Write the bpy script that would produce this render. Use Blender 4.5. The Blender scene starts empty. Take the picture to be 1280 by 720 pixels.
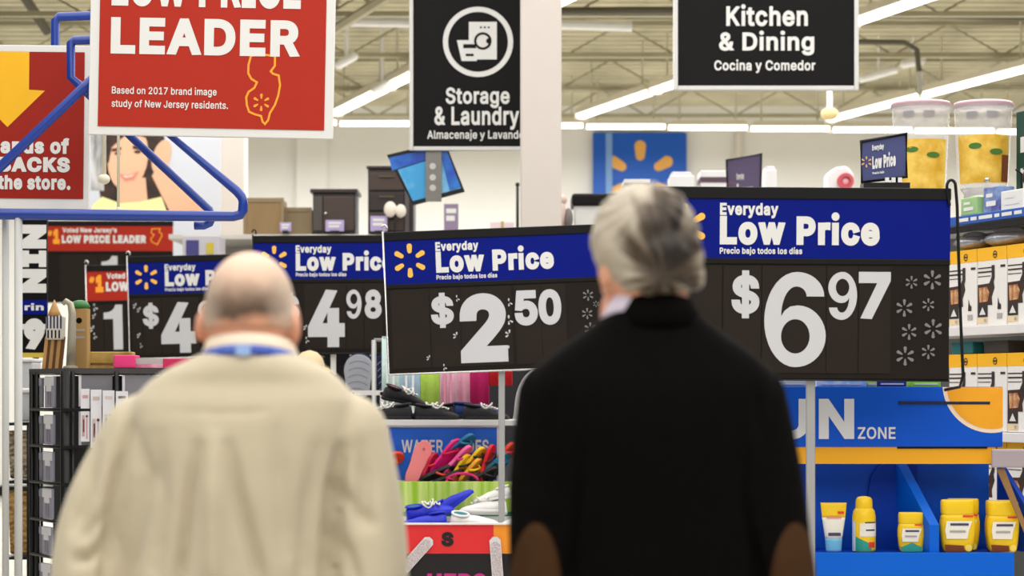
import bpy, bmesh, math, random
from math import pi, sin, cos, radians, sqrt, atan2, hypot
from mathutils import Vector, Matrix
from mathutils.geometry import delaunay_2d_cdt
from mathutils import noise as mnoise
from mathutils.bvhtree import BVHTree

# ------------------------------------------------------------------ camera, world, lamps
scene = bpy.context.scene
COL = scene.collection
FPX, CX, HY, EYE = 2600.0, 640.0, 490.0, 1.5      # focal length in px, principal column, horizon row, eye height

cam_data = bpy.data.cameras.new('camera')
camera = bpy.data.objects.new('camera', cam_data)
COL.objects.link(camera)
camera.location = (0, 0, EYE)
camera.rotation_euler = (pi / 2, 0, 0)
cam_data.sensor_width = 36.0
cam_data.lens = 36.0 * FPX / 1280.0
cam_data.shift_y = (HY - 360.0) / 1280.0
cam_data.clip_end = 200
cam_data.dof.use_dof = True
cam_data.dof.focus_distance = 8.7
cam_data.dof.aperture_fstop = 3.6
scene.camera = camera

world = bpy.data.worlds.new('world')
scene.world = world
world.use_nodes = True
bg = world.node_tree.nodes['Background']
bg.inputs['Color'].default_value = (1.0, 0.99, 0.975, 1)
bg.inputs['Strength'].default_value = 0.42

def area_lamp(name, loc, rot, sx, sy, watts, col=(1, 0.99, 0.97)):
    d = bpy.data.lights.new(name, 'AREA')
    d.shape = 'RECTANGLE'; d.size = sx; d.size_y = sy; d.energy = watts; d.color = col
    o = bpy.data.objects.new(name, d); COL.objects.link(o)
    o.location = loc; o.rotation_euler = rot
    return o
# the store's ceiling lighting over and behind the photographer, and over the aisle
area_lamp('overhead_area_lamp', (0.5, 0.5, 5.0), (0, 0, 0), 9, 7, 900)
area_lamp('overhead_area_lamp', (1.0, 9.0, 5.0), (0, 0, 0), 10, 8, 950)
area_lamp('overhead_area_lamp', (1.0, 23.0, 4.9), (0, 0, 0), 18, 10, 3000)

area_lamp('overhead_area_lamp', (0.0, 14.8, 5.0), (0, 0, 0), 12, 2.2, 420)  # added fill lamp that brightens the crates and cabinets at the back

vs = scene.view_settings
vs.view_transform = 'Standard'
vs.look = 'None'
vs.exposure = -0.56
vs.gamma = 1.0
vs.use_curve_mapping = False

# ------------------------------------------------------------------ helpers
def P(px, py, D):
    """the point at depth D that the photograph shows at pixel (px, py)"""
    return Vector(((px - CX) * D / FPX, D, EYE - (py - HY) * D / FPX))
def S(D):
    return FPX / D

def lin(c):
    r = []
    for v in c:
        v = v / 255.0
        r.append(v / 12.92 if v <= 0.04045 else ((v + 0.055) / 1.055) ** 2.4)
    return (r[0], r[1], r[2], 1.0)

MATS = {}
def mat(name, rgb, rough=0.55, metal=0.0, var=0.06, scale=9.0, bump=0.0, stretch=None, spec=0.4, emit=None, trans=0.0, rgb2=None, sheen=0.0):
    """a procedural material: base colour broken up by noise, optional bump"""
    if name in MATS:
        return MATS[name]
    m = bpy.data.materials.new(name)
    m.use_nodes = True
    nt = m.node_tree
    b = nt.nodes['Principled BSDF']
    b.inputs['Roughness'].default_value = rough
    b.inputs['Metallic'].default_value = metal
    b.inputs['Specular IOR Level'].default_value = spec
    if trans:
        b.inputs['Transmission Weight'].default_value = trans
    if sheen:
        b.inputs['Sheen Weight'].default_value = sheen
    tc = nt.nodes.new('ShaderNodeTexCoord')
    src = tc.outputs['Object']
    if stretch:
        mp = nt.nodes.new('ShaderNodeMapping')
        mp.inputs['Scale'].default_value = stretch
        nt.links.new(src, mp.inputs['Vector'])
        src = mp.outputs['Vector']
    nz = nt.nodes.new('ShaderNodeTexNoise')
    nz.inputs['Scale'].default_value = scale
    nz.inputs['Detail'].default_value = 4
    nt.links.new(src, nz.inputs['Vector'])
    mx = nt.nodes.new('ShaderNodeMix')
    mx.data_type = 'RGBA'
    c = lin(rgb)
    c2 = lin(rgb2) if rgb2 else tuple(min(1, v * (1 - var)) for v in c[:3]) + (1,)
    c1 = c if rgb2 else tuple(min(1, v * (1 + var)) for v in c[:3]) + (1,)
    mx.inputs['A'].default_value = c2
    mx.inputs['B'].default_value = c1
    if rgb2:
        rp = nt.nodes.new('ShaderNodeValToRGB')
        rp.color_ramp.elements[0].position = 0.38
        rp.color_ramp.elements[1].position = 0.62
        nt.links.new(nz.outputs['Fac'], rp.inputs['Fac'])
        nt.links.new(rp.outputs['Color'], mx.inputs['Factor'])
    else:
        nt.links.new(nz.outputs['Fac'], mx.inputs['Factor'])
    nt.links.new(mx.outputs['Result'], b.inputs['Base Color'])
    if bump:
        bp = nt.nodes.new('ShaderNodeBump')
        bp.inputs['Strength'].default_value = bump
        bp.inputs['Distance'].default_value = 0.01
        nt.links.new(nz.outputs['Fac'], bp.inputs['Height'])
        nt.links.new(bp.outputs['Normal'], b.inputs['Normal'])
    if emit:
        b.inputs['Emission Color'].default_value = (1.0, 0.985, 0.95, 1)
        b.inputs['Emission Strength'].default_value = emit
    MATS[name] = m
    return m

class MB:
    """collects shapes; build() links them as ONE mesh object"""
    def __init__(self, M=None):
        self.v, self.f, self.M = [], [], M
    def add(self, vs, fs):
        b = len(self.v)
        for p in vs:
            p = Vector(p)
            self.v.append(self.M @ p if self.M else p)
        self.f += [tuple(b + i for i in f) for f in fs]
        return self
    def box(self, x0, x1, y0, y1, z0, z1):
        v = [(x, y, z) for z in (z0, z1) for y in (y0, y1) for x in (x0, x1)]
        return self.add(v, [(0, 2, 3, 1), (4, 5, 7, 6), (0, 1, 5, 4), (2, 6, 7, 3), (0, 4, 6, 2), (1, 3, 7, 5)])
    def loft(self, rings, cap=True, closed=False):
        n = len(rings[0]); v = [p for r in rings for p in r]; f = []
        m = len(rings)
        for i in range(m if closed else m - 1):
            a, b = i * n, ((i + 1) % m) * n
            for j in range(n):
                k = (j + 1) % n
                f.append((a + j, a + k, b + k, b + j))
        if cap and not closed:
            f.append(tuple(range(n - 1, -1, -1)))
            f.append(tuple((m - 1) * n + j for j in range(n)))
        return self.add(v, f)
    def tube(self, pts, r, n=10, cap=True, closed=False):
        pts = [Vector(p) for p in pts]; m = len(pts)
        rs = r if isinstance(r, (list, tuple)) else [r] * m
        rings = []; up = None
        for i, p in enumerate(pts):
            if closed:
                t = (pts[(i + 1) % m] - pts[i - 1])
            else:
                t = (pts[min(i + 1, m - 1)] - pts[max(i - 1, 0)])
            t = t.normalized() if t.length > 1e-9 else Vector((0, 0, 1))
            if up is None:
                up = Vector((0, 0, 1)) if abs(t.z) < 0.9 else Vector((0, 1, 0))
            s = t.cross(up)
            if s.length < 1e-6:
                up = Vector((1, 0, 0)); s = t.cross(up)
            s.normalize(); up = s.cross(t).normalized()
            rings.append([p + (s * cos(2 * pi * k / n) + up * sin(2 * pi * k / n)) * rs[i] for k in range(n)])
        return self.loft(rings, cap, closed)
    def capsule(self, a, b, ra, rb, n=14):
        """tapered capsule with round ends"""
        a, b = Vector(a), Vector(b); t = (b - a).normalized()
        pts, rs = [], []
        for k in range(4):
            q = -pi / 2 + (k + 0.35) * pi / 8
            pts.append(a + t * ra * sin(q)); rs.append(ra * cos(q))
        pts += [a, b]; rs += [ra, rb]
        for k in range(4):
            q = (k + 0.65) * pi / 8
            pts.append(b + t * rb * sin(q)); rs.append(rb * cos(q))
        return self.tube(pts, rs, n)
    def ball(self, c, r, n=20, m=12, R=None):
        c = Vector(c)
        if not isinstance(r, (tuple, list)): r = (r, r, r)
        rings = []
        for i in range(m + 1):
            t = -pi / 2 + pi * (i if 0 < i < m else (0.06 if i == 0 else m - 0.06)) / m
            ring = []
            for j in range(n):
                a = 2 * pi * j / n
                p = Vector((r[0] * cos(t) * cos(a), r[1] * cos(t) * sin(a), r[2] * sin(t)))
                ring.append(c + (R @ p if R else p))
            rings.append(ring)
        return self.loft(rings)
    def lathe(self, prof, n=28, c=(0, 0, 0), cap=True, closed=False):
        c = Vector(c)
        return self.loft([[c + Vector((r * cos(2 * pi * j / n), r * sin(2 * pi * j / n), z)) for j in range(n)] for r, z in prof], cap, closed)
    def prism(self, poly, y0, y1):
        """outline in the x-z plane, extruded from y0 (front) to y1"""
        n = len(poly)
        area = sum(poly[i][0] * poly[(i + 1) % n][1] - poly[(i + 1) % n][0] * poly[i][1] for i in range(n))
        if area < 0: poly = poly[::-1]
        v = [(x, y0, z) for x, z in poly] + [(x, y1, z) for x, z in poly]
        f = [tuple(range(n)), tuple(range(2 * n - 1, n - 1, -1))]
        for i in range(n):
            k = (i + 1) % n
            f.append((i, i + n, k + n, k))
        return self.add(v, f)
    def rect_frame(self, x0, x1, z0, z1, t, y0, y1):
        self.box(x0, x0 + t, y0, y1, z0, z1); self.box(x1 - t, x1, y0, y1, z0, z1)
        self.box(x0 + t, x1 - t, y0, y1, z0, z0 + t); self.box(x0 + t, x1 - t, y0, y1, z1 - t, z1)
        return self
    def build(self, name, m, parent=None, smooth=False, bevel=0.0, label=None):
        me = bpy.data.meshes.new(name)
        me.from_pydata([tuple(p) for p in self.v], [], self.f)
        me.validate()
        bm = bmesh.new(); bm.from_mesh(me)
        bmesh.ops.recalc_face_normals(bm, faces=bm.faces)
        bm.to_mesh(me); bm.free()
        me.materials.append(m)
        return link(name, me, parent, smooth, bevel, label)

def link(name, me, parent=None, smooth=False, bevel=0.0, label=None):
    o = bpy.data.objects.new(name, me)
    COL.objects.link(o)
    if parent is not None: o.parent = parent
    if smooth:
        for p in me.polygons: p.use_smooth = True
    if bevel:
        md = o.modifiers.new('bevel', 'BEVEL'); md.width = bevel; md.segments = 2; md.limit_method = 'ANGLE'
    if label: o['label'] = label
    return o

def tag(o, label, cat, group=None):
    o['label'] = label; o['category'] = cat
    if group: o['group'] = group
    return o
def thing(name, label, cat, loc=(0, 0, 0), rotz=0.0, group=None):
    o = bpy.data.objects.new(name, None)
    COL.objects.link(o)
    o.empty_display_size = 0.1
    o.location = loc; o.rotation_euler = (0, 0, rotz)
    return tag(o, label, cat, group)
def struct(o):
    o['kind'] = 'structure'
    return o
def dup(root, label, loc, rot=None, group=None, remat=None):
    """a copy of a thing with copies of its parts and sub-parts"""
    def one(o, parent):
        c = o.copy(); COL.objects.link(c)
        if parent is not None: c.parent = parent
        for ch in kids.get(o, ()): one(ch, c)
        return c
    kids = {}
    for o in list(COL.objects):
        if o.parent is not None: kids.setdefault(o.parent, []).append(o)
    r = one(root, None)
    r.location = loc
    if rot is not None: r.rotation_euler = rot
    r['label'] = label
    if group: r['group'] = group
    return r

def remeshed(name, mb, voxel, smooth, m, parent, fn=None, factor=0.5):
    """fuse the collected closed shapes into one continuous surface"""
    t = mb.build('tmp', m)
    md = t.modifiers.new('r', 'REMESH'); md.mode = 'VOXEL'; md.voxel_size = voxel
    if smooth:
        ms = t.modifiers.new('s', 'SMOOTH'); ms.iterations = smooth; ms.factor = factor
    bpy.context.view_layer.update()
    dg = bpy.context.evaluated_depsgraph_get()
    me = bpy.data.meshes.new_from_object(t.evaluated_get(dg))
    me.name = name
    old = t.data
    bpy.data.objects.remove(t); bpy.data.meshes.remove(old)
    if not me.materials: me.materials.append(m)
    if fn:
        no = [v.normal.copy() for v in me.vertices]
        for v, q in zip(me.vertices, no):
            d = fn(v.co, q)
            if d is not None:
                v.co = v.co + (d if isinstance(d, Vector) else q * d)
        me.update()
    return link(name, me, parent, True)

def patch_of(o, name, test, off, m, parent, both=True):
    """a thin layer over the faces of mesh object o that pass test(centre, normal)"""
    src = o.data; idx = {}; vs_, fs_ = [], []
    no = [v.normal.copy() for v in src.vertices]
    for p in src.polygons:
        if test(p.center, p.normal):
            f = []
            for i in p.vertices:
                if i not in idx:
                    idx[i] = len(vs_); vs_.append(src.vertices[i].co + no[i] * off)
                f.append(idx[i])
            fs_.append(f)
    me = bpy.data.meshes.new(name)
    me.from_pydata([tuple(v) for v in vs_], [], fs_)
    me.materials.append(m)
    c = link(name, me, parent, True)
    md = c.modifiers.new('solid', 'SOLIDIFY'); md.thickness = abs(off) * 0.9; md.offset = -1
    return c

# ------------------------------------------------------------------ lettering
# outlines of a plain sans alphabet, in thousandths of an em
GLYPHS = {
    'A': (480, [[(16,0),(201,509),(276,509),(463,0),(395,0),(287,302),(282,317),(276,334),(270,352),(264,372),(257,394),(250,420),(241,447),(232,478),(245,478),(236,447),(228,419),(220,393),(213,371),(206,351),(201,333),(195,317),(191,302),(85,0)], [(110,142),(110,199),(370,199),(370,142)]]),
    'B': (456, [[(60,0),(60,509),(241,509),(266,508),(289,504),(310,499),(329,491),(345,481),(359,469),(371,456),(381,442),(388,426),(394,410),(397,392),(398,374),(397,358),(395,344),(392,331),(387,320),(380,310),(373,301),(365,293),(356,286),(347,280),(336,275),(326,270),(315,267),(315,262),(327,261),(339,257),(351,252),(363,245),(374,237),(385,227),(394,216),(402,203),(409,189),(414,173),(417,155),(418,136),(417,117),(413,100),(408,83),(400,67),(390,52),(377,39),(362,28),(344,18),(324,10),(301,4),(275,1),(247,0)], [(125,57),(245,57),(272,58),(296,63),(315,70),(330,80),(341,92),(349,105),(354,120),(355,137),(355,149),(352,161),(348,173),(342,184),(335,194),(327,203),(317,211),(306,218),(293,224),(279,228),(264,230),(248,231),(125,231)], [(125,285),(238,285),(252,286),(265,288),(277,291),(288,296),(299,302),(308,309),(316,317),(323,326),(329,337),(333,348),(335,359),(336,372),(334,388),(330,403),(323,417),(313,429),(299,439),(283,446),(263,450),(240,452),(125,452)]]),
    'C': (510, [[(267,-7),(235,-5),(205,1),(177,11),(150,25),(126,42),(104,63),(86,88),(70,115),(57,146),(48,179),(42,215),(40,254),(42,293),(48,329),(57,362),(70,393),(86,421),(104,445),(126,466),(150,484),(177,498),(205,508),(235,514),(267,516),(286,515),(305,513),(323,509),(340,504),(357,498),(373,490),(388,481),(402,471),(415,460),(427,447),(438,433),(448,418),(456,402),(463,385),(469,367),(473,348),(408,348),(405,361),(401,373),(395,384),(389,395),(382,404),(375,413),(366,421),(357,428),(348,435),(337,440),(327,445),(315,449),(304,452),(292,454),(280,455),(267,456),(245,454),(223,450),(203,443),(184,432),(166,419),(150,403),(137,385),(125,364),(116,340),(109,314),(105,285),(103,254),(105,223),(109,194),(116,168),(125,145),(137,123),(151,105),(166,89),(184,76),(203,66),(223,59),(245,54),(267,53),(280,53),(292,55),(304,57),(315,60),(327,64),(337,69),(348,74),(357,81),(366,88),(375,96),(382,105),(389,114),(395,125),(401,136),(405,148),(408,160),(473,160),(469,142),(463,124),(457,107),(448,91),(438,76),(428,62),(416,49),(402,38),(388,28),(373,19),(357,11),(341,5),(323,0),(305,-4),(286,-6)]]),
    'D': (502, [[(219,0),(96,0),(96,57),(215,57),(244,58),(272,63),(296,70),(318,81),(337,94),(354,110),(368,128),(379,149),(388,172),(394,198),(398,226),(399,255),(398,285),(394,312),(388,337),(379,361),(368,381),(354,399),(338,415),(320,428),(299,438),(275,446),(249,450),(221,452),(93,452),(93,509),(225,509),(261,507),(294,501),(325,492),(353,478),(377,461),(399,441),(418,418),(433,391),(446,361),(455,329),(460,293),(462,255),(460,217),(455,181),(446,149),(433,119),(417,92),(398,68),(376,48),(351,31),(322,17),(291,8),(256,2)], [(125,509),(125,0),(60,0),(60,509)]]),
    'E': (419, [[(60,0),(60,509),(372,509),(372,452),(125,452),(125,286),(355,286),(355,229),(125,229),(125,57),(375,57),(375,0)]]),
    'H': (517, [[(60,0),(60,509),(125,509),(125,289),(392,289),(392,509),(457,509),(457,0),(392,0),(392,232),(125,232),(125,0)]]),
    'I': (300, [[(31,0),(31,57),(118,57),(118,452),(31,452),(31,509),(269,509),(269,452),(183,452),(183,57),(269,57),(269,0)]]),
    'J': (396, [[(185,-7),(153,-4),(124,3),(98,15),(75,33),(57,55),(44,81),(36,111),(33,145),(33,173),(98,173),(98,145),(99,123),(104,104),(111,88),(122,74),(134,64),(149,56),(166,51),(185,50),(204,51),(220,56),(235,64),(248,74),(258,88),(266,104),(270,123),(272,145),(272,509),(336,509),(336,145),(334,111),(326,81),(313,55),(294,33),(271,15),(246,3),(217,-4)]]),
    'K': (467, [[(104,145),(104,216),(113,228),(122,239),(130,250),(139,261),(148,272),(157,282),(165,293),(174,303),(184,314),(193,324),(202,334),(212,344),(364,509),(448,509),(231,276),(228,276)], [(60,0),(60,509),(125,509),(125,334),(124,225),(125,193),(125,0)], [(372,0),(188,259),(228,309),(449,0)]]),
    'L': (393, [[(60,0),(60,509),(125,509),(125,57),(361,57),(361,0)]]),
    'M': (628, [[(60,0),(60,509),(152,509),(277,187),(287,159),(299,123),(311,84),(322,49),(307,49),(318,83),(330,121),(342,158),(352,187),(476,509),(568,509),(568,0),(504,0),(504,291),(504,327),(505,369),(506,413),(507,457),(513,457),(509,445),(505,433),(502,421),(498,409),(482,363),(467,322),(456,291),(342,0),(286,0),(170,291),(159,321),(145,361),(129,408),(112,457),(119,457),(120,416),(121,372),(122,328),(122,291),(122,0)]]),
    'N': (523, [[(60,0),(60,509),(136,509),(343,183),(347,176),(352,169),(357,160),(363,151),(369,141),(375,130),(381,119),(388,107),(394,94),(401,82),(407,68),(414,55),(405,54),(403,68),(402,81),(401,95),(401,108),(400,121),(400,134),(399,146),(399,157),(399,195),(399,509),(463,509),(463,0),(387,0),(202,290),(177,331),(171,342),(164,354),(156,367),(148,381),(108,452),(119,454),(122,384),(124,328),(125,291),(125,0)]]),
    'O': (533, [[(267,-7),(235,-5),(205,1),(177,11),(150,25),(126,42),(105,63),(86,88),(70,115),(57,146),(48,179),(42,215),(40,254),(42,293),(48,329),(57,362),(70,393),(86,421),(105,445),(126,466),(150,484),(177,498),(205,508),(235,514),(267,516),(299,514),(329,508),(357,498),(384,484),(408,466),(429,445),(448,421),(464,393),(477,362),(486,329),(491,293),(493,254),(491,215),(486,179),(477,146),(464,115),(448,88),(429,63),(408,42),(384,25),(357,11),(329,1),(299,-5)], [(267,53),(289,54),(310,59),(330,66),(349,76),(367,89),(383,105),(396,123),(408,144),(418,168),(425,194),(429,223),(430,254),(429,286),(425,314),(418,341),(408,365),(396,386),(383,404),(367,420),(349,433),(330,443),(310,450),(289,454),(267,456),(245,454),(223,450),(203,443),(184,433),(167,420),(151,404),(137,385),(125,364),(116,340),(109,314),(105,285),(103,254),(105,223),(109,194),(116,168),(125,144),(137,123),(151,105),(167,89),(184,76),(203,66),(223,59),(245,54)]]),
    'P': (445, [[(60,0),(60,509),(235,509),(263,507),(289,503),(312,497),(332,487),(350,476),(366,462),(379,447),(390,430),(398,411),(404,391),(407,370),(409,348),(407,325),(404,304),(398,284),(390,265),(379,248),(366,233),(350,219),(332,207),(312,198),(289,191),(263,187),(235,186),(109,186),(109,242),(233,242),(252,243),(269,246),(284,250),(297,256),(308,264),(318,272),(327,282),(333,294),(338,306),(342,319),(344,333),(344,348),(344,362),(342,376),(338,389),(333,402),(326,413),(318,423),(308,431),(297,439),(284,444),(268,449),(251,451),(232,452),(125,452),(125,0)]]),
    'R': (449, [[(60,0),(60,509),(236,509),(264,507),(290,504),(313,497),(333,489),(351,478),(367,465),(380,450),(390,433),(399,415),(405,395),(408,374),(409,352),(408,330),(405,309),(399,290),(390,271),(380,255),(367,240),(351,228),(333,217),(312,209),(289,203),(264,199),(236,198),(96,198),(96,255),(234,255),(252,256),(269,258),(284,262),(298,267),(309,273),(319,281),(327,290),(334,300),(339,312),(342,324),(344,338),(345,352),(344,367),(342,380),(339,393),(334,405),(327,415),(319,425),(309,433),(298,440),(284,445),(269,449),(252,451),(233,452),(125,452),(125,0)], [(353,0),(230,229),(303,229),(428,0)]]),
    'S': (447, [[(224,-9),(197,-8),(172,-4),(149,1),(128,9),(108,19),(91,31),(76,45),(64,60),(54,77),(46,96),(41,115),(38,137),(104,137),(107,123),(110,110),(116,98),(123,88),(132,79),(142,71),(154,64),(166,59),(180,55),(194,52),(209,50),(224,49),(241,50),(257,52),(272,55),(286,60),(299,66),(311,74),(321,82),(329,92),(336,102),(341,114),(345,126),(346,139),(345,151),(342,161),(338,171),(332,179),(325,186),(316,193),(307,199),(296,205),(284,209),(272,214),(259,218),(245,222),(184,239),(154,249),(128,260),(105,274),(86,289),(71,307),(60,326),(54,348),(52,372),(53,393),(58,413),(65,431),(75,448),(87,463),(102,476),(119,488),(138,498),(158,506),(180,511),(203,514),(227,516),(252,514),(275,511),(296,505),(316,498),(334,488),(351,476),(365,463),(377,449),(387,433),(394,415),(399,397),(401,378),(337,378),(334,396),(326,412),(316,426),(302,437),(286,447),(267,453),(247,457),(225,459),(209,458),(194,456),(180,452),(167,448),(156,442),(145,435),(136,427),(129,418),(123,409),(118,398),(116,387),(115,376),(116,363),(119,352),(124,342),(131,334),(139,326),(148,319),(158,313),(169,308),(180,304),(191,300),(202,296),(212,293),(264,279),(276,276),(287,272),(299,268),(312,264),(324,258),(336,252),(347,245),(359,238),(369,229),(379,220),(387,209),(395,198),(401,185),(405,171),(407,155),(408,139),(407,118),(403,99),(396,81),(386,64),(374,48),(360,34),(343,21),(323,11),(302,2),(278,-4),(252,-8)]]),
    'T': (449, [[(32,452),(32,509),(417,509),(417,452),(257,452),(257,0),(193,0),(193,452)]]),
    'U': (517, [[(259,-8),(230,-7),(203,-2),(177,5),(154,15),(133,28),(114,43),(98,60),(85,80),(74,101),(66,124),(62,148),(60,173),(60,509),(124,509),(124,178),(125,160),(128,144),(133,128),(141,113),(150,99),(160,87),(173,77),(187,68),(203,61),(220,56),(239,53),(259,52),(279,53),(298,56),(315,61),(331,68),(345,77),(357,87),(368,99),(377,113),(384,128),(389,144),(392,160),(393,178),(393,509),(457,509),(457,173),(456,148),(451,124),(443,101),(433,80),(419,60),(403,43),(384,28),(363,15),(340,5),(315,-2),(288,-7)]]),
    'V': (480, [[(204,0),(16,509),(84,509),(192,206),(197,192),(203,176),(209,158),(215,137),(222,115),(230,89),(239,61),(248,31),(235,31),(244,62),(252,90),(260,115),(267,138),(274,158),(279,176),(285,192),(290,206),(395,509),(463,509),(278,0)]]),
    'W': (686, [[(155,0),(16,509),(82,509),(163,196),(166,183),(170,171),(173,158),(175,145),(187,94),(189,80),(192,67),(195,53),(197,40),(189,40),(192,53),(194,67),(197,80),(200,94),(203,107),(205,120),(208,133),(211,145),(224,196),(306,509),(380,509),(462,196),(465,183),(468,171),(471,158),(474,145),(486,94),(489,80),(492,67),(494,53),(497,40),(488,40),(491,53),(493,67),(496,80),(499,94),(502,107),(504,120),(507,133),(510,145),(523,196),(603,509),(670,509),(530,0),(455,0),(368,323),(363,339),(359,356),(355,373),(351,391),(347,410),(344,431),(340,452),(336,475),(350,475),(346,453),(342,433),(339,413),(335,395),(331,377),(327,359),(323,341),(318,323),(230,0)]]),
    'Z': (438, [[(42,0),(42,46),(273,385),(281,396),(289,408),(298,419),(306,431),(315,442),(323,453),(332,464),(341,476),(348,454),(332,454),(317,453),(301,453),(285,452),(270,452),(254,452),(238,452),(223,452),(40,452),(40,509),(397,509),(397,462),(169,129),(160,117),(152,105),(143,93),(134,81),(97,33),(90,54),(106,55),(121,56),(137,56),(152,57),(168,57),(183,57),(199,57),(214,57),(399,57),(399,0)]]),
    'a': (389, [[(160,-9),(142,-8),(126,-5),(110,-1),(94,5),(80,12),(68,22),(57,32),(48,45),(40,58),(35,73),(31,90),(30,108),(31,123),(34,138),(38,150),(43,161),(50,171),(58,179),(67,187),(78,193),(89,199),(100,203),(112,207),(125,211),(138,213),(152,216),(165,218),(178,220),(234,227),(244,228),(252,230),(259,232),(265,235),(270,238),(273,243),(275,248),(276,255),(276,257),(275,268),(273,279),(271,288),(267,297),(262,304),(256,311),(248,317),(240,322),(230,326),(220,329),(208,330),(196,331),(183,330),(171,329),(159,326),(149,322),(140,318),(132,313),(124,307),(118,301),(112,294),(107,288),(103,281),(100,274),(41,291),(48,308),(57,322),(67,335),(79,346),(91,355),(104,364),(118,370),(133,375),(148,379),(163,382),(179,384),(194,384),(204,384),(215,383),(227,382),(239,379),(251,376),(263,372),(275,367),(286,360),(296,353),(306,343),(315,333),(322,320),(329,306),(333,290),(336,272),(337,251),(337,0),(277,0),(277,52),(272,52),(269,45),(264,38),(258,32),(252,25),(244,18),(236,12),(226,6),(215,1),(203,-3),(190,-6),(176,-8)], [(170,45),(187,46),(202,49),(216,53),(228,59),(239,66),(248,74),(257,83),(263,93),(269,104),(272,115),(275,126),(276,138),(276,190),(273,188),(270,186),(265,184),(259,182),(253,180),(246,179),(239,177),(231,176),(200,171),(175,168),(165,166),(154,164),(144,162),(134,159),(125,155),(117,150),(110,145),(103,139),(98,132),(95,124),(93,115),(92,105),(92,95),(94,87),(98,79),(102,72),(107,66),(114,61),(121,56),(130,52),(139,49),(149,47),(159,46)]]),
    'b': (424, [[(229,-8),(213,-7),(198,-5),(184,-1),(172,4),(162,10),(153,17),(145,24),(138,31),(132,39),(127,46),(122,53),(118,59),(112,59),(112,0),(53,0),(53,509),(114,509),(114,319),(118,319),(122,325),(127,331),(132,338),(137,346),(144,353),(152,360),(161,367),(171,373),(183,378),(197,381),(212,384),(229,384),(252,383),(274,378),(294,371),(313,361),(330,347),(345,332),(359,313),(370,293),(379,270),(385,245),(389,218),(390,189),(389,160),(385,133),(379,108),(370,84),(359,64),(346,45),(330,29),(313,16),(294,5),(274,-2),(252,-7)], [(220,47),(237,48),(253,51),(267,57),(279,66),(291,76),(301,88),(309,101),(316,117),(321,133),(325,151),(327,170),(328,189),(327,209),(325,227),(321,245),(316,261),(309,276),(301,290),(291,301),(280,311),(267,319),(253,325),(237,329),(220,330),(203,329),(188,325),(174,320),(161,312),(150,302),(140,291),(132,278),(125,263),(120,247),(116,229),(113,210),(113,189),(113,169),(116,150),(120,132),(125,115),(132,100),(140,86),(150,75),(162,65),(174,57),(188,51),(204,48)]]),
    'c': (396, [[(207,-8),(182,-7),(159,-2),(137,6),(117,16),(98,30),(82,46),(68,64),(56,85),(46,108),(40,133),(36,159),(34,187),(36,216),(40,243),(46,268),(56,291),(68,312),(82,330),(98,346),(117,360),(137,371),(159,378),(182,383),(207,384),(221,384),(234,383),(247,380),(260,377),(272,373),(284,368),(295,362),(305,356),(315,349),(324,341),(332,332),(340,322),(347,312),(353,301),(358,289),(362,277),(303,262),(301,269),(298,276),(294,283),(290,289),(286,295),(281,301),(276,306),(270,311),(264,315),(257,319),(250,322),(242,325),(234,327),(226,329),(217,329),(207,330),(189,329),(173,325),(158,319),(145,310),(134,300),(124,287),(115,274),(108,258),(103,242),(99,224),(97,206),(96,187),(97,169),(99,151),(103,134),(108,117),(115,102),(124,89),(134,76),(145,66),(158,57),(173,51),(189,48),(207,46),(217,47),(226,48),(234,49),(243,52),(250,54),(258,58),(264,62),(271,66),(277,71),(282,76),(287,82),(292,89),(296,95),(299,102),(302,110),(304,117),(363,102),(359,90),(354,78),(348,67),(341,56),(334,46),(325,37),(316,29),(306,21),(296,15),(285,9),(273,4),(261,-1),(248,-4),(235,-6),(221,-8)]]),
    'd': (424, [[(195,-8),(172,-7),(151,-2),(130,5),(111,16),(94,29),(79,45),(66,64),(55,84),(46,108),(39,133),(35,160),(34,189),(35,218),(39,245),(46,270),(55,293),(66,313),(79,332),(95,347),(112,361),(131,371),(151,378),(173,383),(196,384),(213,384),(228,381),(241,378),(253,373),(263,367),(272,360),(280,353),(287,346),(293,338),(298,331),(303,325),(306,319),(311,319),(311,509),(372,509),(372,0),(313,0),(313,59),(307,59),(303,53),(298,46),(293,39),(287,31),(280,24),(272,17),(263,10),(252,4),(241,-1),(227,-5),(212,-7)], [(205,47),(221,48),(236,51),(250,57),(263,65),(274,75),(284,86),(293,100),(299,115),(305,132),(309,150),(311,169),(312,189),(311,210),(309,229),(305,247),(300,263),(293,278),(284,291),(275,302),(263,312),(251,320),(237,325),(221,329),(205,330),(187,329),(172,325),(157,319),(145,311),(133,301),(124,290),(115,276),(108,261),(103,245),(99,227),(97,209),(96,189),(97,170),(99,151),(103,133),(109,117),(115,101),(124,88),(134,76),(145,66),(158,57),(172,51),(188,48)]]),
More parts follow.
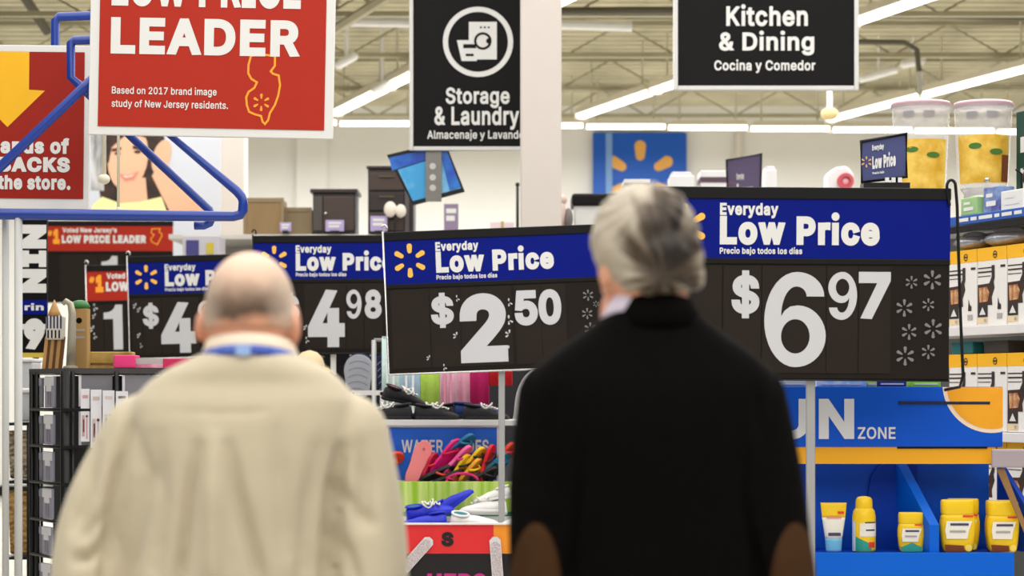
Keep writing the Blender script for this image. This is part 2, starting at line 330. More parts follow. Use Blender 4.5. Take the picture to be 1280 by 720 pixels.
    'e': (404, [[(212,-8),(185,-7),(161,-2),(138,6),(117,16),(98,30),(82,46),(68,64),(56,85),(46,108),(40,132),(35,159),(34,187),(35,215),(39,242),(46,267),(55,290),(67,311),(81,329),(97,346),(115,359),(135,370),(157,378),(180,383),(205,384),(221,384),(236,382),(251,379),(266,374),(280,368),(294,361),(307,351),(319,341),(331,329),(341,315),(350,299),(357,282),(363,263),(368,242),(370,219),(371,194),(371,169),(75,169),(75,221),(338,221),(310,202),(309,220),(307,237),(303,254),(298,269),(291,282),(283,294),(273,305),(263,314),(250,321),(237,326),(222,329),(205,330),(189,329),(173,326),(159,321),(146,313),(135,304),(125,294),(116,282),(109,270),(103,256),(99,241),(97,226),(96,211),(96,178),(97,157),(100,139),(104,122),(110,106),(118,92),(128,80),(139,70),(151,61),(165,55),(179,50),(195,47),(212,46),(224,47),(234,48),(244,50),(254,53),(263,56),(271,61),(278,66),(285,73),(292,80),(297,88),(302,96),(306,105),(365,91),(360,77),(353,63),(345,51),(335,39),(324,29),(311,19),(298,11),(283,4),(266,-1),(249,-5),(231,-7)]]),
    'f': (254, [[(228,379),(228,327),(6,327),(6,379)], [(81,0),(81,432),(82,447),(84,461),(89,474),(96,486),(104,496),(113,505),(124,513),(135,519),(148,524),(161,527),(174,529),(187,530),(197,530),(207,529),(215,528),(222,527),(229,525),(234,524),(239,522),(243,521),(227,468),(215,472),(211,473),(206,473),(200,474),(195,474),(182,473),(171,470),(162,466),(154,460),(149,452),(145,443),(142,431),(142,419),(142,0)]]),
    'g': (425, [[(207,-151),(187,-150),(168,-148),(150,-144),(134,-140),(119,-134),(105,-127),(93,-119),(82,-110),(73,-101),(64,-91),(57,-80),(51,-69),(101,-41),(106,-47),(110,-53),(116,-59),(122,-66),(128,-72),(136,-78),(145,-83),(154,-88),(165,-92),(178,-95),(192,-97),(207,-97),(229,-96),(249,-92),(267,-85),(282,-75),(295,-62),(304,-47),(310,-28),(311,-6),(311,68),(306,68),(302,62),(298,56),(293,49),(287,41),(280,34),(272,28),(263,21),(252,16),(241,11),(227,8),(212,5),(195,5),(173,6),(152,10),(132,17),(113,27),(95,39),(80,53),(67,71),(55,90),(46,112),(39,136),(35,163),(34,191),(35,220),(39,246),(46,271),(55,293),(66,314),(80,332),(95,347),(112,361),(131,371),(152,378),(173,383),(196,384),(213,384),(228,382),(242,378),(253,373),(264,367),(273,360),(281,353),(288,346),(294,338),(299,331),(304,325),(308,319),(313,319),(313,379),(372,379),(372,-9),(371,-32),(367,-54),(360,-73),(350,-90),(338,-104),(324,-117),(308,-127),(291,-136),(271,-142),(251,-147),(229,-150)], [(205,59),(222,60),(237,63),(251,68),(264,75),(275,84),(285,95),(293,107),(300,121),(305,137),(309,154),(312,172),(312,193),(312,212),(309,231),(305,248),(300,264),(293,278),(285,291),(275,303),(264,312),(251,320),(237,325),(222,329),(205,330),(188,329),(172,325),(158,320),(145,312),(134,302),(124,290),(115,277),(109,262),(103,246),(99,229),(97,212),(96,193),(97,173),(99,155),(103,138),(109,123),(116,108),(124,96),(134,85),(145,76),(158,68),(172,63),(188,60)]]),
    'h': (410, [[(114,227),(114,0),(53,0),(53,509),(114,509),(114,287),(102,287),(112,312),(124,332),(137,349),(152,362),(169,372),(187,379),(207,383),(227,384),(246,383),(264,380),(280,376),(295,369),(309,360),(321,349),(332,336),(341,321),(348,304),(353,285),(356,264),(357,240),(357,0),(296,0),(296,235),(295,256),(290,275),(283,291),(273,304),(260,315),(246,323),(229,328),(210,329),(197,328),(184,326),(172,322),(161,317),(150,311),(141,303),(133,293),(126,283),(121,271),(117,257),(114,243)]]),
    'i': (167, [[(53,0),(53,379),(114,379),(114,0)], [(84,443),(75,444),(67,446),(60,449),(54,455),(48,461),(44,468),(42,475),(41,483),(42,491),(44,499),(48,506),(54,512),(60,517),(67,521),(75,523),(84,524),(92,523),(100,521),(107,517),(114,512),(119,506),(123,499),(126,491),(126,483),(126,475),(123,468),(119,461),(114,455),(107,449),(100,446),(92,444)]]),
    'j': (167, [[(53,379),(114,379),(114,-30),(113,-47),(111,-63),(107,-77),(102,-90),(95,-102),(86,-113),(76,-122),(65,-129),(52,-135),(37,-139),(21,-142),(4,-143),(-10,-143),(-10,-87),(2,-87),(14,-86),(25,-83),(34,-78),(40,-72),(46,-64),(50,-54),(52,-42),(53,-29)], [(83,443),(75,444),(67,446),(60,449),(53,455),(48,461),(44,468),(42,475),(41,483),(42,491),(44,499),(48,506),(53,512),(60,517),(67,521),(75,523),(83,524),(92,523),(100,521),(107,517),(114,512),(119,506),(123,499),(125,491),(126,483),(125,475),(123,468),(119,461),(114,455),(107,449),(100,446),(92,444)]]),
    'k': (381, [[(110,137),(110,212),(121,212),(284,379),(360,379),(184,199),(177,199)], [(53,0),(53,509),(114,509),(114,0)], [(294,0),(148,186),(191,229),(372,0)]]),
    'l': (189, [[(139,-2),(119,-1),(101,3),(86,10),(74,20),(65,33),(58,47),(54,65),(53,84),(53,509),(114,509),(114,99),(114,87),(115,77),(117,68),(120,62),(124,58),(130,54),(137,53),(146,52),(160,53),(170,54),(181,3),(162,-1),(156,-2),(151,-2),(145,-2)]]),
    'm': (610, [[(53,0),(53,379),(112,379),(112,295),(108,295),(112,310),(118,323),(125,335),(132,346),(141,355),(151,363),(161,370),(172,376),(183,380),(195,384),(207,386),(219,386),(239,385),(257,380),(273,372),(287,361),(299,347),(309,331),(316,314),(321,295),(312,295),(317,308),(322,321),(329,332),(337,343),(347,353),(357,361),(368,369),(381,375),(394,380),(407,383),(422,385),(437,386),(453,385),(468,383),(483,378),(497,372),(510,364),(522,354),(532,342),(541,328),(548,313),(553,296),(556,276),(557,255),(557,0),(496,0),(496,254),(494,273),(490,289),(483,302),(473,313),(460,321),(447,326),(433,329),(419,330),(406,330),(395,328),(384,324),(374,320),(365,314),(358,307),(351,299),(345,290),(341,280),(338,270),(336,259),(335,247),(335,0),(274,0),(274,260),(273,275),(269,288),(262,301),(253,311),(242,320),(229,326),(215,329),(199,330),(188,330),(178,328),(168,325),(158,320),(148,314),(140,307),(132,299),(126,289),(121,278),(117,266),(114,253),(114,238),(114,0)]]),
    'n': (410, [[(114,227),(114,0),(53,0),(53,379),(112,379),(112,287),(102,287),(112,312),(124,332),(137,349),(152,362),(169,372),(187,379),(207,383),(227,384),(246,383),(264,380),(280,376),(295,369),(309,360),(321,349),(332,336),(341,321),(348,304),(353,285),(356,264),(357,240),(357,0),(296,0),(296,235),(295,256),(290,275),(283,291),(273,304),(260,315),(246,323),(229,328),(210,329),(197,328),(184,326),(172,322),(161,317),(150,311),(141,303),(133,293),(126,283),(121,271),(117,257),(114,243)]]),
    'o': (415, [[(207,-8),(182,-7),(159,-2),(137,6),(117,16),(98,30),(82,46),(68,64),(56,85),(46,108),(40,133),(36,159),(34,187),(36,216),(40,243),(46,268),(56,291),(68,312),(82,330),(98,346),(117,360),(137,371),(159,378),(182,383),(207,384),(233,383),(256,378),(278,371),(299,360),(317,346),(333,330),(347,312),(359,291),(369,268),(376,243),(380,216),(381,187),(380,159),(376,133),(369,108),(359,85),(347,64),(333,46),(317,30),(299,16),(278,6),(256,-2),(233,-7)], [(207,46),(226,48),(242,51),(257,57),(270,66),(282,76),(292,89),(300,102),(307,117),(312,134),(316,151),(318,169),(319,187),(318,206),(316,224),(312,242),(307,258),(300,274),(292,287),(282,300),(270,310),(257,319),(242,325),(226,329),(207,330),(189,329),(173,325),(158,319),(145,310),(134,300),(124,287),(115,274),(108,258),(103,242),(99,224),(97,206),(96,187),(97,169),(99,151),(103,134),(108,117),(115,102),(124,89),(134,76),(145,66),(158,57),(173,51),(189,48)]]),
    'p': (424, [[(53,-143),(53,379),(112,379),(112,319),(118,319),(122,325),(126,331),(131,338),(137,346),(144,353),(152,360),(161,367),(171,373),(183,378),(197,381),(212,384),(229,384),(252,383),(274,378),(294,371),(313,361),(330,347),(345,332),(359,313),(370,293),(379,270),(385,245),(389,218),(390,189),(389,160),(385,133),(379,108),(370,84),(359,64),(346,45),(330,29),(313,16),(294,5),(274,-2),(252,-7),(229,-8),(213,-7),(198,-5),(184,-1),(173,4),(162,10),(153,17),(145,24),(138,31),(132,39),(127,46),(122,53),(118,59),(114,59),(114,-143)], [(220,47),(237,48),(253,51),(267,57),(279,66),(291,76),(301,88),(309,101),(316,117),(321,133),(325,151),(327,170),(328,189),(327,209),(325,227),(321,245),(316,261),(309,276),(301,290),(291,301),(280,311),(267,319),(253,325),(237,329),(220,330),(203,329),(188,325),(174,320),(161,312),(150,302),(140,291),(132,278),(125,263),(120,247),(116,229),(113,210),(113,189),(113,169),(116,150),(120,132),(125,115),(132,100),(140,86),(150,75),(162,65),(174,57),(188,51),(204,48)]]),
    'r': (259, [[(53,0),(53,379),(112,379),(112,321),(115,321),(122,335),(130,347),(140,358),(152,367),(166,375),(181,380),(196,384),(213,385),(229,384),(243,384),(243,322),(230,324),(224,325),(219,325),(213,326),(207,326),(194,325),(182,323),(170,319),(159,315),(149,309),(140,301),(132,293),(126,284),(121,273),(117,262),(114,250),(114,237),(114,0)]]),
    's': (365, [[(182,-8),(163,-7),(145,-5),(128,-2),(112,3),(98,10),(84,18),(72,27),(62,38),(53,50),(45,63),(40,78),(36,94),(94,107),(99,92),(105,79),(114,69),(124,60),(136,54),(150,49),(165,46),(181,45),(200,46),(217,50),(232,55),(244,62),(255,71),(262,81),(267,91),(268,103),(267,112),(265,121),(260,129),(254,136),(246,142),(237,147),(225,151),(212,155),(149,170),(125,177),(104,186),(87,196),(72,208),(61,222),(53,237),(48,255),(47,274),(48,290),(51,305),(57,319),(65,332),(75,343),(87,354),(100,363),(115,370),(131,377),(149,381),(167,384),(187,384),(206,384),(223,381),(239,378),(254,372),(267,366),(279,358),(290,349),(299,339),(307,328),(314,316),(319,303),(324,290),(268,277),(264,288),(258,298),(251,307),(243,316),(232,323),(219,328),(205,331),(187,333),(171,332),(156,329),(143,324),(131,317),(121,308),(114,299),(110,289),(109,277),(110,267),(112,258),(117,250),(124,243),(133,237),(144,232),(157,227),(172,223),(229,209),(254,202),(275,194),(292,183),(306,171),(317,158),(325,142),(330,125),(331,107),(330,90),(326,75),(321,61),(312,47),(302,35),(290,24),(276,15),(260,6),(242,0),(223,-5),(203,-7)]]),
    't': (227, [[(204,379),(204,327),(6,327),(6,379)], [(65,471),(126,471),(126,98),(127,86),(128,76),(132,68),(136,61),(142,56),(150,53),(159,51),(170,50),(185,51),(202,54),(213,2),(208,0),(203,-1),(198,-2),(192,-3),(186,-3),(180,-4),(174,-4),(168,-4),(145,-3),(125,2),(107,10),(92,21),(80,35),(72,52),(67,71),(65,93)]]),
    'u': (410, [[(182,-5),(164,-4),(146,-1),(130,4),(115,11),(101,20),(89,31),(78,44),(69,59),(62,76),(57,95),(54,116),(53,139),(53,379),(114,379),(114,144),(115,123),(119,105),(127,89),(137,75),(150,64),(164,56),(181,52),(200,50),(213,51),(226,53),(238,57),(249,62),(259,69),(268,77),(276,86),(283,97),(289,109),(293,122),(295,137),(296,153),(296,379),(357,379),(357,0),(298,0),(298,92),(307,92),(297,67),(286,47),(272,30),(257,17),(240,7),(222,0),(203,-4)]]),
    'v': (389, [[(163,0),(17,379),(84,379),(165,155),(171,138),(177,121),(182,104),(187,87),(191,70),(196,53),(201,37),(206,21),(184,21),(189,37),(194,53),(198,70),(203,87),(207,104),(213,121),(218,138),(224,155),(305,379),(371,379),(226,0)]]),
    'w': (567, [[(138,0),(23,379),(87,379),(133,214),(138,196),(143,177),(149,157),(154,137),(159,115),(165,91),(170,67),(175,41),(165,41),(170,66),(175,90),(180,113),(186,135),(191,156),(196,176),(201,195),(206,214),(252,379),(316,379),(362,214),(366,196),(371,176),(376,157),(382,136),(387,114),(392,91),(397,67),(402,41),(391,41),(397,66),(402,90),(408,113),(413,135),(418,156),(423,176),(429,195),(434,214),(480,379),(545,379),(429,0),(368,0),(319,172),(305,225),(301,239),(297,252),(294,266),(291,280),(277,338),(291,338),(277,280),(263,225),(259,211),(255,198),(252,185),(248,172),(199,0)]]),
    'y': (389, [[(47,-139),(61,-86),(71,-87),(80,-89),(88,-90),(96,-90),(104,-89),(111,-87),(118,-84),(124,-80),(130,-74),(136,-67),(141,-58),(146,-48),(151,-36),(163,-1),(17,379),(84,379),(165,155),(171,138),(177,121),(182,104),(187,87),(191,70),(196,53),(201,37),(206,21),(184,21),(188,37),(193,53),(198,70),(202,87),(207,104),(212,121),(218,138),(224,155),(305,379),(371,379),(204,-58),(198,-72),(191,-85),(184,-97),(177,-107),(168,-116),(159,-124),(150,-130),(139,-136),(128,-140),(117,-143),(104,-145),(91,-145),(84,-145),(77,-145),(71,-144),(65,-143),(59,-142),(54,-141),(51,-140)]]),
    'z': (380, [[(42,0),(42,46),(254,320),(254,323),(48,323),(48,379),(333,379),(333,331),(126,60),(126,56),(339,56),(339,0)]]),
    '0': (453, [[(227,-7),(199,-5),(174,1),(151,11),(130,24),(111,41),(95,62),(80,86),(69,113),(60,144),(53,178),(49,214),(48,254),(49,294),(53,330),(60,364),(69,395),(81,422),(95,447),(112,467),(130,484),(151,498),(174,508),(200,514),(227,516),(254,514),(279,508),(302,498),(323,484),(342,467),(358,447),(372,422),(384,395),(393,364),(400,330),(404,294),(405,254),(404,214),(400,178),(393,144),(384,113),(373,86),(359,62),(342,41),(323,24),(302,11),(279,1),(254,-5)], [(227,50),(245,51),(261,56),(276,63),(290,74),(303,87),(313,103),(323,122),(330,144),(336,168),(340,194),(343,223),(344,254),(343,285),(340,314),(336,341),(330,365),(323,387),(313,405),(303,422),(290,435),(276,446),(261,453),(245,458),(227,460),(209,458),(192,453),(177,446),(163,435),(151,422),(140,405),(131,387),(123,365),(117,341),(113,314),(110,285),(109,254),(110,223),(113,194),(117,168),(123,144),(131,122),(140,103),(151,87),(163,74),(177,63),(192,56),(209,51)]]),
    '1': (453, [[(76,0),(76,55),(391,55),(391,0)], [(276,509),(276,0),(212,0),(212,448),(209,448),(86,358),(86,427),(198,509)]]),
    '2': (453, [[(64,0),(64,47),(234,229),(248,243),(261,257),(272,270),(282,282),(291,294),(299,305),(305,316),(311,327),(315,337),(318,348),(320,360),(320,371),(319,385),(317,397),(313,408),(308,419),(301,428),(293,436),(283,443),(273,449),(262,454),(250,457),(237,459),(224,460),(209,459),(196,457),(184,453),(172,447),(162,441),(153,433),(145,424),(139,413),(134,402),(130,390),(128,376),(127,362),(66,362),(67,384),(71,405),(77,424),(86,442),(98,459),(111,473),(126,486),(143,496),(162,505),(182,511),(203,514),(225,516),(247,514),(268,511),(288,505),(306,497),(323,486),(337,474),(350,461),(361,445),(370,428),(376,411),(380,392),(381,372),(380,358),(378,345),(375,331),(371,318),(365,304),(357,290),(347,275),(336,259),(322,241),(306,223),(288,202),(267,180),(153,60),(153,57),(389,57),(389,0)]]),
    '3': (453, [[(218,-7),(195,-6),(173,-3),(152,2),(133,10),(114,19),(98,30),(83,43),(70,57),(60,74),(52,91),(46,111),(44,132),(109,132),(111,119),(115,107),(120,97),(126,87),(134,78),(144,71),(154,64),(165,59),(178,55),(191,52),(204,50),(219,50),(234,51),(248,53),(262,56),(275,61),(287,67),(297,74),(307,83),(315,93),(321,104),(325,116),(328,130),(329,145),(328,158),(326,172),(322,184),(316,196),(308,207),(299,217),(288,226),(275,234),(260,240),(242,244),(223,247),(201,248),(157,248),(157,299),(288,448),(288,452),(70,452),(70,509),(372,509),(372,461),(211,278),(211,289),(239,290),(264,288),(287,284),(308,276),(327,265),(344,253),(359,239),(371,222),(381,205),(387,186),(392,166),(393,145),(392,123),(387,103),(380,84),(370,66),(358,50),(344,36),(327,23),(309,12),(288,4),(266,-2),(243,-6)]]),
    '4': (453, [[(40,105),(40,158),(247,509),(311,509),(109,166),(109,163),(413,163),(413,105)], [(282,0),(282,121),(282,146),(282,318),(343,318),(343,0)]]),
    '5': (453, [[(221,-7),(199,-6),(178,-2),(159,3),(140,11),(123,21),(108,32),(94,45),(83,60),(73,76),(66,93),(62,111),(60,130),(122,130),(124,119),(127,108),(132,98),(138,89),(145,80),(154,73),(163,66),(173,60),(184,56),(196,52),(208,50),(221,50),(236,51),(250,53),(264,58),(276,64),(288,72),(298,82),(307,92),(314,104),(320,117),(324,131),(327,146),(328,162),(327,178),(324,193),(320,208),(314,221),(306,233),(297,244),(286,254),(275,262),(262,269),(248,273),(233,276),(218,277),(205,276),(192,275),(180,272),(167,268),(156,264),(145,258),(136,252),(128,246),(67,253),(96,509),(366,509),(366,452),(151,452),(134,301),(136,301),(145,308),(155,315),(166,320),(178,325),(190,329),(203,331),(216,333),(229,334),(247,333),(263,330),(279,326),(294,321),(308,314),(321,306),(334,296),(345,285),(355,273),(364,260),(372,246),(379,231),(384,215),(388,199),(390,181),(391,163),(390,139),(385,117),(379,95),(369,76),(357,57),(343,41),(327,27),(309,15),(289,6),(268,-1),(245,-5)]]),
    '6': (453, [[(226,-7),(203,-5),(182,-1),(161,5),(142,15),(125,26),(109,40),(96,56),(84,74),(75,94),(69,115),(65,138),(64,162),(65,180),(68,199),(73,219),(80,239),(89,261),(102,285),(118,311),(137,340),(252,509),(322,509),(151,261),(145,261),(149,268),(154,275),(159,281),(165,288),(172,293),(179,299),(187,303),(196,307),(205,310),(214,312),(224,314),(235,314),(257,313),(278,309),(298,303),(316,295),(332,284),(346,271),(359,257),(370,240),(378,221),(384,201),(388,180),(389,157),(388,134),(384,112),(377,92),(368,73),(356,55),(343,39),(327,26),(310,14),(291,5),(271,-2),(249,-6)], [(226,48),(241,49),(254,52),(267,56),(279,63),(289,70),(299,79),(307,90),(314,101),(320,114),(324,128),(327,142),(327,157),(327,173),(324,187),(320,201),(314,213),(307,225),(299,235),(289,244),(279,251),(267,258),(254,262),(241,264),(226,265),(212,264),(198,262),(186,258),(174,252),(163,244),(153,235),(145,225),(138,214),(132,201),(128,188),(126,174),(125,158),(126,143),(128,128),(132,114),(138,102),(145,90),(153,79),(163,70),(174,63),(186,56),(198,52),(212,49)]]),
    '7': (453, [[(97,0),(323,448),(323,452),(62,452),(62,509),(391,509),(391,449),(165,0)]]),
    '8': (453, [[(226,-7),(201,-6),(178,-2),(156,3),(136,11),(117,21),(101,33),(86,47),(74,62),(64,78),(57,96),(53,115),(52,135),(53,151),(55,166),(59,181),(65,195),(72,208),(81,220),(90,231),(101,241),(113,249),(125,256),(139,261),(153,265),(153,267),(135,273),(119,282),(105,293),(93,308),(83,324),(76,342),(72,360),(70,380),(72,399),(75,417),(82,434),(90,450),(101,464),(114,477),(129,488),(146,498),(164,506),(184,511),(204,514),(226,516),(248,514),(269,511),(288,506),(306,498),(323,488),(337,477),(350,464),(361,450),(370,434),(377,417),(380,399),(382,380),(380,361),(376,342),(369,324),(359,308),(347,293),(333,282),(318,273),(300,267),(300,265),(314,261),(327,256),(339,249),(351,241),(362,231),(372,220),(380,208),(387,195),(393,181),(397,166),(400,151),(401,135),(399,115),(395,96),(388,78),(378,62),(366,47),(352,33),(335,21),(317,11),(296,3),(275,-2),(251,-6)], [(226,49),(243,50),(258,52),(272,55),(285,60),(296,66),(307,74),(315,82),(323,91),(329,102),(333,113),(336,126),(337,139),(336,152),(333,165),(329,177),(322,189),(314,199),(305,208),(295,216),(283,223),(270,228),(256,232),(242,234),(226,235),(211,234),(196,232),(182,228),(169,223),(157,216),(147,208),(138,199),(130,189),(123,177),(119,165),(116,152),(115,139),(116,126),(119,113),(123,102),(129,91),(136,82),(145,74),(156,66),(167,60),(180,55),(195,52),(210,50)], [(226,290),(239,290),(252,292),(263,296),(274,300),(284,306),(293,313),(300,321),(307,330),(312,341),(316,351),(318,363),(319,376),(318,388),(316,399),(313,410),(308,420),(301,429),(294,437),(285,444),(275,449),(264,454),(252,457),(240,459),(226,460),(213,459),(200,457),(188,454),(177,449),(167,444),(159,437),(151,429),(145,420),(139,410),(136,399),(134,388),(133,376),(134,363),(136,351),(139,341),(145,330),(151,321),(159,313),(168,306),(178,300),(189,296),(201,292),(213,290)]]),
    '9': (453, [[(226,516),(249,514),(271,510),(291,503),(310,494),(328,482),(343,468),(356,452),(368,434),(377,414),(384,393),(388,371),(389,347),(388,328),(385,309),(380,290),(373,270),(363,248),(350,224),(334,197),(315,168),(200,0),(130,0),(301,248),(307,248),(303,240),(299,234),(294,227),(287,221),(281,215),(273,210),(265,206),(257,202),(248,199),(238,196),(228,195),(218,195),(195,196),(175,199),(155,206),(137,214),(121,225),(106,237),(94,252),(83,269),(74,287),(68,307),(65,329),(64,352),(65,375),(69,397),(75,417),(85,436),(96,454),(110,469),(125,483),(143,494),(162,504),(182,510),(203,514)], [(226,460),(212,459),(199,457),(186,452),(174,446),(163,438),(154,429),(145,419),(138,407),(133,395),(129,381),(126,367),(125,352),(126,336),(129,322),(133,308),(138,295),(145,284),(154,274),(163,265),(174,257),(186,251),(199,247),(212,244),(226,243),(240,244),(254,247),(267,251),(279,257),(289,265),(299,273),(307,284),(314,295),(320,308),(324,321),(327,335),(327,350),(327,366),(324,381),(320,394),(314,407),(307,419),(299,429),(290,438),(279,446),(267,452),(254,457),(241,459)]]),
    '$': (447, [[(202,-74),(202,583),(244,583),(244,-74)], [(224,-9),(197,-8),(172,-4),(149,1),(128,9),(108,19),(91,31),(76,45),(64,60),(54,77),(46,96),(41,115),(38,137),(104,137),(107,123),(110,110),(116,98),(123,88),(132,79),(142,71),(154,64),(166,59),(180,55),(194,52),(209,50),(224,49),(241,50),(257,52),(272,55),(286,60),(299,66),(311,74),(321,82),(329,92),(336,102),(341,114),(345,126),(346,139),(345,151),(342,161),(338,171),(332,179),(325,186),(316,193),(307,199),(296,205),(284,209),(272,214),(259,218),(245,222),(184,239),(154,249),(128,260),(105,274),(86,289),(71,307),(60,326),(54,348),(52,372),(53,393),(58,413),(65,431),(75,448),(87,463),(102,476),(119,488),(138,498),(158,506),(180,511),(203,514),(227,516),(252,514),(275,511),(296,505),(316,498),(334,488),(351,476),(365,463),(377,449),(387,433),(394,415),(399,397),(401,378),(337,378),(334,396),(326,412),(316,426),(302,437),(286,447),(267,453),(247,457),(225,459),(209,458),(194,456),(180,452),(167,448),(156,442),(145,435),(136,427),(129,418),(123,409),(118,398),(116,387),(115,376),(116,363),(119,352),(124,342),(131,334),(139,326),(148,319),(158,313),(169,308),(180,304),(191,300),(202,296),(212,293),(264,279),(276,276),(287,272),(299,268),(312,264),(324,258),(336,252),(347,245),(359,238),(369,229),(379,220),(387,209),(395,198),(401,185),(405,171),(407,155),(408,139),(407,118),(403,99),(396,81),(386,64),(374,48),(360,34),(343,21),(323,11),(302,2),(278,-4),(252,-8)]]),
    '&': (448, [[(197,-7),(173,-6),(150,-2),(129,4),(110,12),(93,22),(78,34),(65,47),(54,62),(45,78),(39,96),(35,114),(34,133),(35,149),(37,163),(42,177),(47,189),(55,201),(63,213),(73,224),(85,235),(97,245),(111,256),(125,267),(140,279),(216,335),(221,339),(226,343),(231,347),(237,352),(242,357),(246,363),(251,369),(255,375),(258,382),(260,389),(261,397),(262,405),(261,417),(258,427),(253,437),(245,445),(237,452),(226,457),(215,460),(201,461),(192,460),(184,459),(176,456),(168,453),(161,449),(155,444),(150,438),(145,431),(142,424),(139,416),(137,408),(137,399),(137,389),(139,380),(142,372),(145,363),(150,355),(155,346),(162,337),(169,327),(176,317),(185,307),(194,296),(204,284),(438,0),(364,0),(171,231),(121,293),(111,306),(102,319),(94,331),(87,344),(82,357),(78,370),(76,384),(75,398),(76,415),(79,430),(84,445),(91,458),(99,470),(109,481),(121,491),(134,499),(149,505),(165,510),(182,513),(200,513),(218,513),(235,510),(251,505),(266,499),(279,491),(290,482),(300,471),(308,459),(315,447),(320,433),(323,419),(324,404),(323,393),(322,382),(319,372),(315,362),(310,352),(305,342),(299,333),(291,325),(283,317),(275,308),(266,301),(256,293),(154,217),(140,206),(128,195),(118,185),(110,174),(104,164),(100,154),(98,143),(97,131),(98,119),(100,108),(104,97),(109,87),(116,78),(124,70),(133,63),(143,57),(154,53),(166,49),(179,47),(193,46),(208,47),(223,50),(237,54),(251,59),(265,66),(278,75),(290,84),(301,95),(312,108),(321,121),(329,136),(336,151),(342,168),(346,186),(348,205),(349,224),(408,224),(407,201),(405,180),(401,161),(397,144),(391,128),(385,115),(378,103),(371,92),(364,83),(357,75),(351,68),(345,62),(333,47),(320,34),(305,23),(289,14),(271,7),(252,1),(234,-3),(215,-6)]]),
    '#': (440, [[(242,0),(326,509),(377,509),(294,0)], [(10,140),(19,192),(400,192),(391,140)], [(64,0),(147,509),(198,509),(115,0)], [(40,316),(49,368),(429,368),(421,316)]]),
    "'": (206, [[(78,318),(70,509),(136,509),(128,318)]]),
    '.': (188, [[(95,-4),(86,-4),(78,-1),(70,3),(63,9),(57,16),(53,24),(50,32),(50,41),(50,50),(53,59),(57,66),(63,73),(70,79),(78,83),(86,86),(95,87),(104,86),(113,83),(121,79),(128,73),(134,66),(138,59),(140,50),(141,41),(140,32),(138,24),(134,16),(128,9),(121,3),(113,-1),(104,-4)]]),
    ',': (188, [[(38,-119),(68,71),(137,71),(84,-119)]]),
    'á': (389, [[(160,-9),(142,-8),(126,-5),(110,-1),(94,5),(80,12),(68,22),(57,32),(48,45),(40,58),(35,73),(31,90),(30,108),(31,123),(34,138),(38,150),(43,161),(50,171),(58,179),(67,187),(78,193),(89,199),(100,203),(112,207),(125,211),(138,213),(152,216),(165,218),(178,220),(234,227),(244,228),(252,230),(259,232),(265,235),(270,238),(273,243),(275,248),(276,255),(276,257),(275,268),(273,279),(271,288),(267,297),(262,304),(256,311),(248,317),(240,322),(230,326),(220,329),(208,330),(196,331),(183,330),(171,329),(159,326),(149,322),(140,318),(132,313),(124,307),(118,301),(112,294),(107,288),(103,281),(100,274),(41,291),(48,308),(57,322),(67,335),(79,346),(91,355),(104,364),(118,370),(133,375),(148,379),(163,382),(179,384),(194,384),(204,384),(215,383),(227,382),(239,379),(251,376),(263,372),(275,367),(286,360),(296,353),(306,343),(315,333),(322,320),(329,306),(333,290),(336,272),(337,251),(337,0),(277,0),(277,52),(272,52),(269,45),(264,38),(258,32),(252,25),(244,18),(236,12),(226,6),(215,1),(203,-3),(190,-6),(176,-8)], [(170,45),(187,46),(202,49),(216,53),(228,59),(239,66),(248,74),(257,83),(263,93),(269,104),(272,115),(275,126),(276,138),(276,190),(273,188),(270,186),(265,184),(259,182),(253,180),(246,179),(239,177),(231,176),(200,171),(175,168),(165,166),(154,164),(144,162),(134,159),(125,155),(117,150),(110,145),(103,139),(98,132),(95,124),(93,115),(92,105),(92,95),(94,87),(98,79),(102,72),(107,66),(114,61),(121,56),(130,52),(139,49),(149,47),(159,46)], [(162,429),(210,529),(278,529),(212,429)]]),
    'í': (167, [[(53,0),(53,379),(114,379),(114,0)], [(57,429),(104,529),(173,529),(107,429)]]),
    'é': (404, [[(212,-8),(185,-7),(161,-2),(138,6),(117,16),(98,30),(82,46),(68,64),(56,85),(46,108),(40,132),(35,159),(34,187),(35,215),(39,242),(46,267),(55,290),(67,311),(81,329),(97,346),(115,359),(135,370),(157,378),(180,383),(205,384),(221,384),(236,382),(251,379),(266,374),(280,368),(294,361),(307,351),(319,341),(331,329),(341,315),(350,299),(357,282),(363,263),(368,242),(370,219),(371,194),(371,169),(75,169),(75,221),(338,221),(310,202),(309,220),(307,237),(303,254),(298,269),(291,282),(283,294),(273,305),(263,314),(250,321),(237,326),(222,329),(205,330),(189,329),(173,326),(159,321),(146,313),(135,304),(125,294),(116,282),(109,270),(103,256),(99,241),(97,226),(96,211),(96,178),(97,157),(100,139),(104,122),(110,106),(118,92),(128,80),(139,70),(151,61),(165,55),(179,50),(195,47),(212,46),(224,47),(234,48),(244,50),(254,53),(263,56),(271,61),(278,66),(285,73),(292,80),(297,88),(302,96),(306,105),(365,91),(360,77),(353,63),(345,51),(335,39),(324,29),(311,19),(298,11),(283,4),(266,-1),(249,-5),(231,-7)], [(177,429),(225,529),(293,529),(227,429)]]),
}
def arc(cx_, cy, rx, ry, a0, a1, n=9):
    return [(cx_ + rx * cos(radians(a0 + (a1 - a0) * i / n)), cy + ry * sin(radians(a0 + (a1 - a0) * i / n))) for i in range(n + 1)]
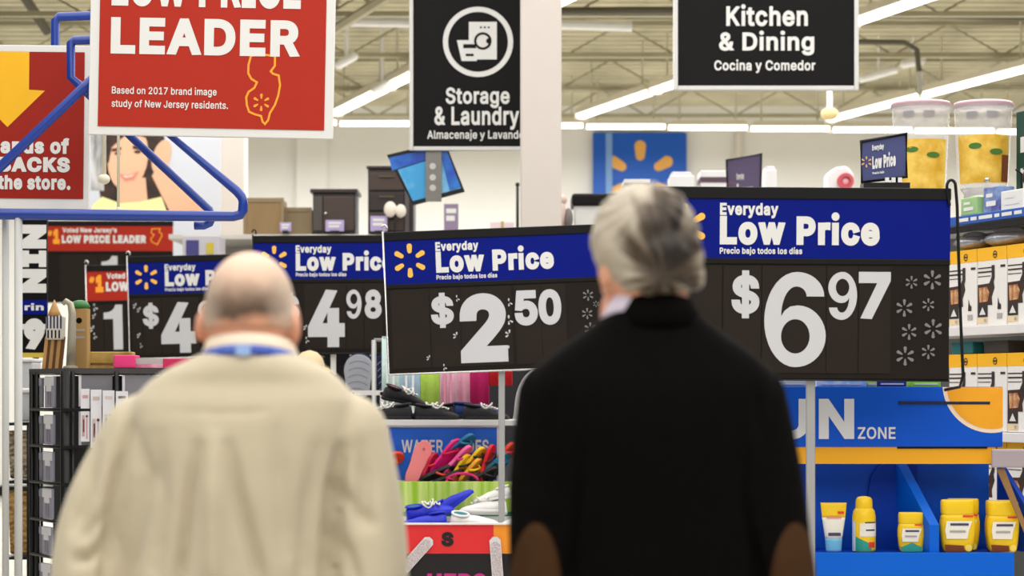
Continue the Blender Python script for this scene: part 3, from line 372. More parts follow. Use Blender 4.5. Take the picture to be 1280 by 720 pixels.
# heavy price numerals with curved terminals, drawn at full weight: circled keys stand for the price-card shapes of 1, 6 and 9
six = (arc(275, 535, 213, 185, 0, 90) + arc(275, 350, 255, 370, 90, 180)[1:] + arc(262, 350, 242, 350, 180, 270)[1:] + arc(262, 235, 240, 235, 270, 360)[1:] + arc(280, 235, 222, 232, 0, 90)[1:]
       + [(222, 458), (178, 426), (152, 385)] + arc(270, 385, 118, 225, 180, 90)[1:] + arc(270, 535, 80, 75, 90, 0)[1:])
six_hole = arc(264, 233, 112, 130, 360, 0, 28)[:-1]
GLYPHS['\u2465'] = (520, [six, six_hole])
GLYPHS['\u2468'] = (520, [[(522 - x, 720 - y) for x, y in six], [(522 - x, 720 - y) for x, y in six_hole]])
GLYPHS['\u2460'] = (340, [[(170, 0), (318, 0), (318, 720), (208, 720), (190, 668), (150, 626), (90, 602), (20, 596), (20, 492), (170, 492)]])
GCACHE = {}
def glyph(ch, bold):
    key = (ch, bold)
    if key in GCACHE: return GCACHE[key]
    cs = [list(c) for c in GLYPHS[ch][1]]
    if bold and ch in 'ijáíé' and len(cs) > 1:        # keep the dot clear of the thickened stem
        k = max(range(len(cs)), key=lambda i: min(p[1] for p in cs[i]))
        cs[k] = [(x, y + bold * 1.5) for x, y in cs[k]]
    if bold:                                   # push every outline outwards
        fat = []
        for c in cs:
            n = len(c); q_ = []
            for i in range(n):
                a, p, q = Vector(c[i - 1]), Vector(c[i]), Vector(c[(i + 1) % n])
                d1, d2 = (p - a).normalized(), (q - p).normalized()
                n1, n2 = Vector((-d1.y, d1.x)), Vector((-d2.y, d2.x))
                mm = n1 + n2
                mm = n1 if mm.length < 1e-3 else mm.normalized()
                o_ = p + mm * min(1.0 / max(mm.dot(n1), 0.2), 1.5) * bold
                q_.append((o_.x, o_.y))
            fat.append(q_)
        cs = fat
    pts, edges = [], []
    for c in cs:
        b = len(pts); n = len(c)
        pts += [Vector(p) for p in c]
        edges += [(b + i, b + (i + 1) % n) for i in range(n)]
    v2, e2, f2, _a, _b, _c = delaunay_2d_cdt(pts, edges, [], 0, 1e-4)
    tris = []
    for f in f2:
        x = sum(v2[i].x for i in f) / len(f); y = sum(v2[i].y for i in f) / len(f); w = 0
        for c in cs:
            for i in range(len(c)):
                (x0, y0), (x1, y1) = c[i], c[(i + 1) % len(c)]
                if (y0 <= y) != (y1 <= y):
                    if x0 + (y - y0) * (x1 - x0) / (y1 - y0) > x: w += 1 if y1 > y0 else -1
        if w: tris.append(tuple((v2[i].x, v2[i].y) for i in f))
    GCACHE[key] = tris
    return tris

def text(mb, s, x0, x1, z0, z1, y, bold=40, turn=False):
    """flat lettering that fills the box x0..x1, z0..z1 at depth y; z0..z1 spans what the words actually occupy"""
    pen, quads = 0.0, []
    for ch in s:
        if ch == ' ':
            pen += 190 + bold * 0.6; continue
        for t in glyph(ch, bold):
            quads.append([(x + pen, z) for x, z in t])
        pen += GLYPHS[ch][0] + bold * 1.35
    xs = [p[0] for q in quads for p in q]; zs = [p[1] for q in quads for p in q]
    a0, a1, b0, b1 = min(xs), max(xs), min(zs), max(zs)
    for q in quads:
        pp = []
        for x, z in q:
            u, w = (x - a0) / (a1 - a0), (z - b0) / (b1 - b0)
            if turn: u, w = 1 - w, u          # reads upwards
            pp.append((x0 + u * (x1 - x0), y, z0 + w * (z1 - z0)))
        n = Vector(pp[1]) - Vector(pp[0])
        m_ = n.cross(Vector(pp[2]) - Vector(pp[0]))
        mb.add(pp if m_.y < 0 else pp[::-1], [tuple(range(len(pp)))])
    return mb

def flat_mesh(mb, name, m, parent, label=None):
    me = bpy.data.meshes.new(name)
    me.from_pydata([tuple(p) for p in mb.v], [], mb.f)
    me.materials.append(m)
    return link(name, me, parent, False, 0, label)

def petals(mb, cx, cz, R, y, n=6, r0=0.42, w0=0.125, w1=0.155, rot=90, only=None):
    """sunburst: tapered round-ended rays"""
    for k in range(n):
        if only and k not in only: continue
        a = radians(rot + 360.0 / n * k); d = Vector((cos(a), sin(a))); s = Vector((-d.y, d.x))
        pts = []
        for q in range(9):
            t = -pi / 2 + pi * q / 8
            pts.append(d * (R * (1 - w1) + R * w1 * cos(t)) + s * R * w1 * sin(t))
        for q in range(7):
            t = pi / 2 + pi * q / 6
            pts.append(d * (R * (r0 + w0) + R * w0 * cos(t)) + s * R * w0 * sin(t))
        mb.add([(cx + p.x, y, cz + p.y) for p in pts], [tuple(range(len(pts)))])
    return mb

def line2d(mb, pts, w, y, closed=False):
    """flat stroke of width w through points in x-z, mitred at the corners"""
    pts = [Vector(p) for p in pts]; n = len(pts); L, R_ = [], []
    for i in range(n):
        a = pts[i - 1] if (i or closed) else None
        b = pts[(i + 1) % n] if (i < n - 1 or closed) else None
        d1 = (pts[i] - a).normalized() if a is not None else (b - pts[i]).normalized()
        d2 = (b - pts[i]).normalized() if b is not None else d1
        n1, n2 = Vector((-d1.y, d1.x)), Vector((-d2.y, d2.x))
        mm = n1 + n2; mm = n1 if mm.length < 1e-3 else mm.normalized()
        k = w / 2 * min(1.0 / max(mm.dot(n1), .3), 1.8)
        L.append(pts[i] + mm * k); R_.append(pts[i] - mm * k)
    v = [(p.x, y, p.y) for p in L] + [(p.x, y, p.y) for p in R_]
    return mb.add(v, [(i, n + i, n + (i + 1) % n, (i + 1) % n) for i in range(n if closed else n - 1)])
def disc(mb, cx, cz, r, y, r2=None, n=28, sz=1.0):
    v = []
    for k in range(n):
        a = 2 * pi * k / n
        v.append((cx + r * cos(a), y, cz + sz * r * sin(a)))
    if r2 is None:
        return mb.add(v, [tuple(range(n))])
    for k in range(n):
        a = 2 * pi * k / n
        v.append((cx + r2 * cos(a), y, cz + sz * r2 * sin(a)))
    return mb.add(v, [(k, (k + 1) % n, n + (k + 1) % n, n + k) for k in range(n)])
def patch(mb, poly, y):
    n = len(poly)
    area = sum(poly[i][0] * poly[(i + 1) % n][1] - poly[(i + 1) % n][0] * poly[i][1] for i in range(n))
    if area < 0: poly = poly[::-1]
    return mb.add([(x, y, z) for x, z in poly], [tuple(range(n))])
def rect(mb, x0, x1, z0, z1, y):
    return patch(mb, [(x0, z0), (x1, z0), (x1, z1), (x0, z1)], y)

# ------------------------------------------------------------------ materials in common use
WHITE = mat('white_paint', (232, 228, 222), 0.5)
OFFWHITE = mat('off_white_paint', (222, 214, 206), 0.6)
PRINT_WHITE = mat('white_print', (222, 221, 219), 0.5, var=0.02)
RED = mat('red_sign_print', (172, 42, 25), 0.5, spec=.2, var=0.04)
DARKRED = mat('deep_red_sign_print', (152, 34, 22), 0.5, spec=.2, var=0.04)
ORANGE = mat('orange_print', (250, 160, 40), 0.5)
YELLOW = mat('yellow_print', (240, 180, 20), 0.5)
BURST = mat('sunburst_print', (250, 190, 80), 0.5)
BLACK = mat('black_sign_print', (10, 9, 9), 0.5, spec=.15)
PRICEBLACK = mat('price_panel_black', (30, 24, 20), 0.5, spec=.15, var=0.12, scale=5)
CARD = mat('price_card_brown_black', (38, 31, 26), 0.5, spec=.15, var=0.1, scale=7)
BARBLACK = mat('black_plastic', (16, 15, 15), 0.5, spec=.2)
BLUE = mat('royal_blue_print', (0, 20, 122), 0.45, spec=.12, var=0.08, scale=3)
DIGIT = mat('digit_white', (200, 200, 204), 0.45, var=0.03)
SPARK = mat('grey_spark_print', (124, 122, 120), 0.5)
CHROME = mat('chrome_wire', (205, 203, 200), 0.25, 0.9)
STEEL = mat('grey_steel_post', (172, 172, 172), 0.4, 0.35)
FRAMEGREY = mat('aluminium_frame', (205, 204, 202), 0.4, 0.2)
TUBEBLUE = mat('blue_tube_enamel', (10, 52, 146), 0.3, var=0.05, spec=0.6)
BLACKMETAL = mat('black_metal', (22, 22, 23), 0.4, 0.3)
# ================================================================== THE SETTING
floor_m = mat('vinyl_floor', (205, 200, 190), 0.25, var=0.06, scale=1.2)
deck_m = mat('roof_deck', (190, 184, 158), 0.8, var=0.4, scale=2.2, stretch=(1, 0.4, 1))
joist_m = mat('joist_paint', (166, 160, 134), 0.7, var=0.2, scale=3)
wall_m = mat('back_wall_paint', (232, 231, 227), 0.7, var=0.03, scale=0.6)
fl = MB().box(-16, 24, -7, 31, -0.1, 0.0).build('floor', floor_m); struct(fl)
wb = MB().box(-16, 24, 30.0, 30.2, 0, 5.9).build('wall_back', wall_m); struct(wb)

DR = Vector((-0.338, 0.941, 0))                     # the store's aisle direction
def deck():
    """corrugated steel roof deck, ribs running along x"""
    prof = []
    y = -7.0
    while y < 31.0:
        prof += [(y, 5.62), (y + 0.10, 5.62), (y + 0.14, 5.70), (y + 0.26, 5.70)]
        y += 0.30
    n = len(prof); v = []
    for x in (-16, 24):
        v += [(x, a, b) for a, b in prof]
    v += [(-16, -7, 5.9), (-16, 31.1, 5.9), (24, -7, 5.9), (24, 31.1, 5.9)]
    f = [(i, i + 1, n + i + 1, n + i) for i in range(n - 1)] + [(2 * n, 2 * n + 1, 2 * n + 3, 2 * n + 2)]
    return MB().add(v, f)
struct(deck().build('ceiling', deck_m))
def joist(y, z0, z1, name, pitch=0.6, t=0.045):
    m = MB()
    m.box(-9, 16, y - t, y + t, z1 - 0.05, z1); m.box(-9, 16, y - t, y + t, z0, z0 + 0.05)
    x = -9.0; k = 0
    while x < 16:
        a, b = (z0 + .03, z1 - .03) if k % 2 == 0 else (z1 - .03, z0 + .03)
        m.tube([(x, y, a), (x + pitch, y, b)], 0.011, 5)
        x += pitch; k += 1
    return struct(m.build(name, joist_m))
for k, y in enumerate((20.4, 22.9, 25.4, 27.9)):
    joist(y, 5.18, 5.58, 'ceiling_joist')
# girders running with the aisles
for off in (-3.2,):
    base = Vector((off, 24.5, 0))
    a, b = base - DR * 6.5, base + DR * 5.5
    g = MB()
    for z in (5.06, 5.5):
        g.tube([a + Vector((0, 0, z)), b + Vector((0, 0, z))], 0.05, 6)
    L = 12.0; k = 0
    for i in range(14):
        p, q = a + DR * (L * i / 14), a + DR * (L * (i + 1) / 14)
        z0, z1 = (5.06, 5.5) if i % 2 else (5.5, 5.06)
        g.tube([p + Vector((0, 0, z0)), q + Vector((0, 0, z1))], 0.022, 5)
    struct(g.build('ceiling_girder', joist_m))
pipe_m = mat('white_pipe', (226, 226, 226), 0.4)
for (xa, xb, py, D) in ((360, 520, 25, 21.0), (690, 790, 30, 21.4)):
    struct(MB().tube([P(xa, py, D), P(xb, py + 3, D)], 0.055, 10).build('ceiling_pipe', pipe_m))
darkpipe = mat('dark_conduit', (92, 88, 74), 0.6)
for pts, r in (([(1060, 52, 22), (1130, 53, 22), (1146, 62, 22), (1150, 100, 22), (1150, 118, 22)], 0.03),
               ([(1040, 16, 20.5), (1300, 22, 20.5)], 0.04), ([(690, 14, 20.3), (860, 13, 20.3)], 0.04), ([(20, -20, 21), (60, 40, 21.5)], 0.05)):
    struct(MB().tube([P(*p) for p in pts], r, 8).build('ceiling_conduit', darkpipe))

col_m = mat('column_paint', (204, 195, 188), 0.6, var=0.02)
def column(px0, px1, D, depth):
    a, b = P(px0, 490, D).x, P(px1, 490, D).x
    w = b - a
    c = MB()
    c.box(a, b, D, D + depth, 0, 5.65)
    o = c.build('column', col_m, bevel=0.012)
    return struct(o)
column(650.5, 702, 13.0, 0.26)
column(276, 306, 20.0, 0.24)
struct(MB().box(-3.10, -2.66, 29.9, 30.02, 0, 5.6).build('column', wall_m))      # pilaster on the back wall behind the cabinets
struct(MB().tube([P(923, 166, 29.9), P(923, 330, 29.9)], 0.055, 10).build('trim_1', OFFWHITE))
struct(MB().box(-16, 24, 29.93, 30.0, 0, 0.15).build('baseboard_back', BLACKMETAL))

# ------------------------------------------------------------------ ceiling lights
tube_m = mat('fluorescent_diffuser', (255, 252, 245), 0.4, emit=5.0)
house_m = mat('light_housing', (205, 198, 178), 0.5)
def ceiling_light(label, mid, ang, L, group):
    t = thing('ceiling_light', label, 'ceiling light', mid, ang, group)
    d = MB()
    d.loft([[(x, 0.075 * cos(q), -0.055 * sin(q)) for q in [pi * k / 10 for k in range(11)]] for x in (-L / 2 + .02, L / 2 - .02)])
    d.build('diffuser', tube_m, t, True)
    h = MB().prism([(-L / 2, 0.0), (L / 2, 0.0), (L / 2 - .06, 0.07), (-L / 2 + .06, 0.07)], -0.10, 0.10)
    h.build('housing', house_m, t)
    for s in (-1, 1):
        MB().box(s * L / 2 - .012, s * L / 2 + .012, -.085, .085, -.06, 0.002).build('end_cap', house_m, t)
        MB().tube([(s * L * .35, 0, .06), (s * L * .35, 0, 0.62)], 0.012, 6).build('hanger', house_m, t)
    return t
ORD = ['nearest to', 'second from', 'third from', 'fourth from', 'fifth from', 'sixth from']
rows = [((-2.2, 26.0), 'beside the storage sign', 'tube lights of the row by the storage sign'),
        ((0.86, 26.3), 'behind the kitchen sign', 'tube lights of the row by the kitchen sign'),
        ((4.05, 26.6), 'above the drink dispensers', 'tube lights of the row over the dispensers')]
rd = Vector((0.354, -1.0, 0)).normalized()
for (x, y), where, grp in rows:
    for k in range(6):
        c = Vector((x, y, 5.0)) + rd * (1.2 + k * 2.34)
        if k == 0: p0 = c
        ceiling_light(f'glowing tube light {ORD[k]} the back wall in the ceiling row {where}', c, atan2(rd.y, rd.x), 2.32, grp)
cross = []
for k in range(11):
    px = 372 + 102.5 * k
    D = 27.1
    c = P(px, 151 + (px - 372) * 0.0125, D)
    n = 'first second third fourth fifth sixth seventh eighth ninth tenth eleventh'.split()[k]
    ceiling_light(f'glowing tube light, {n} from the left along the top of the back wall', c, 0.0, 1.05, 'tube lights along the back wall')
# small ceiling fittings
can_m = mat('white_fitting', (236, 236, 236), 0.35)
for (px, py, D, lab) in ((433, 76, 22.5, 'white ceiling spotlight beside the red low price leader sign'), (478, 108, 23.5, 'small white ceiling fitting just above the slanting tube light left of the storage sign')):
    t = thing('ceiling_spotlight', lab, 'ceiling light', P(px, py, D))
    MB().capsule((-.08, 0, -.04), (.08, 0, .05), .05, .05).build('body', can_m, t, True)
    MB().tube([(0, 0, .05), (0, 0, 5.6 - P(px, py, D).z)], .02, 8).build('stem', can_m, t)
for (xa, ya, xb, yb, D, lab) in ((1078, 98, 1118, 87, 24.0, 'white fitting hanging under the roof just right of the kitchen sign'), (1130, 80, 1152, 76, 24.0, 'short white fitting under the roof right of the longer one')):
    a, b = P(xa, ya, D), P(xb, yb, D)
    t = thing('ceiling_fitting', lab, 'ceiling fitting', (a + b) / 2)
    d = (b - a) / 2
    MB().capsule(-d, d, .05, .05).build('body', can_m, t, True)
    MB().tube([(0, 0, .03), (0, 0, 5.6 - ((a + b) / 2).z)], .012, 6).build('stem', can_m, t)
t = thing('ceiling_fitting', 'pale pendant pipe fitting hanging below the kitchen and dining sign', 'ceiling fitting', P(1037, 138, 23))
MB().tube([(0, 0, 5.6 - P(1037, 138, 23).z), (0, 0, 0)], .028, 8).build('stem', can_m, t)
MB().ball((0, 0, -.04), (.10, .10, .07)).build('head', mat('brass_fitting', (190, 170, 120), .5), t, True)

# ------------------------------------------------------------------ the blue wall sign far behind
wallblue = mat('wall_sign_blue', (18, 88, 190), .4, var=.05, scale=1.0)
D = 29.9
t = thing('wall_sign', 'blue square wall sign with an orange sunburst on the far back wall', 'wall sign', P(800, 236, D))
s = S(D)
def LX(px): return (px - 800) / s
def LZ(py): return (236 - py) / s
MB().box(LX(741), LX(858), -.05, .05, LZ(330), LZ(166)).build('panel', wallblue, t, bevel=.01)
m = MB(); petals(m, LX(800), LZ(222), 46 / s, -.058, 6, .45)
flat_mesh(m, 'sunburst', mat('wall_burst', (226, 170, 84), .5), t)
MB().box(LX(757), LX(765), -.07, -.05, LZ(330), LZ(166)).build('light_strip', mat('pale_blue_strip', (120, 160, 214), .5), t)

# ================================================================== HANGING SIGNS
def sign_root(name, label, cat, px, py, D, rotz=0.0, group=None):
    t = thing(name, label, cat, P(px, py, D), rotz, group)
    s = S(D)
    return t, s, (lambda x: (x - px) / s), (lambda y: (py - y) / s)

# big red sign
D = 8.74
roll = radians(-1.1)
t, s, _x, _z = sign_root('red_sign', 'large red hanging sign with white border reading low price leader and an orange state outline', 'sign', 110, 168, D)
R = Matrix.Rotation(-roll, 4, 'Y')
def XX(px): return (px - 110) / s
def ZZ(py): return (168 - py) / s
MB(R).box(0, XX(416), 0, .022, 0, ZZ(-70)).build('panel', PRINT_WHITE, t, bevel=.003)
m = MB(R); rect(m, XX(122), XX(405), ZZ(157.5), ZZ(-60), -.003); flat_mesh(m, 'red_face', RED, t)
m = MB(R)
text(m, 'LEADER', XX(136.5), XX(373), ZZ(66.5), ZZ(21), -.005, 42)
text(m, 'LOW PRICE', XX(136.5), XX(373), ZZ(7), ZZ(-40), -.005, 42)
text(m, 'Based on 2017 brand image', XX(139), XX(270), ZZ(119), ZZ(107), -.005, 14)
text(m, 'study of New Jersey residents.', XX(139), XX(284.5), ZZ(135.5), ZZ(123.5), -.005, 14)
flat_mesh(m, 'lettering', PRINT_WHITE, t)
nj = [(312, 68), (309, 80), (309, 90), (313, 97), (320, 101), (317, 108), (310, 113), (307, 120), (308, 130), (311, 138), (318, 141), (326, 143), (328, 150), (331, 153), (335, 148), (337, 139), (343, 129), (347, 117), (349, 104), (347, 92), (340, 90), (337, 87), (342, 80), (342, 68), (326, 66)]
m = MB(R)
line2d(m, [(XX(a), ZZ(b - 2)) for a, b in nj], 2.6 / s, -.0045, True)
petals(m, XX(326), ZZ(124), 11 / s, -.0045, 6, .4, .09, .15)
flat_mesh(m, 'state_outline', ORANGE, t)
MB().tube([(XX(310), .012, ZZ(-60)), (XX(310), .012, 5.62 - t.location.z)], .006, 6).build('hanging_wire', CHROME, t)

# red sign with the yellow arrow
D = 9.21
t, s, _x, _z = sign_root('red_sign', 'red sign with a yellow down arrow behind the blue tube frame', 'sign', 8, 262, D)
def XX(px): return (px - 8) / s
def ZZ(py): return (262 - py) / s
R = Matrix.Rotation(radians(.6), 4, 'Y')
MB(R).box(XX(-94), XX(110.5), 0, .02, 0, ZZ(56)).build('panel', PRINT_WHITE, t, bevel=.003)
m = MB(R); rect(m, XX(-88), XX(104), ZZ(248), ZZ(64.5), -.003); flat_mesh(m, 'red_face', DARKRED, t)
m = MB(R); patch(m, [(XX(a), ZZ(b)) for a, b in ((-19, 64.5), (35, 64.5), (35, 112), (55, 113), (8.5, 159), (-38, 113), (-19, 112))], -.0045)
flat_mesh(m, 'arrow', YELLOW, t)
m = MB(R)
text(m, 'Thousands of', XX(-71), XX(86), ZZ(192), ZZ(172), -.005, 45)
text(m, 'ROLLBACKS', XX(-71), XX(87), ZZ(215), ZZ(196), -.005, 55)
text(m, 'across the store.', XX(-71), XX(88), ZZ(237), ZZ(219), -.005, 45)
flat_mesh(m, 'lettering', PRINT_WHITE, t)

# black department signs
def dept(label, px0, px1, pyb, D, rim, extra, top=-130):
    t, s, X, Z = sign_root('department_sign', label, 'sign', px0, pyb, D)
    MB().rect_frame(0, X(px1), 0, Z(top), rim / s, 0, .05).build('frame', FRAMEGREY, t, bevel=.004)
    MB().box(rim * .8 / s, X(px1) - rim * .8 / s, .012, .04, rim * .8 / s, Z(top) - rim * .8 / s).build('panel', BLACK, t)
    for f in (.2, .8):
        MB().tube([(X(px1) * f, .025, Z(top) - .01), (X(px1) * f, .025, 5.62 - t.location.z)], .008, 6).build('hanging_wire', CHROME, t)
    extra(t, s, X, Z)
    return t
def kitchen(t, s, X, Z):
    m = MB()
    text(m, 'Kitchen', X(908), X(1010), Z(32.5), Z(5), .008, 28)
    text(m, '& Dining', X(899), X(1018), Z(69), Z(38), .008, 28)
    text(m, 'Cocina y Comedor', X(893), X(1019.5), Z(91), Z(74), .008, 26)
    flat_mesh(m, 'lettering', PRINT_WHITE, t)
dept('black hanging department sign reading kitchen and dining', 842, 1073.5, 112.5, 13.5, 5.5, kitchen)
def storage(t, s, X, Z):
    m = MB()
    text(m, 'Storage', X(557), X(637), Z(135), Z(109), .008, 24)
    text(m, '& Laundry', X(543), X(649), Z(162), Z(133), .008, 24)
    text(m, 'Almacenaje y Lavandería', X(534), X(668), Z(176), Z(162), .008, 18)
    flat_mesh(m, 'lettering', PRINT_WHITE, t)
    m = MB()
    disc(m, X(597.5), Z(52), 44 / s, .009, 37.5 / s, 40)
    rect(m, X(586), X(621), Z(74), Z(27), .009)
    patch(m, [(X(a), Z(b)) for a, b in ((571, 50), (599, 50), (596, 76), (577, 76))], .0075)
    flat_mesh(m, 'washer_pictogram', PRINT_WHITE, t)
    m = MB()
    disc(m, X(603.5), Z(51), 11 / s, .0065, 8 / s)
    for q in range(3): disc(m, X(601 + 5 * q), Z(34), 1.3 / s, .0065, n=8)
    rect(m, X(579), X(595), Z(60), Z(55), .006); rect(m, X(582), X(592), Z(70), Z(67), .006)
    disc(m, X(611), Z(51), 3.4 / s, .006)
    flat_mesh(m, 'pictogram_cutout', BLACK, t)
dept('black hanging department sign reading storage and laundry, partly behind the tall column', 511.5, 683, 188, 13.8, 5, storage)

# ================================================================== PRICE SIGNS ON POSTS
def price_sign(label, px0, py0, sc_, D, roll, digits, rear=None, post_px=None, red=False, sparks=(), edge=CHROME, chips=(), hook='left', words=True, cards=(), post_m=STEEL, foot_z=0.0):
    """one everyday-price sign; every px argument is read off the photograph and taken to the sign's own plane"""
    s = S(D)
    W, H = 374.0 * sc_ / s, 238.0 * sc_ / s
    rp = post_px if post_px is not None else px0 + 187 * sc_
    bx = P(rp, 490, D).x
    t = thing('price_sign', label, 'price sign', (bx, D, 0), 0, 'price signs on posts')
    o = P(px0, py0, D)
    th = radians(roll)
    M = Matrix.Translation((o.x - bx, 0, o.z)) @ Matrix.Rotation(-th, 4, 'Y')
    c, sn = cos(th), sin(th)
    def q(px, py):
        u, v = (px - px0) / s, (py0 - py) / s
        return (u * c + v * sn, -u * sn + v * c)
    def box(m, word, x0, x1, y0, y1, y, bold):
        cx_, cz = q((x0 + x1) / 2, (y0 + y1) / 2); w, h = (x1 - x0) / 2 / s, (y1 - y0) / 2 / s
        text(m, word, cx_ - w, cx_ + w, cz - h, cz + h, y, bold)
    u = sc_ / s                                           # one px of the reference sign, in metres
    hd = -87 * u                                          # foot of the header band
    MB(M).box(0, W, .004, .026, -H, 0).build('back_board', BARBLACK, t, bevel=.003)
    MB(M).box(-.002, W + .002, -.010, .03, -13 * u, 2 * u).build('top_rail', BARBLACK, t, bevel=.004)
    MB(M).box(0, W, -.004, .005, hd, -12 * u).build('header', RED if red else BLUE, t)
    MB(M).box(0, W, -.008, .006, hd - 7 * u, hd).build('divider_rail', BARBLACK, t, bevel=.002)
    MB(M).box(.002, W - .002, -.002, .005, -H + .004, hd - 7 * u).build('price_panel', PRICEBLACK, t)
    m = MB(M)
    if red:
        text(m, "Voted New Jersey's", 50 * u, 210 * u, -36 * u, -18 * u, -.006, 40)
        text(m, 'LOW PRICE LEADER', 48 * u, 296 * u, -64 * u, -40 * u, -.006, 60)
    else:
        text(m, 'Everyday', 86 * u, 159 * u, -37 * u, -18 * u, -.006, 40)
        text(m, 'Low Price', 86 * u, 286 * u, -70.5 * u, -29 * u, -.006, 50)
        text(m, 'Precio bajo todos los días', 86 * u, 189 * u, -83.5 * u, -73 * u, -.006, 30)
    flat_mesh(m, 'lettering', PRINT_WHITE, t)
    m = MB(M)
    if red:
        text(m, '#', 6 * u, 20 * u, -42 * u, -26 * u, -.006, 40)
        text(m, '1', 22 * u, 42 * u, -66 * u, -22 * u, -.006, 80)
        sj = [(312, 68), (309, 90), (320, 101), (308, 120), (311, 138), (328, 150), (331, 153), (337, 139), (349, 104), (347, 92), (338, 87), (342, 68)]
        line2d(m, [((310 + (a - 308) * .8) * u, (-20 - (b - 66) * .55) * u) for a, b in sj], 3 * u, -.006, True)
    else:
        petals(m, 42 * u, -47.5 * u, 29 * u, -.006)
    flat_mesh(m, 'header_emblem', (ORANGE if red else BURST), t)
    # removable price cards
    for (x0, x1) in cards:
        a, b = q(x0, py0)[0], q(x1, py0)[0]
        MB(M).box(a, b, -.005, 0, -H + 8 * u, hd - 9 * u).build('price_card', CARD, t)
    for (ch, x0, x1, y0, y1, b) in digits:
        m = MB(M); box(m, ch, x0, x1, y0, y1, -.0065, b)
        flat_mesh(m, 'price_digit', DIGIT, t)
    if sparks:
        m = MB(M)
        for (px, py, r) in sparks:
            x, z = q(px, py); petals(m, x, z, r / s, -.0066, 6, .3, .08, .17)
        flat_mesh(m, 'spark_pattern', SPARK, t)
    if chips:
        m = MB(M)
        for (px, py, r) in chips:
            x, z = q(px, py)
            petals(m, x, z, r / s, -.0066, 6, .25, .1, .2, only=(0, 1, 2) if (int(px + py) % 2) else (3, 4, 0))
        flat_mesh(m, 'spark_remnants', DIGIT, t)
    # wire rim and hook
    x_e = 0 if hook == 'left' else W
    rim = MB(M)
    if hook == 'left':
        rim.tube([(-.004, -.008, 4 * u), (-.004, -.008, -H - .004), (W * .98, -.008, -H - .004)], .0055, 8)
    else:
        rim.tube([(0, -.004, -H - .002), (W, -.004, -H - .002)], .003, 8)
    rim.build('wire_rim', edge, t, True)
    hk = MB(M)
    hx = x_e + (.004 if hook == 'left' else .0)
    pts = [(hx + .012 * cos(a) * (1 if hook == 'left' else -1), -.012, 8 * u + .018 * sin(a)) for a in [-.6 + k * .45 for k in range(9)]]
    if hook == 'right':
        pts = [(W - .005, -.012, -20 * u)] + [(W + .0 - .016 * cos(a), -.014, 4 * u + .024 * sin(a)) for a in [k * .45 for k in range(8)]] + [(W + .022, -.014, -20 * u), (W + .036, -.014, -150 * u), (W + .048, -.014, -232 * u), (W + .036, -.014, -246 * u), (W - .02, -.012, -250 * u)]
    hk.tube(pts, .0058 if hook == 'right' else .005, 8).build('hook', BLACKMETAL if hook == 'right' else edge, t, True)
    # post and foot
    top = P(rp, py0, D).z - H * .55
    MB().box(-.016, .016, .027, .052, foot_z + .015, top).build('post', post_m, t, bevel=.003)
    if foot_z:
        MB().box(-.03, .03, .01, .07, foot_z, foot_z + .015).build('foot_plate', BLACKMETAL, t, bevel=.003)
    else:
        MB().box(-.20, .20, -.12, .20, 0, .02).build('foot_plate', BLACKMETAL, t, bevel=.005)
    return t

price_sign('largest blue everyday low price sign, priced 6.97, above the sun care display', 814, 235, 1.0, 7.6, -.4,
           [('$', 914, 949, 338, 398, 36), ('\u2465', 955, 1032, 340, 459, 0), ('\u2468', 1035, 1071, 340, 400, 0), ('7', 1073, 1113, 340, 399, 42)],
           post_px=1015, hook='right', edge=BLACKMETAL, cards=((836, 903), (905, 952), (953.5, 1033), (1034, 1073), (1074.5, 1114)),
           sparks=((1165, 350, 12), (1139, 353, 8), (1130, 385, 11), (1160, 381, 8), (1136, 415, 10), (1166, 411, 12), (1131, 445, 12), (1160, 440, 9)))
price_sign('blue everyday low price sign priced 2.50, between the two men', 480, 292, .738, 10.4, 2.2,
           [('$', 538.5, 567, 366, 410, 36), ('2', 575, 634, 366.5, 453, 42), ('5', 643, 672, 363, 407, 42), ('0', 673, 701.5, 361.5, 406, 42)],
           post_px=627, foot_z=.803, cards=((485, 533), (534, 571), (572, 636), (640, 672.5), (673, 704)),
           sparks=((735, 369, 7), (734, 392, 7), (738, 411, 8), (745, 380, 4)),
           chips=((571, 373, 4), (571, 420, 5), (537, 448, 4), (555, 459, 4), (636, 378, 5), (636, 400, 6), (637, 418, 6), (636, 437, 5)))
price_sign('blue everyday low price sign priced 4.98, just right of the bald man', 317, 296, .612, 12.4, .3,
           [('4', 385, 431, 362, 434, 42), ('\u2468', 433, 452, 362, 398.5, 0), ('8', 456, 477, 362, 398.5, 42), ('$', 352, 374, 366, 404, 36)],
           post_px=416, hook='left', edge=BLACKMETAL, cards=((380, 432), (433, 454), (455, 478)), chips=((383, 410, 4), (383, 425, 4)), post_m=WHITE)
price_sign('blue everyday low price sign with a large 4, left of the bald man', 160, 322, .53, 14.1, 1.4,
           [('$', 178.5, 198.5, 378.5, 411, 36), ('4', 201.5, 245, 377.5, 441, 42), ('\u2468', 248, 268, 376, 408, 0), ('8', 270, 290, 375.5, 407.5, 42)],
           post_px=222, cards=((163, 176), (177, 200), (201, 246)), chips=((170, 383, 4), (175, 388, 4), (175, 420, 4), (176, 432, 3)))
price_sign('red low price leader sign showing a 1, in front of the other red one', 108, 333, .50, 15.6, 1.2,
           [('\u2460', 130, 153.5, 381, 437, 0), ('8', 166, 186, 381, 410, 42)], red=True, post_px=140,
           cards=((111, 128), (129, 155)), chips=((118, 384, 5), (117, 412, 5), (118, 420, 4), (119, 396, 4)))
price_sign('red low price leader sign higher up, under the blue tube rail', 57, 277, .425, 17.8, 0,
           [('\u2460', 127, 147, 320, 362, 0)], red=True, post_px=120, cards=((75, 122), (123, 150)))
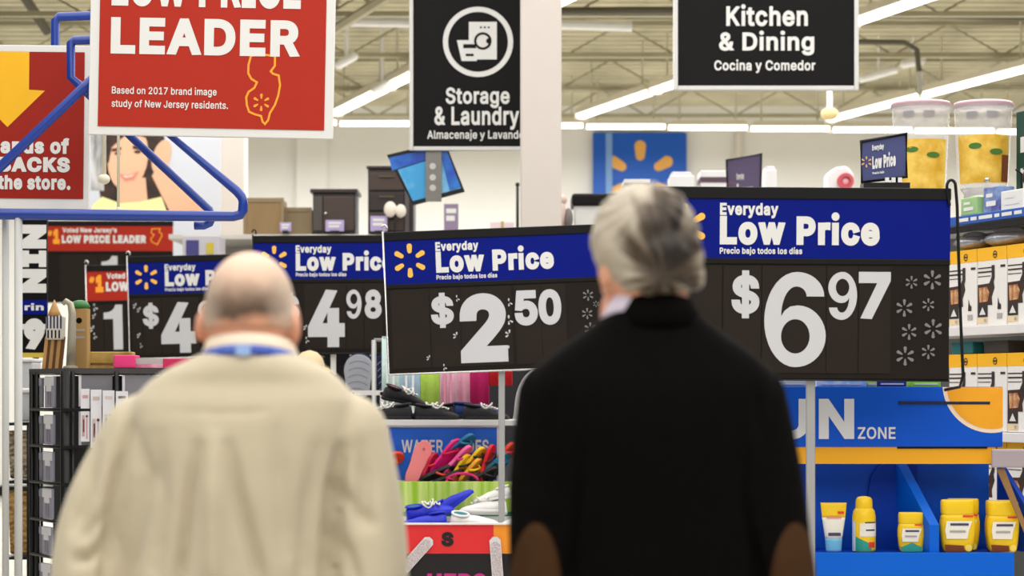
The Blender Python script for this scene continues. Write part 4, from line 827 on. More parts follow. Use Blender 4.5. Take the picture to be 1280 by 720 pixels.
# ================================================================== BLUE TUBE FRAME ON WHITE POSTS
F0 = Vector((P(15, 490, 8.8).x, 8.8, 0))
t = thing('tube_display_frame', 'blue tubular hanger-shaped display frame on two white posts at the left edge', 'display frame', F0)
def LP(px, py, D): return P(px, py, D) - F0
def btube(name, pts, r): return MB().tube([LP(*p) for p in pts], r, 12).build(name, TUBEBLUE, t, True)
btube('base_rail', [(-75, 267, 8.8), (0, 267.5, 8.8), (150, 269, 8.8), (292, 270.5, 8.8), (300, 268.5, 8.8), (303.5, 263, 8.8), (304, 252, 8.8), (302, 246, 8.8), (296, 239, 8.8), (215, 171, 8.8), (121, 92, 8.8)], [.024] * 3 + [.021] * 3 + [.02] * 3 + [.015, .015])
btube('sloping_rail', [(-75, 283, 8.78), (0, 209, 8.78), (105, 109, 8.78), (121, 94, 8.79)], .021)
btube('rear_rail', [(243, 282, 9.02), (255, 282, 9.02), (262, 279, 9.02), (265, 272, 9.0), (262, 263, 9.0), (165, 172, 9.0), (108, 116, 9.0)], [.018] * 6 + [.016])
btube('neck', [(112, 118, 8.9), (100, 107, 8.9), (88.5, 97, 8.9), (88.5, 54, 8.9), (92, 50.5, 8.9), (170, 48, 8.9)], .019)
btube('upper_neck', [(69, 268, 9.29), (69, 120, 9.29), (69, 26, 9.29), (73, 21, 9.29), (170, 18, 9.29)], .02)
btube('cross_bar', [(69, 268, 9.29), (69, 268, 8.8)], .016)
btube('cross_bar', [(121, 94, 8.79), (112, 118, 8.9), (108, 116, 9.0)], .016)
postgrey = mat('post_grey_white', (186, 186, 184), .5)
for (a, b, D) in ((7, 10, 8.85), (23, 10, 8.8)):
    p = LP(a, 268, D)
    MB().tube([(p.x, p.y, p.z), (p.x, p.y, 0.0)], .0175 if a > 10 else .015, 12).build('post', postgrey, t, True)
MB().box(-.1, .1, -.12, .3, 0, .03).build('foot_plate', BLACKMETAL, t, bevel=.005)
cream = mat('cream_plastic', (236, 230, 206), .4)
for (px, y0, y1, D, lab) in ((130, 170, 224, 9.6, 'cream hanging rod with a ball end over the poster'), (148, 160, 262, 9.7, 'thin white hanging strip across the face on the poster')):
    o = P(px, y1, D)
    h = thing('hanging_rod', lab, 'rod', o)
    ln = 5.62 - o.z
    MB().tube([(0, 0, 0), (0, 0, ln)], .011 if px == 130 else .007, 8).build('rod', cream, h, True)
    MB().ball((0, 0, .0), (.028, .028, .024) if px == 130 else (.012, .012, .014)).build('end_ball', cream, h, True)

# ------------------------------------------------------------------ poster of a smiling woman (a flat print)
D = 20.6
o = P(114, 268, D)
t = thing('wall_poster', 'photographic poster of a smiling dark-haired person behind the blue tubes', 'poster', o)
s = S(D)
def X(px): return (px - 114) / s
def Z(py): return (268 - py) / s
MB().box(X(110), X(276), .0, .04, Z(330), Z(120)).build('board', mat('poster_board', (196, 199, 208), .6, var=.05, scale=.8), t)
def ell(cx, cy, rx, ry, a=0, n=26):
    pts = []
    for k in range(n):
        u, v = rx * cos(2 * pi * k / n), ry * sin(2 * pi * k / n)
        pts.append((X(cx + u * cos(a) - v * sin(a)), Z(cy + u * sin(a) + v * cos(a))))
    return pts
def poly(l): return [(X(a), Z(b)) for a, b in l]
skin_p = mat('poster_skin', (224, 170, 138), .6, var=.10, scale=2.4)
hair_p = mat('poster_hair', (62, 40, 30), .6, var=.4, scale=5, rgb2=(26, 17, 14))
m = MB()
patch(m, poly([(131, 160), (190, 150), (206, 172), (203, 205), (206, 240), (222, 266), (128, 266), (124, 236), (132, 205)]), -.002)
flat_mesh(m, 'printed_hair', hair_p, t)
m = MB()
patch(m, ell(160, 196, 25, 42, .12), -.004)
patch(m, poly([(150, 225), (182, 222), (186, 268), (146, 268)]), -.0045)
patch(m, poly([(190, 220), (204, 196), (222, 226), (258, 268), (214, 268)]), -.005)
patch(m, ell(202, 196, 11, 22, .3), -.0052)
flat_mesh(m, 'printed_skin', skin_p, t)
m = MB(); patch(m, poly([(112, 268), (116, 256), (128, 246), (150, 254), (176, 252), (202, 246), (210, 268)]), -.006)
flat_mesh(m, 'printed_top', mat('poster_yellow', (232, 224, 158), .6), t)
m = MB(); patch(m, poly([(131, 160), (190, 150), (196, 178), (176, 170), (156, 170), (140, 184), (136, 204), (130, 200)]), -.0065)
patch(m, poly([(140, 186), (152, 184), (152, 187), (140, 190)]), -.0067); patch(m, poly([(166, 182), (179, 184), (178, 188), (166, 186)]), -.0067)
flat_mesh(m, 'printed_fringe', hair_p, t)
m = MB(); patch(m, ell(147, 192, 4, 2), -.007); patch(m, ell(172, 190, 4.5, 2), -.007); flat_mesh(m, 'printed_eyes', hair_p, t)
m = MB(); patch(m, poly([(148, 217), (160, 219), (174, 214), (168, 225), (156, 227)]), -.007); flat_mesh(m, 'printed_lips', mat('poster_lips', (206, 130, 112), .6), t)
m = MB(); patch(m, poly([(153, 219), (160, 220.5), (169, 217.5), (164, 220.5), (158, 222)]), -.0075); flat_mesh(m, 'printed_teeth', PRINT_WHITE, t)
MB().tube([(X(190), .02, Z(120)), (X(190), .02, 5.62 - o.z)], .01, 6).build('hanging_wire', CHROME, t)
# black and white striped banner at the poster's left
o = P(124, 238, 19.5)
t = thing('banner', 'black and silver wavy striped banner left of the poster', 'banner', o)
s2 = S(19.5)
m = MB(); m.box(-11 / s2, 5 / s2, 0, .03, 0, 1.2); m.build('cloth', mat('striped_banner', (60, 60, 62), .5, rgb2=(214, 214, 216), scale=2.0, stretch=(5, 1, 1)), t)
MB().tube([(-.02, .015, 1.2), (-.02, .015, 5.62 - o.z)], .01, 6).build('hanging_wire', CHROME, t)

# ================================================================== SHELVING FAR BACK, ITS TOP BEHIND THE PRICE SIGNS
shelfgrey = mat('gondola_grey', (196, 192, 186), .5)
def gondola(label, px0, px1, pytop, D, depth, levels):
    a, b = P(px0, 490, D).x, P(px1, 490, D).x
    top = P(0, pytop, D).z
    t = thing('shelf_unit', label, 'shelf unit', ((a + b) / 2, D, 0))
    h = (b - a) / 2
    for x in (-h, -h / 3, h / 3, h):
        MB().box(x - .025, x + .025, depth * .5, depth * .5 + .05, 0, top).build('upright', shelfgrey, t)
    MB().box(-h, h, depth * .5 + .05, depth * .5 + .07, 0.1, top).build('back_panel', shelfgrey, t)
    for k in range(levels):
        z = .15 + (top - .15) * k / (levels - 1)
        MB().box(-h, h, -depth * .5, depth * .5 + .05, z - .04, z).build('shelf', shelfgrey, t, bevel=.004)
    return t, top
g1, z1 = gondola('tall grey shelving behind the price signs carrying cabinets and cartons', 222, 646, 298, 17.0, .9, 6)
g2, z2 = gondola('tall grey shelving behind the grey-haired man with white boxes on top', 698, 1150, 290, 16.0, .9, 6)

def carton(name, label, cat, px0, px1, py0, pyb, D, depth, m, group=None, yaw=0, flap=True, z=None, parts=None):
    a, b = P(px0, 490, D).x, P(px1, 490, D).x
    zb = P(0, pyb, D).z if z is None else z
    h = P(0, py0, D).z - zb
    t = thing(name, label, cat, ((a + b) / 2, D + depth / 2, zb), yaw, group)
    w = (b - a) / 2
    MB().box(-w, w, -depth / 2, depth / 2, 0, h).build('body', m, t, bevel=min(.008, w * .1))
    if flap:
        MB().box(-w * .12, w * .12, -depth / 2 - .003, depth / 2 + .003, h - .06 * 1, h + .003).build('tape', mat('packing_tape', (190, 160, 112), .3), t)
    if parts: parts(t, w, h, depth)
    return t
kraft = mat('tan_wood_box', (140, 114, 78), .6, var=.15, scale=3, stretch=(6, 1, 1), bump=.1)
kraft2 = mat('olive_wood_box', (138, 120, 90), .6, var=.18, scale=3, stretch=(6, 1, 1))
dkbrown = mat('dark_brown_veneer', (66, 52, 46), .4, var=.2, scale=4, stretch=(1, 1, 8))
espresso = mat('espresso_veneer', (44, 34, 32), .35, var=.15, scale=4)
def crate_parts(t, w, h, d):
    for x in (-w, w):
        MB().box(x - .012, x + .012, -d / 2 - .008, -d / 2 + .004, 0, h + .004).build('corner_batten', kraft2, t)
    MB().box(-w, w, -d / 2 - .006, -d / 2 + .003, h - .03, h + .004).build('top_batten', kraft2, t)
carton('wooden_crate', 'tan wooden crate at the left end of the high shelf', 'crate', 306, 353, 248, 298, 16.6, .35, kraft, flap=False, z=z1, parts=crate_parts)
carton('wooden_crate', 'lower olive-brown crate beside the taller tan one', 'crate', 357, 388, 260, 298, 16.7, .35, kraft2, flap=False, z=z1, parts=crate_parts)
def cab_parts(t, w, h, d):
    MB().box(-w - .02, w + .02, -d / 2 - .02, d / 2 + .02, h - .001, h + .03).build('top', espresso, t, bevel=.004)
    dr = MB().box(-w * .5, w * .97, -d / 2 - .018, -d / 2, .03, h - .03).build('door', dkbrown, t, bevel=.006)
    MB().box(-w * .98, -w * .54, -d / 2 - .016, -d / 2, .03, h - .03).build('side_panel', mat('dark_grey_veneer', (74, 68, 64), .45), t, bevel=.004)
    MB().ball((-w * .38, -d / 2 - .03, h * .5), .013).build('knob', CHROME, dr, True)
carton('cabinet', 'dark brown cabinet with an overhanging top on the high shelf', 'cabinet', 391, 444, 241, 298, 16.6, .4, espresso, flap=False, z=z1, parts=cab_parts)
def chest_parts(t, w, h, d):
    MB().box(-w - .012, w + .012, -d / 2 - .015, d / 2 + .012, h, h + .022).build('top', espresso, t, bevel=.003)
    for k in range(3):
        z0 = .03 + k * (h - .04) / 3
        dr = MB().box(-w * .93, w * .58, -d / 2 - .02, -d / 2, z0, z0 + (h - .04) / 3 - .02).build('drawer', dkbrown if k != 1 else espresso, t, bevel=.004)
        MB().box(-w * .5, w * .15, -d / 2 - .034, -d / 2 - .018, z0 + (h - .04) / 3 - .06, z0 + (h - .04) / 3 - .045).build('handle', mat('bronze_handle', (92, 78, 62), .4, .4), dr)
    MB().box(w * .62, w * .8, -d / 2 - .018, -d / 2, .02, h - .02).build('side_stile', mat('grey_stile', (84, 80, 78), .4), t)
carton('drawer_chest', 'black three-drawer chest standing tallest on the high shelf', 'drawers', 460, 517, 211, 298, 16.6, .4, espresso, flap=False, z=z1, parts=chest_parts)

lilac = mat('lilac_card', (176, 160, 206), .5, var=.2, scale=8)
lilac2 = mat('lilac_grey_card', (140, 124, 150), .5, var=.2, scale=6)
def shelf_card(label, px0, px1, py0, D, m, zb, pyx=None):
    a, b = P(px0, 490, D).x, P(px1, 490, D).x
    t = thing('shelf_card', label, 'price card', ((a + b) / 2, D, zb), 0, 'small price cards on the high shelves')
    w = (b - a) / 2; h = P(0, py0, D).z - zb
    MB().box(-w, w, -.006, .006, .02, h).build('card', m, t)
    mm = MB(); rect(mm, -w * .7, w * .5, h * .45, h * .62, -.008); rect(mm, -w * .7, w * .7, h * .70, h * .85, -.008); flat_mesh(mm, 'printed_bars', PRINT_WHITE, t)
    MB().box(-w * .5, w * .5, -.02, .03, 0, .024).build('clip', BLACKMETAL, t)
shelf_card('tiny lilac price card in front of the olive-brown crate', 350, 364, 278, 16.5, lilac, z1)
shelf_card('lilac price card in front of the dark brown cabinet', 407, 430, 275, 16.5, lilac, z1)
shelf_card('lilac price card in front of the black drawer chest', 463, 484, 270, 16.5, lilac, z1)
# white round cup-like tags
o = Vector((P(494, 490, 16.5).x, 16.48, z1))
t = thing('round_tag', 'pair of round white tags on a wire in front of the drawer chest', 'tag', o)
s = S(16.5)
MB().tube([(0, 0, 0), (0, 0, 30 / s)], .008, 6).build('wire', BLACKMETAL, t)
zc = P(0, 262, 16.5).z - z1
for dx, r in ((-6 / s, 10 / s), (7 / s, 8.5 / s)):
    MB().ball((dx, 0, zc + (0 if dx < 0 else -2 / s)), (r * .8, .03, r)).build('tag_disc', mat('cream_tag', (232, 222, 210), .5), t, True)
# hanging screens
screenblue = mat('screen_blue', (20, 70, 180), .3, var=.3, scale=6, rgb2=(40, 120, 205))
screencyan = mat('screen_cyan', (60, 160, 220), .3, rgb2=(150, 205, 235), scale=5)
o = P(540, 189, 13.83)
t = thing('hanging_screen_board', 'tilted blue screen-shaped board hanging below the storage and laundry sign', 'display board', o)
s = S(13.83)
def X(px): return (px - 540) / s
def Z(py): return (189 - py) / s
def quad(l): return [(X(a), Z(b)) for a, b in l]
MB().prism(quad([(483, 193), (556, 176), (581, 239), (516, 256)]), .02, .06).build('frame', BLACKMETAL, t, bevel=.004)
m = MB(); patch(m, quad([(486, 197), (556, 181), (560, 191), (490, 213)]), .016); flat_mesh(m, 'screen_top', screenblue, t)
m = MB(); patch(m, quad([(497, 212), (560, 192), (576, 235), (516, 251)]), .016); flat_mesh(m, 'screen', screencyan, t)
m = MB(); patch(m, quad([(548, 183), (556, 181), (576, 234), (562, 238)]), .012); flat_mesh(m, 'screen_side_panel', screenblue, t)  # darker blue band down the right side of the screen
st = MB().box(X(532), X(552), -.012, .006, Z(252), Z(189)).build('strip', mat('grey_strip', (126, 124, 120), .5, var=.12), t, bevel=.003)
m = MB()
for py in (208, 222, 235): disc(m, X(541), Z(py), 4 / s, -.014)
flat_mesh(m, 'strip_dots', mat('pale_dots', (196, 194, 190), .5), st)
MB().tube([(0, .0, -.02), (0, .0, -.001)], .008, 6).build('hook', CHROME, t)
shelf_card('purple poster card with a pink figure under the hanging blue board', 555, 573, 255, 16.62, lilac2, z1 + .0)
carton('pink_carton', 'low pale pink carton left of the tall column', 'carton', 613, 643, 277, 298, 16.7, .3, mat('pale_pink', (226, 206, 212), .6), z=z1)
t = thing('thin_rod', 'thin dark rod standing beside the tall column', 'rod', (P(647, 490, 16.4).x, 16.6, z1))
MB().tube([(0, 0, 0), (0, 0, .4)], .012, 8).build('rod', BLACKMETAL, t, True)
MB().ball((0, 0, .40), .018).build('knob', BLACKMETAL, t, True)
MB().lathe([(.05, 0), (.05, .01), (.01, .014)], 14).build('foot', BLACKMETAL, t)
# carton with colour print left of the bald man
def printed(t, w, h, d):
    m = MB(); rect(m, -w * .8, -w * .1, h * .2, h * .8, -d / 2 - .004); flat_mesh(m, 'printed_block', mat('indigo_print', (70, 66, 130), .5), t)
    m = MB(); rect(m, w * .3, w * .7, h * .25, h * .7, -d / 2 - .004); flat_mesh(m, 'printed_spot', mat('mustard_print', (206, 184, 60), .5), t)
carton('printed_carton', 'grey carton with indigo and mustard print above the large-4 price sign', 'carton', 228, 274, 294, 325, 15.9, .35, mat('pale_grey_carton', (196, 192, 200), .6), flap=False, z=P(0, 325, 15.9).z, parts=printed)
# shelf that carries it
t = thing('wall_bracket_shelf', 'small white shelf under the grey printed carton', 'shelf', (P(250, 490, 15.9).x, 16.075, 0))
zz = P(0, 325, 15.9).z - .001
MB().box(-.25, .25, -.2, .2, zz - .03, zz).build('shelf', WHITE, t)
for x in (-.2, .2): MB().box(x - .02, x + .02, -.02, .02, 0, zz - .03).build('leg', WHITE, t)

# things above the 2.50 sign, right of the column
def lidparts(t, w, h, d):
    MB().box(-w - .02, w + .02, -d / 2 - .02, d / 2 + .02, h - .01, h + .085).build('lid', BARBLACK, t, bevel=.02)
    m = MB(); line2d(m, [(w * .9 + .02 * cos(a), h * .45 + .05 * sin(a)) for a in [pi * .4 + k * .35 for k in range(10)]], .012, -d / 2 - .003)
    flat_mesh(m, 'printed_curl', BLACK, t)
carton('storage_tub', 'white tub with a black lid left of the grey-haired head', 'storage tub', 718, 775, 256, 290, 15.6, .35, PRINT_WHITE, flap=False, z=z2, parts=lidparts)
plush = mat('pale_pink_plush', (216, 190, 180), .8, var=.2, scale=20, bump=.4)
o = Vector((P(703, 490, 15.6).x, 15.6, z2))
t = thing('soft_toy', 'pale pink and grey soft bundle beside the black-lidded tub', 'soft toy', o)
MB().ball((-.02, 0, .10), (.05, .06, .11)).build('body', plush, t, True)
MB().ball((.045, 0, .07), (.035, .06, .08)).build('side', mat('grey_plush', (120, 112, 110), .8, bump=.4), t, True)
MB().ball((0, 0, .21), (.035, .04, .04)).build('head', plush, t, True)
greyp = mat('brownish_grey_tin', (120, 104, 106), .5)
carton('tin', 'brownish tin against the blue wall sign behind the grey-haired head', 'tin', 781, 812, 226, 290, 15.8, .3, greyp, flap=False, z=z2, parts=lambda t, w, h, d: MB().box(-w - .005, w + .005, -d / 2 - .005, d / 2 + .005, h - .02, h + .012).build('lid', PRINT_WHITE, t, bevel=.004))
paper = mat('paper_white', (232, 231, 232), .6)
def bagparts(t, w, h, d):
    MB().box(-w * .85, w * .8, -d * .4, d * .4, h - .01, h + .03).build('folded_top', mat('lilac_white', (214, 212, 222), .6), t, bevel=.01)
carton('white_pack', 'flat white pack just right of the grey-haired head', 'pack', 838, 868, 219, 290, 15.7, .3, paper, flap=False, z=z2, parts=bagparts)
def stripe(t, w, h, d):
    MB().box(-w - .003, w + .003, -d / 2 - .004, d / 2, h - .09, h - .05).build('dark_band', mat('plum_band', (92, 70, 84), .5), t)
carton('white_pack', 'white pack with a dark band left of the small purple sign', 'pack', 876, 908, 213, 290, 15.7, .3, paper, flap=False, z=z2, parts=stripe)
carton('white_pack', 'narrow white pack right of the small purple sign', 'pack', 957, 971, 212, 290, 15.7, .3, paper, flap=False, z=z2, parts=bagparts)
# toy box with pink roll
o = Vector((P(1052, 490, 15.6).x, 15.75, z2)); s = S(15.6)
t = thing('toy_package', 'white package with a pink and red ring, left of the slate price sign', 'package', o)
h = P(0, 206, 15.6).z - z2
MB().prism([(-.10, 0), (.105, 0), (.105, h * .86), (.05, h), (-.04, h * .98), (-.10, h * .86)], -.1, .1).build('wrapper', paper, t, bevel=.02)
zc = P(0, 226, 15.6).z - z2
MB().lathe([(.036, -.02), (.062, -.02), (.062, .02), (.036, .02)], 20, closed=True).build('ring', mat('pink_red', (206, 84, 96), .5), t)
for o_ in COL.objects:
    if o_.parent == t and o_.name.startswith('ring'):
        o_.rotation_euler = (pi / 2, 0, 0); o_.location = (.035, -.11, zc)
MB().ball((.035, -.10, zc), (.034, .02, .034)).build('centre', mat('pink', (240, 170, 180), .5), t, True)

# small signs on stalks
def stalk_sign(label, quad_px, D, m, full):
    px = sum(p[0] for p in quad_px) / 4
    t = thing('shelf_sign', label, 'sign', (P(px, 490, D).x, D, 0))
    s = S(D)
    def X(a): return (a - px) / s
    def Z(b): return EYE + (HY - b) / s
    q_ = [(X(a), Z(b)) for a, b in quad_px]
    MB().prism(q_, 0, .02).build('board', m, t, bevel=.002)
    rim = MB().tube([(x, -.003, z) for x, z in q_] , .008, 8, closed=True).build('rim', BLACKMETAL, t, True)
    (x0, b0), (x1, b1) = quad_px[0], quad_px[1]
    def lerp(u, v):
        tl, tr, br, bl = [Vector(p) for p in quad_px]
        p = (tl * (1 - u) + tr * u) * (1 - v) + (bl * (1 - u) + br * u) * v
        return (X(p.x), Z(p.y))
    def put(word, u0, u1, v0, v1, mm, b):
        tmp = MB(); text(tmp, word, 0, 1, 0, 1, -.006, b)
        for f in tmp.f:
            mm.add([(lerp(u0 + (u1 - u0) * tmp.v[i].x, v1 + (v0 - v1) * tmp.v[i].z)[0], -.006, lerp(u0 + (u1 - u0) * tmp.v[i].x, v1 + (v0 - v1) * tmp.v[i].z)[1]) for i in f], [tuple(range(len(f)))])
    mm = MB()
    if full:
        put('Everyday', .24, .50, .14, .30, mm, 45); put('Low Price', .24, .76, .36, .72, mm, 60); put('Precio bajo', .24, .50, .78, .86, mm, 40)
    else:
        put('Everyday', .28, .50, .30, .45, mm, 45); put('Low', .28, .76, .50, .88, mm, 60)
    flat_mesh(mm, 'lettering', PRINT_WHITE, t)
    mm = MB(); c = lerp(.11, .52); petals(mm, c[0], c[1], (7 if full else 6) / s, -.006); flat_mesh(mm, 'sunburst', mat('dull_burst', (208, 164, 110), .5) if full else mat('rust_print', (150, 84, 74), .5), t)
    bot = min(z for x, z in q_)
    MB().box(.05, .08, .02, .05, 0.02, bot + .1).build('post', BLACKMETAL, t)
    MB().box(-.1, .23, -.12, .2, 0, .02).build('foot_plate', BLACKMETAL, t)
    return t, X, Z
t, X, Z = stalk_sign('slate-blue angled everyday low price sign left of the drink dispensers', [(1076, 177), (1133, 167), (1133, 221), (1077, 228)], 9.0, mat('slate_blue', (66, 72, 120), .45), True)
MB().box(X(1078), X(1136), -.03, .06, Z(238), Z(229)).build('bracket', BLACKMETAL, t)
m = MB()
for a in (1107, 1115, 1123): m.box(X(a - 2.4), X(a + 2.4), -.04, -.03, Z(229), Z(223))
m.build('clip_row', PRINT_WHITE, t)
stalk_sign('small purple sign with white words standing above the 6.97 sign', [(908, 200), (952, 192), (950, 262), (910, 262)], 14.8, mat('dusty_purple', (96, 84, 118), .5), False)
# ================================================================== SHELF ON THE RIGHT (coffee makers, drink dispensers), RUNNING WITH THE AISLE
SO = Vector((2.147, 9.4, 0)); ANG = atan2(-.941, .338)
E1, E2 = Vector((.338, -.941, 0)), Vector((.941, .338, 0))
def sx(px, y):
    """x along the shelf of the point y behind its front that shows in column px"""
    k = (px - CX) / FPX; o = SO + E2 * y
    return (k * o.y - o.x) / (E1.x - k * E1.y)
def sz(px, py, y=0.0):
    x = sx(px, y); D = (SO + E1 * x + E2 * y).y
    return EYE - (py - HY) * D / FPX
sh = thing('shelf_unit', 'white shelving at the right edge holding boxed coffee makers and drink dispensers', 'shelf unit', SO, ANG)
shw = mat('white_shelf', (226, 222, 220), .45)
XA, XB = -1.5, 1.1
lv = [.45, .93, sz(1234, 540), sz(1234, 407), sz(1234, 266)]
for k, z in enumerate(lv):
    MB().box(XA, XB, 0.0, .5, z - .03, z).build('shelf', shw, sh, bevel=.004)
    st_ = MB().box(XA, XB, -.018, 0.0, z - .042, z)
    st_.build('price_rail', mat('blue_price_rail', (36, 84, 170), .4) if k == 4 else shw, sh, bevel=.003)
MB().box(XA, XB, .5, .53, 0, lv[4]).build('back_panel', mat('shelf_back', (120, 124, 122), .6), sh)
for x in (XA, -.2, XB):
    MB().box(x - .02, x + .02, .46, .5, 0, lv[4] - .035).build('upright', shw, sh)
MB().box(XA, XB, -.012, .0, lv[4] - .075, lv[4] - .045).build('under_bar', BLACKMETAL, sh)
m = MB(); xx = sx(1197, -.02)
for wd in (.09, .05, .11, .04, .08, .06, .09):
    rect(m, xx, xx + wd, lv[4] - .028, lv[4] - .012, -.0195); xx += wd + .018
flat_mesh(m, 'rail_print', PRINT_WHITE, sh)

cyel = mat('coffee_yellow', (248, 184, 28), .45)
cwhite = mat('coffee_white', (234, 230, 226), .5)
cdark = mat('coffee_dark', (48, 40, 38), .5)
cphoto = mat('coffee_photo', (150, 74, 34), .5, rgb2=(214, 168, 120), scale=30)
def coffee(label, x, z, lab2='coffee maker boxes on the right shelf'):
    o = SO + E1 * x + E2 * .02 + Vector((0, 0, z + .002))
    t = thing('coffee_maker_box', label, 'box', o, ANG, lab2)
    w, h, d = .236, .352, .2
    MB().box(0, w, 0, d, 0, h).build('carton', cwhite, t, bevel=.003)
    MB().box(-.001, w + .001, -.001, d, h * .835, h + .001).build('yellow_band', cyel, t)
    m = MB(); disc(m, w * .62, h * .905, .017, -.0025, .012); rect(m, w * .57, w * .67, h * .895, h * .915, -.0025); flat_mesh(m, 'round_logo', cdark, t)
    m = MB()
    rect(m, 0.006, w * .5, h * .735, h * .75, -.002); rect(m, 0.006, w * .5, h * .68, h * .70, -.002); rect(m, 0.006, w * .47, h * .63, h * .64, -.002)
    rect(m, w * .5, w * .60, h * .60, h * .77, -.002); patch(m, [(w * .40, h * .52), (w * .54, h * .52), (w * .60, h * .60), (w * .50, h * .62)], -.0022)
    rect(m, w * .80, w * .96, h * .735, h * .765, -.002); patch(m, [(w * .70, h * .20), (w * .82, h * .20), (w * .82, h * .26), (w * .76, h * .28), (w * .72, h * .36)], -.002)
    flat_mesh(m, 'machine_picture', cdark, t)
    m = MB(); patch(m, [(0.004, h * .53), (w * .40, h * .54), (w * .56, h * .56), (w * .60, h * .48), (w * .50, h * .36), (w * .52, h * .26), (0.004, h * .26)], -.0012); flat_mesh(m, 'photo_backdrop', mat('coffee_photo_dark', (58, 36, 28), .5, var=.3, scale=20), t)
    m = MB(); patch(m, [(w * .06, h * .49), (w * .34, h * .50), (w * .42, h * .42), (w * .36, h * .31), (w * .08, h * .30)], -.0018); flat_mesh(m, 'photo_print', cphoto, t)
    m = MB(); rect(m, 0.004, w * .36, h * .11, h * .26, -.0016); flat_mesh(m, 'dark_print', cdark, t)
    m = MB(); patch(m, [(w * .08, h * .14), (w * .19, h * .24), (w * .30, h * .14)], -.003); flat_mesh(m, 'white_arrow', PRINT_WHITE, t)
    m = MB(); rect(m, 0.004, w * .36, h * .03, h * .10, -.0018); flat_mesh(m, 'cream_print', mat('cream_print', (232, 206, 160), .5), t)
    m = MB(); rect(m, w * .24, w * .32, h * .045, h * .085, -.003); rect(m, w * .68, w * .86, h * .08, h * .15, -.002); flat_mesh(m, 'fine_print', mat('grey_print', (170, 166, 164), .5), t)
    return t
x0 = sx(1222, .02)
cb = None
names = ['right beside the 6.97 sign', 'in the middle of its row', 'nearest the picture edge']
for r, (zl, rn) in enumerate(((lv[3], 'upper'), (lv[2], 'middle'), (lv[1], 'lower'))):
    for k in range(3):
        x = x0 + (k - 1) * .243
        lb = f'white coffee maker box with a yellow top, {rn} shelf, {names[k]}'
        if cb is None:
            cb = coffee(lb, x, zl)
        else:
            dup(cb, lb, SO + E1 * x + E2 * .02 + Vector((0, 0, zl + .002)))
# clear packs lying on the boxes and teal tins above the second row
clear_m = mat('clear_plastic_pack', (222, 222, 226), .12, var=.05, trans=.55, scale=14, bump=.6)
silver = mat('silver_pack', (176, 176, 184), .25, .5, var=.4, scale=30, bump=.7)
for k, (pa, pb, lab) in enumerate(((1193, 1226, 'crinkled silver pack on the upper coffee boxes by the sign'), (1228, 1276, 'crinkled silver pack on the upper coffee boxes by the picture edge'))):
    a, b = sx(pa, .06), sx(pb, .06); z = lv[3] + .357
    t = thing('silver_pack', lab, 'pack', SO + E1 * ((a + b) / 2) + E2 * .10 + Vector((0, 0, z)), ANG)
    w = (b - a) / 2
    MB().ball((0, 0, .036), (w, .09, .036), 18, 8).build('pouch', silver, t, True)
    MB().box(-w * 1.0, -w * .86, -.05, .05, .03, .042).build('seal', silver, t)
    MB().ball((0, 0, .064), (w * .6, .06, .026), 14, 8).build('bow', clear_m, t, True)
for k, (pa, pb, mt, lab) in enumerate(((1192, 1218, mat('teal_tin', (36, 120, 130), .4), 'teal tin on the middle coffee boxes'), (1232, 1262, mat('dark_slate_tin', (64, 62, 60), .4), 'dark tin on the middle coffee boxes'))):
    a, b = sx(pa, .06), sx(pb, .06); z = lv[2] + .357
    t = thing('tin', lab, 'tin', SO + E1 * ((a + b) / 2) + E2 * .12 + Vector((0, 0, z)), ANG)
    w = (b - a) / 2
    MB().box(-w, w, -.07, .07, 0, .052).build('body', mt, t, bevel=.006)
    MB().box(-w - .002, w + .002, -.072, .072, .040, .056).build('lid', mt, t, bevel=.003)
# goods under the top shelf
for (pa, pb, h, mt, lab) in ((1192, 1214, .05, mat('leaf_green_pack', (120, 160, 90), .5), 'green pack under the blue shelf edge'), (1216, 1250, .045, mat('mid_blue_pack', (70, 104, 176), .5), 'blue flat pack under the blue shelf edge'),
                             (1252, 1278, .055, mat('lime_pack', (176, 186, 80), .5), 'lime pack under the blue shelf edge at the picture edge')):
    a, b = sx(pa, .2), sx(pb, .2); z = lv[3] + .357
    t = thing('flat_pack', lab, 'pack', SO + E1 * ((a + b) / 2) + E2 * .28 + Vector((0, 0, z)), ANG)
    w = (b - a) / 2
    MB().box(-w, w, -.07, .07, 0, .045 + h).build('carton', mt, t, bevel=.004)
    m = MB(); rect(m, -w * .7, w * .6, .03, .055, -.0725); flat_mesh(m, 'printed_label', PRINT_WHITE, t)

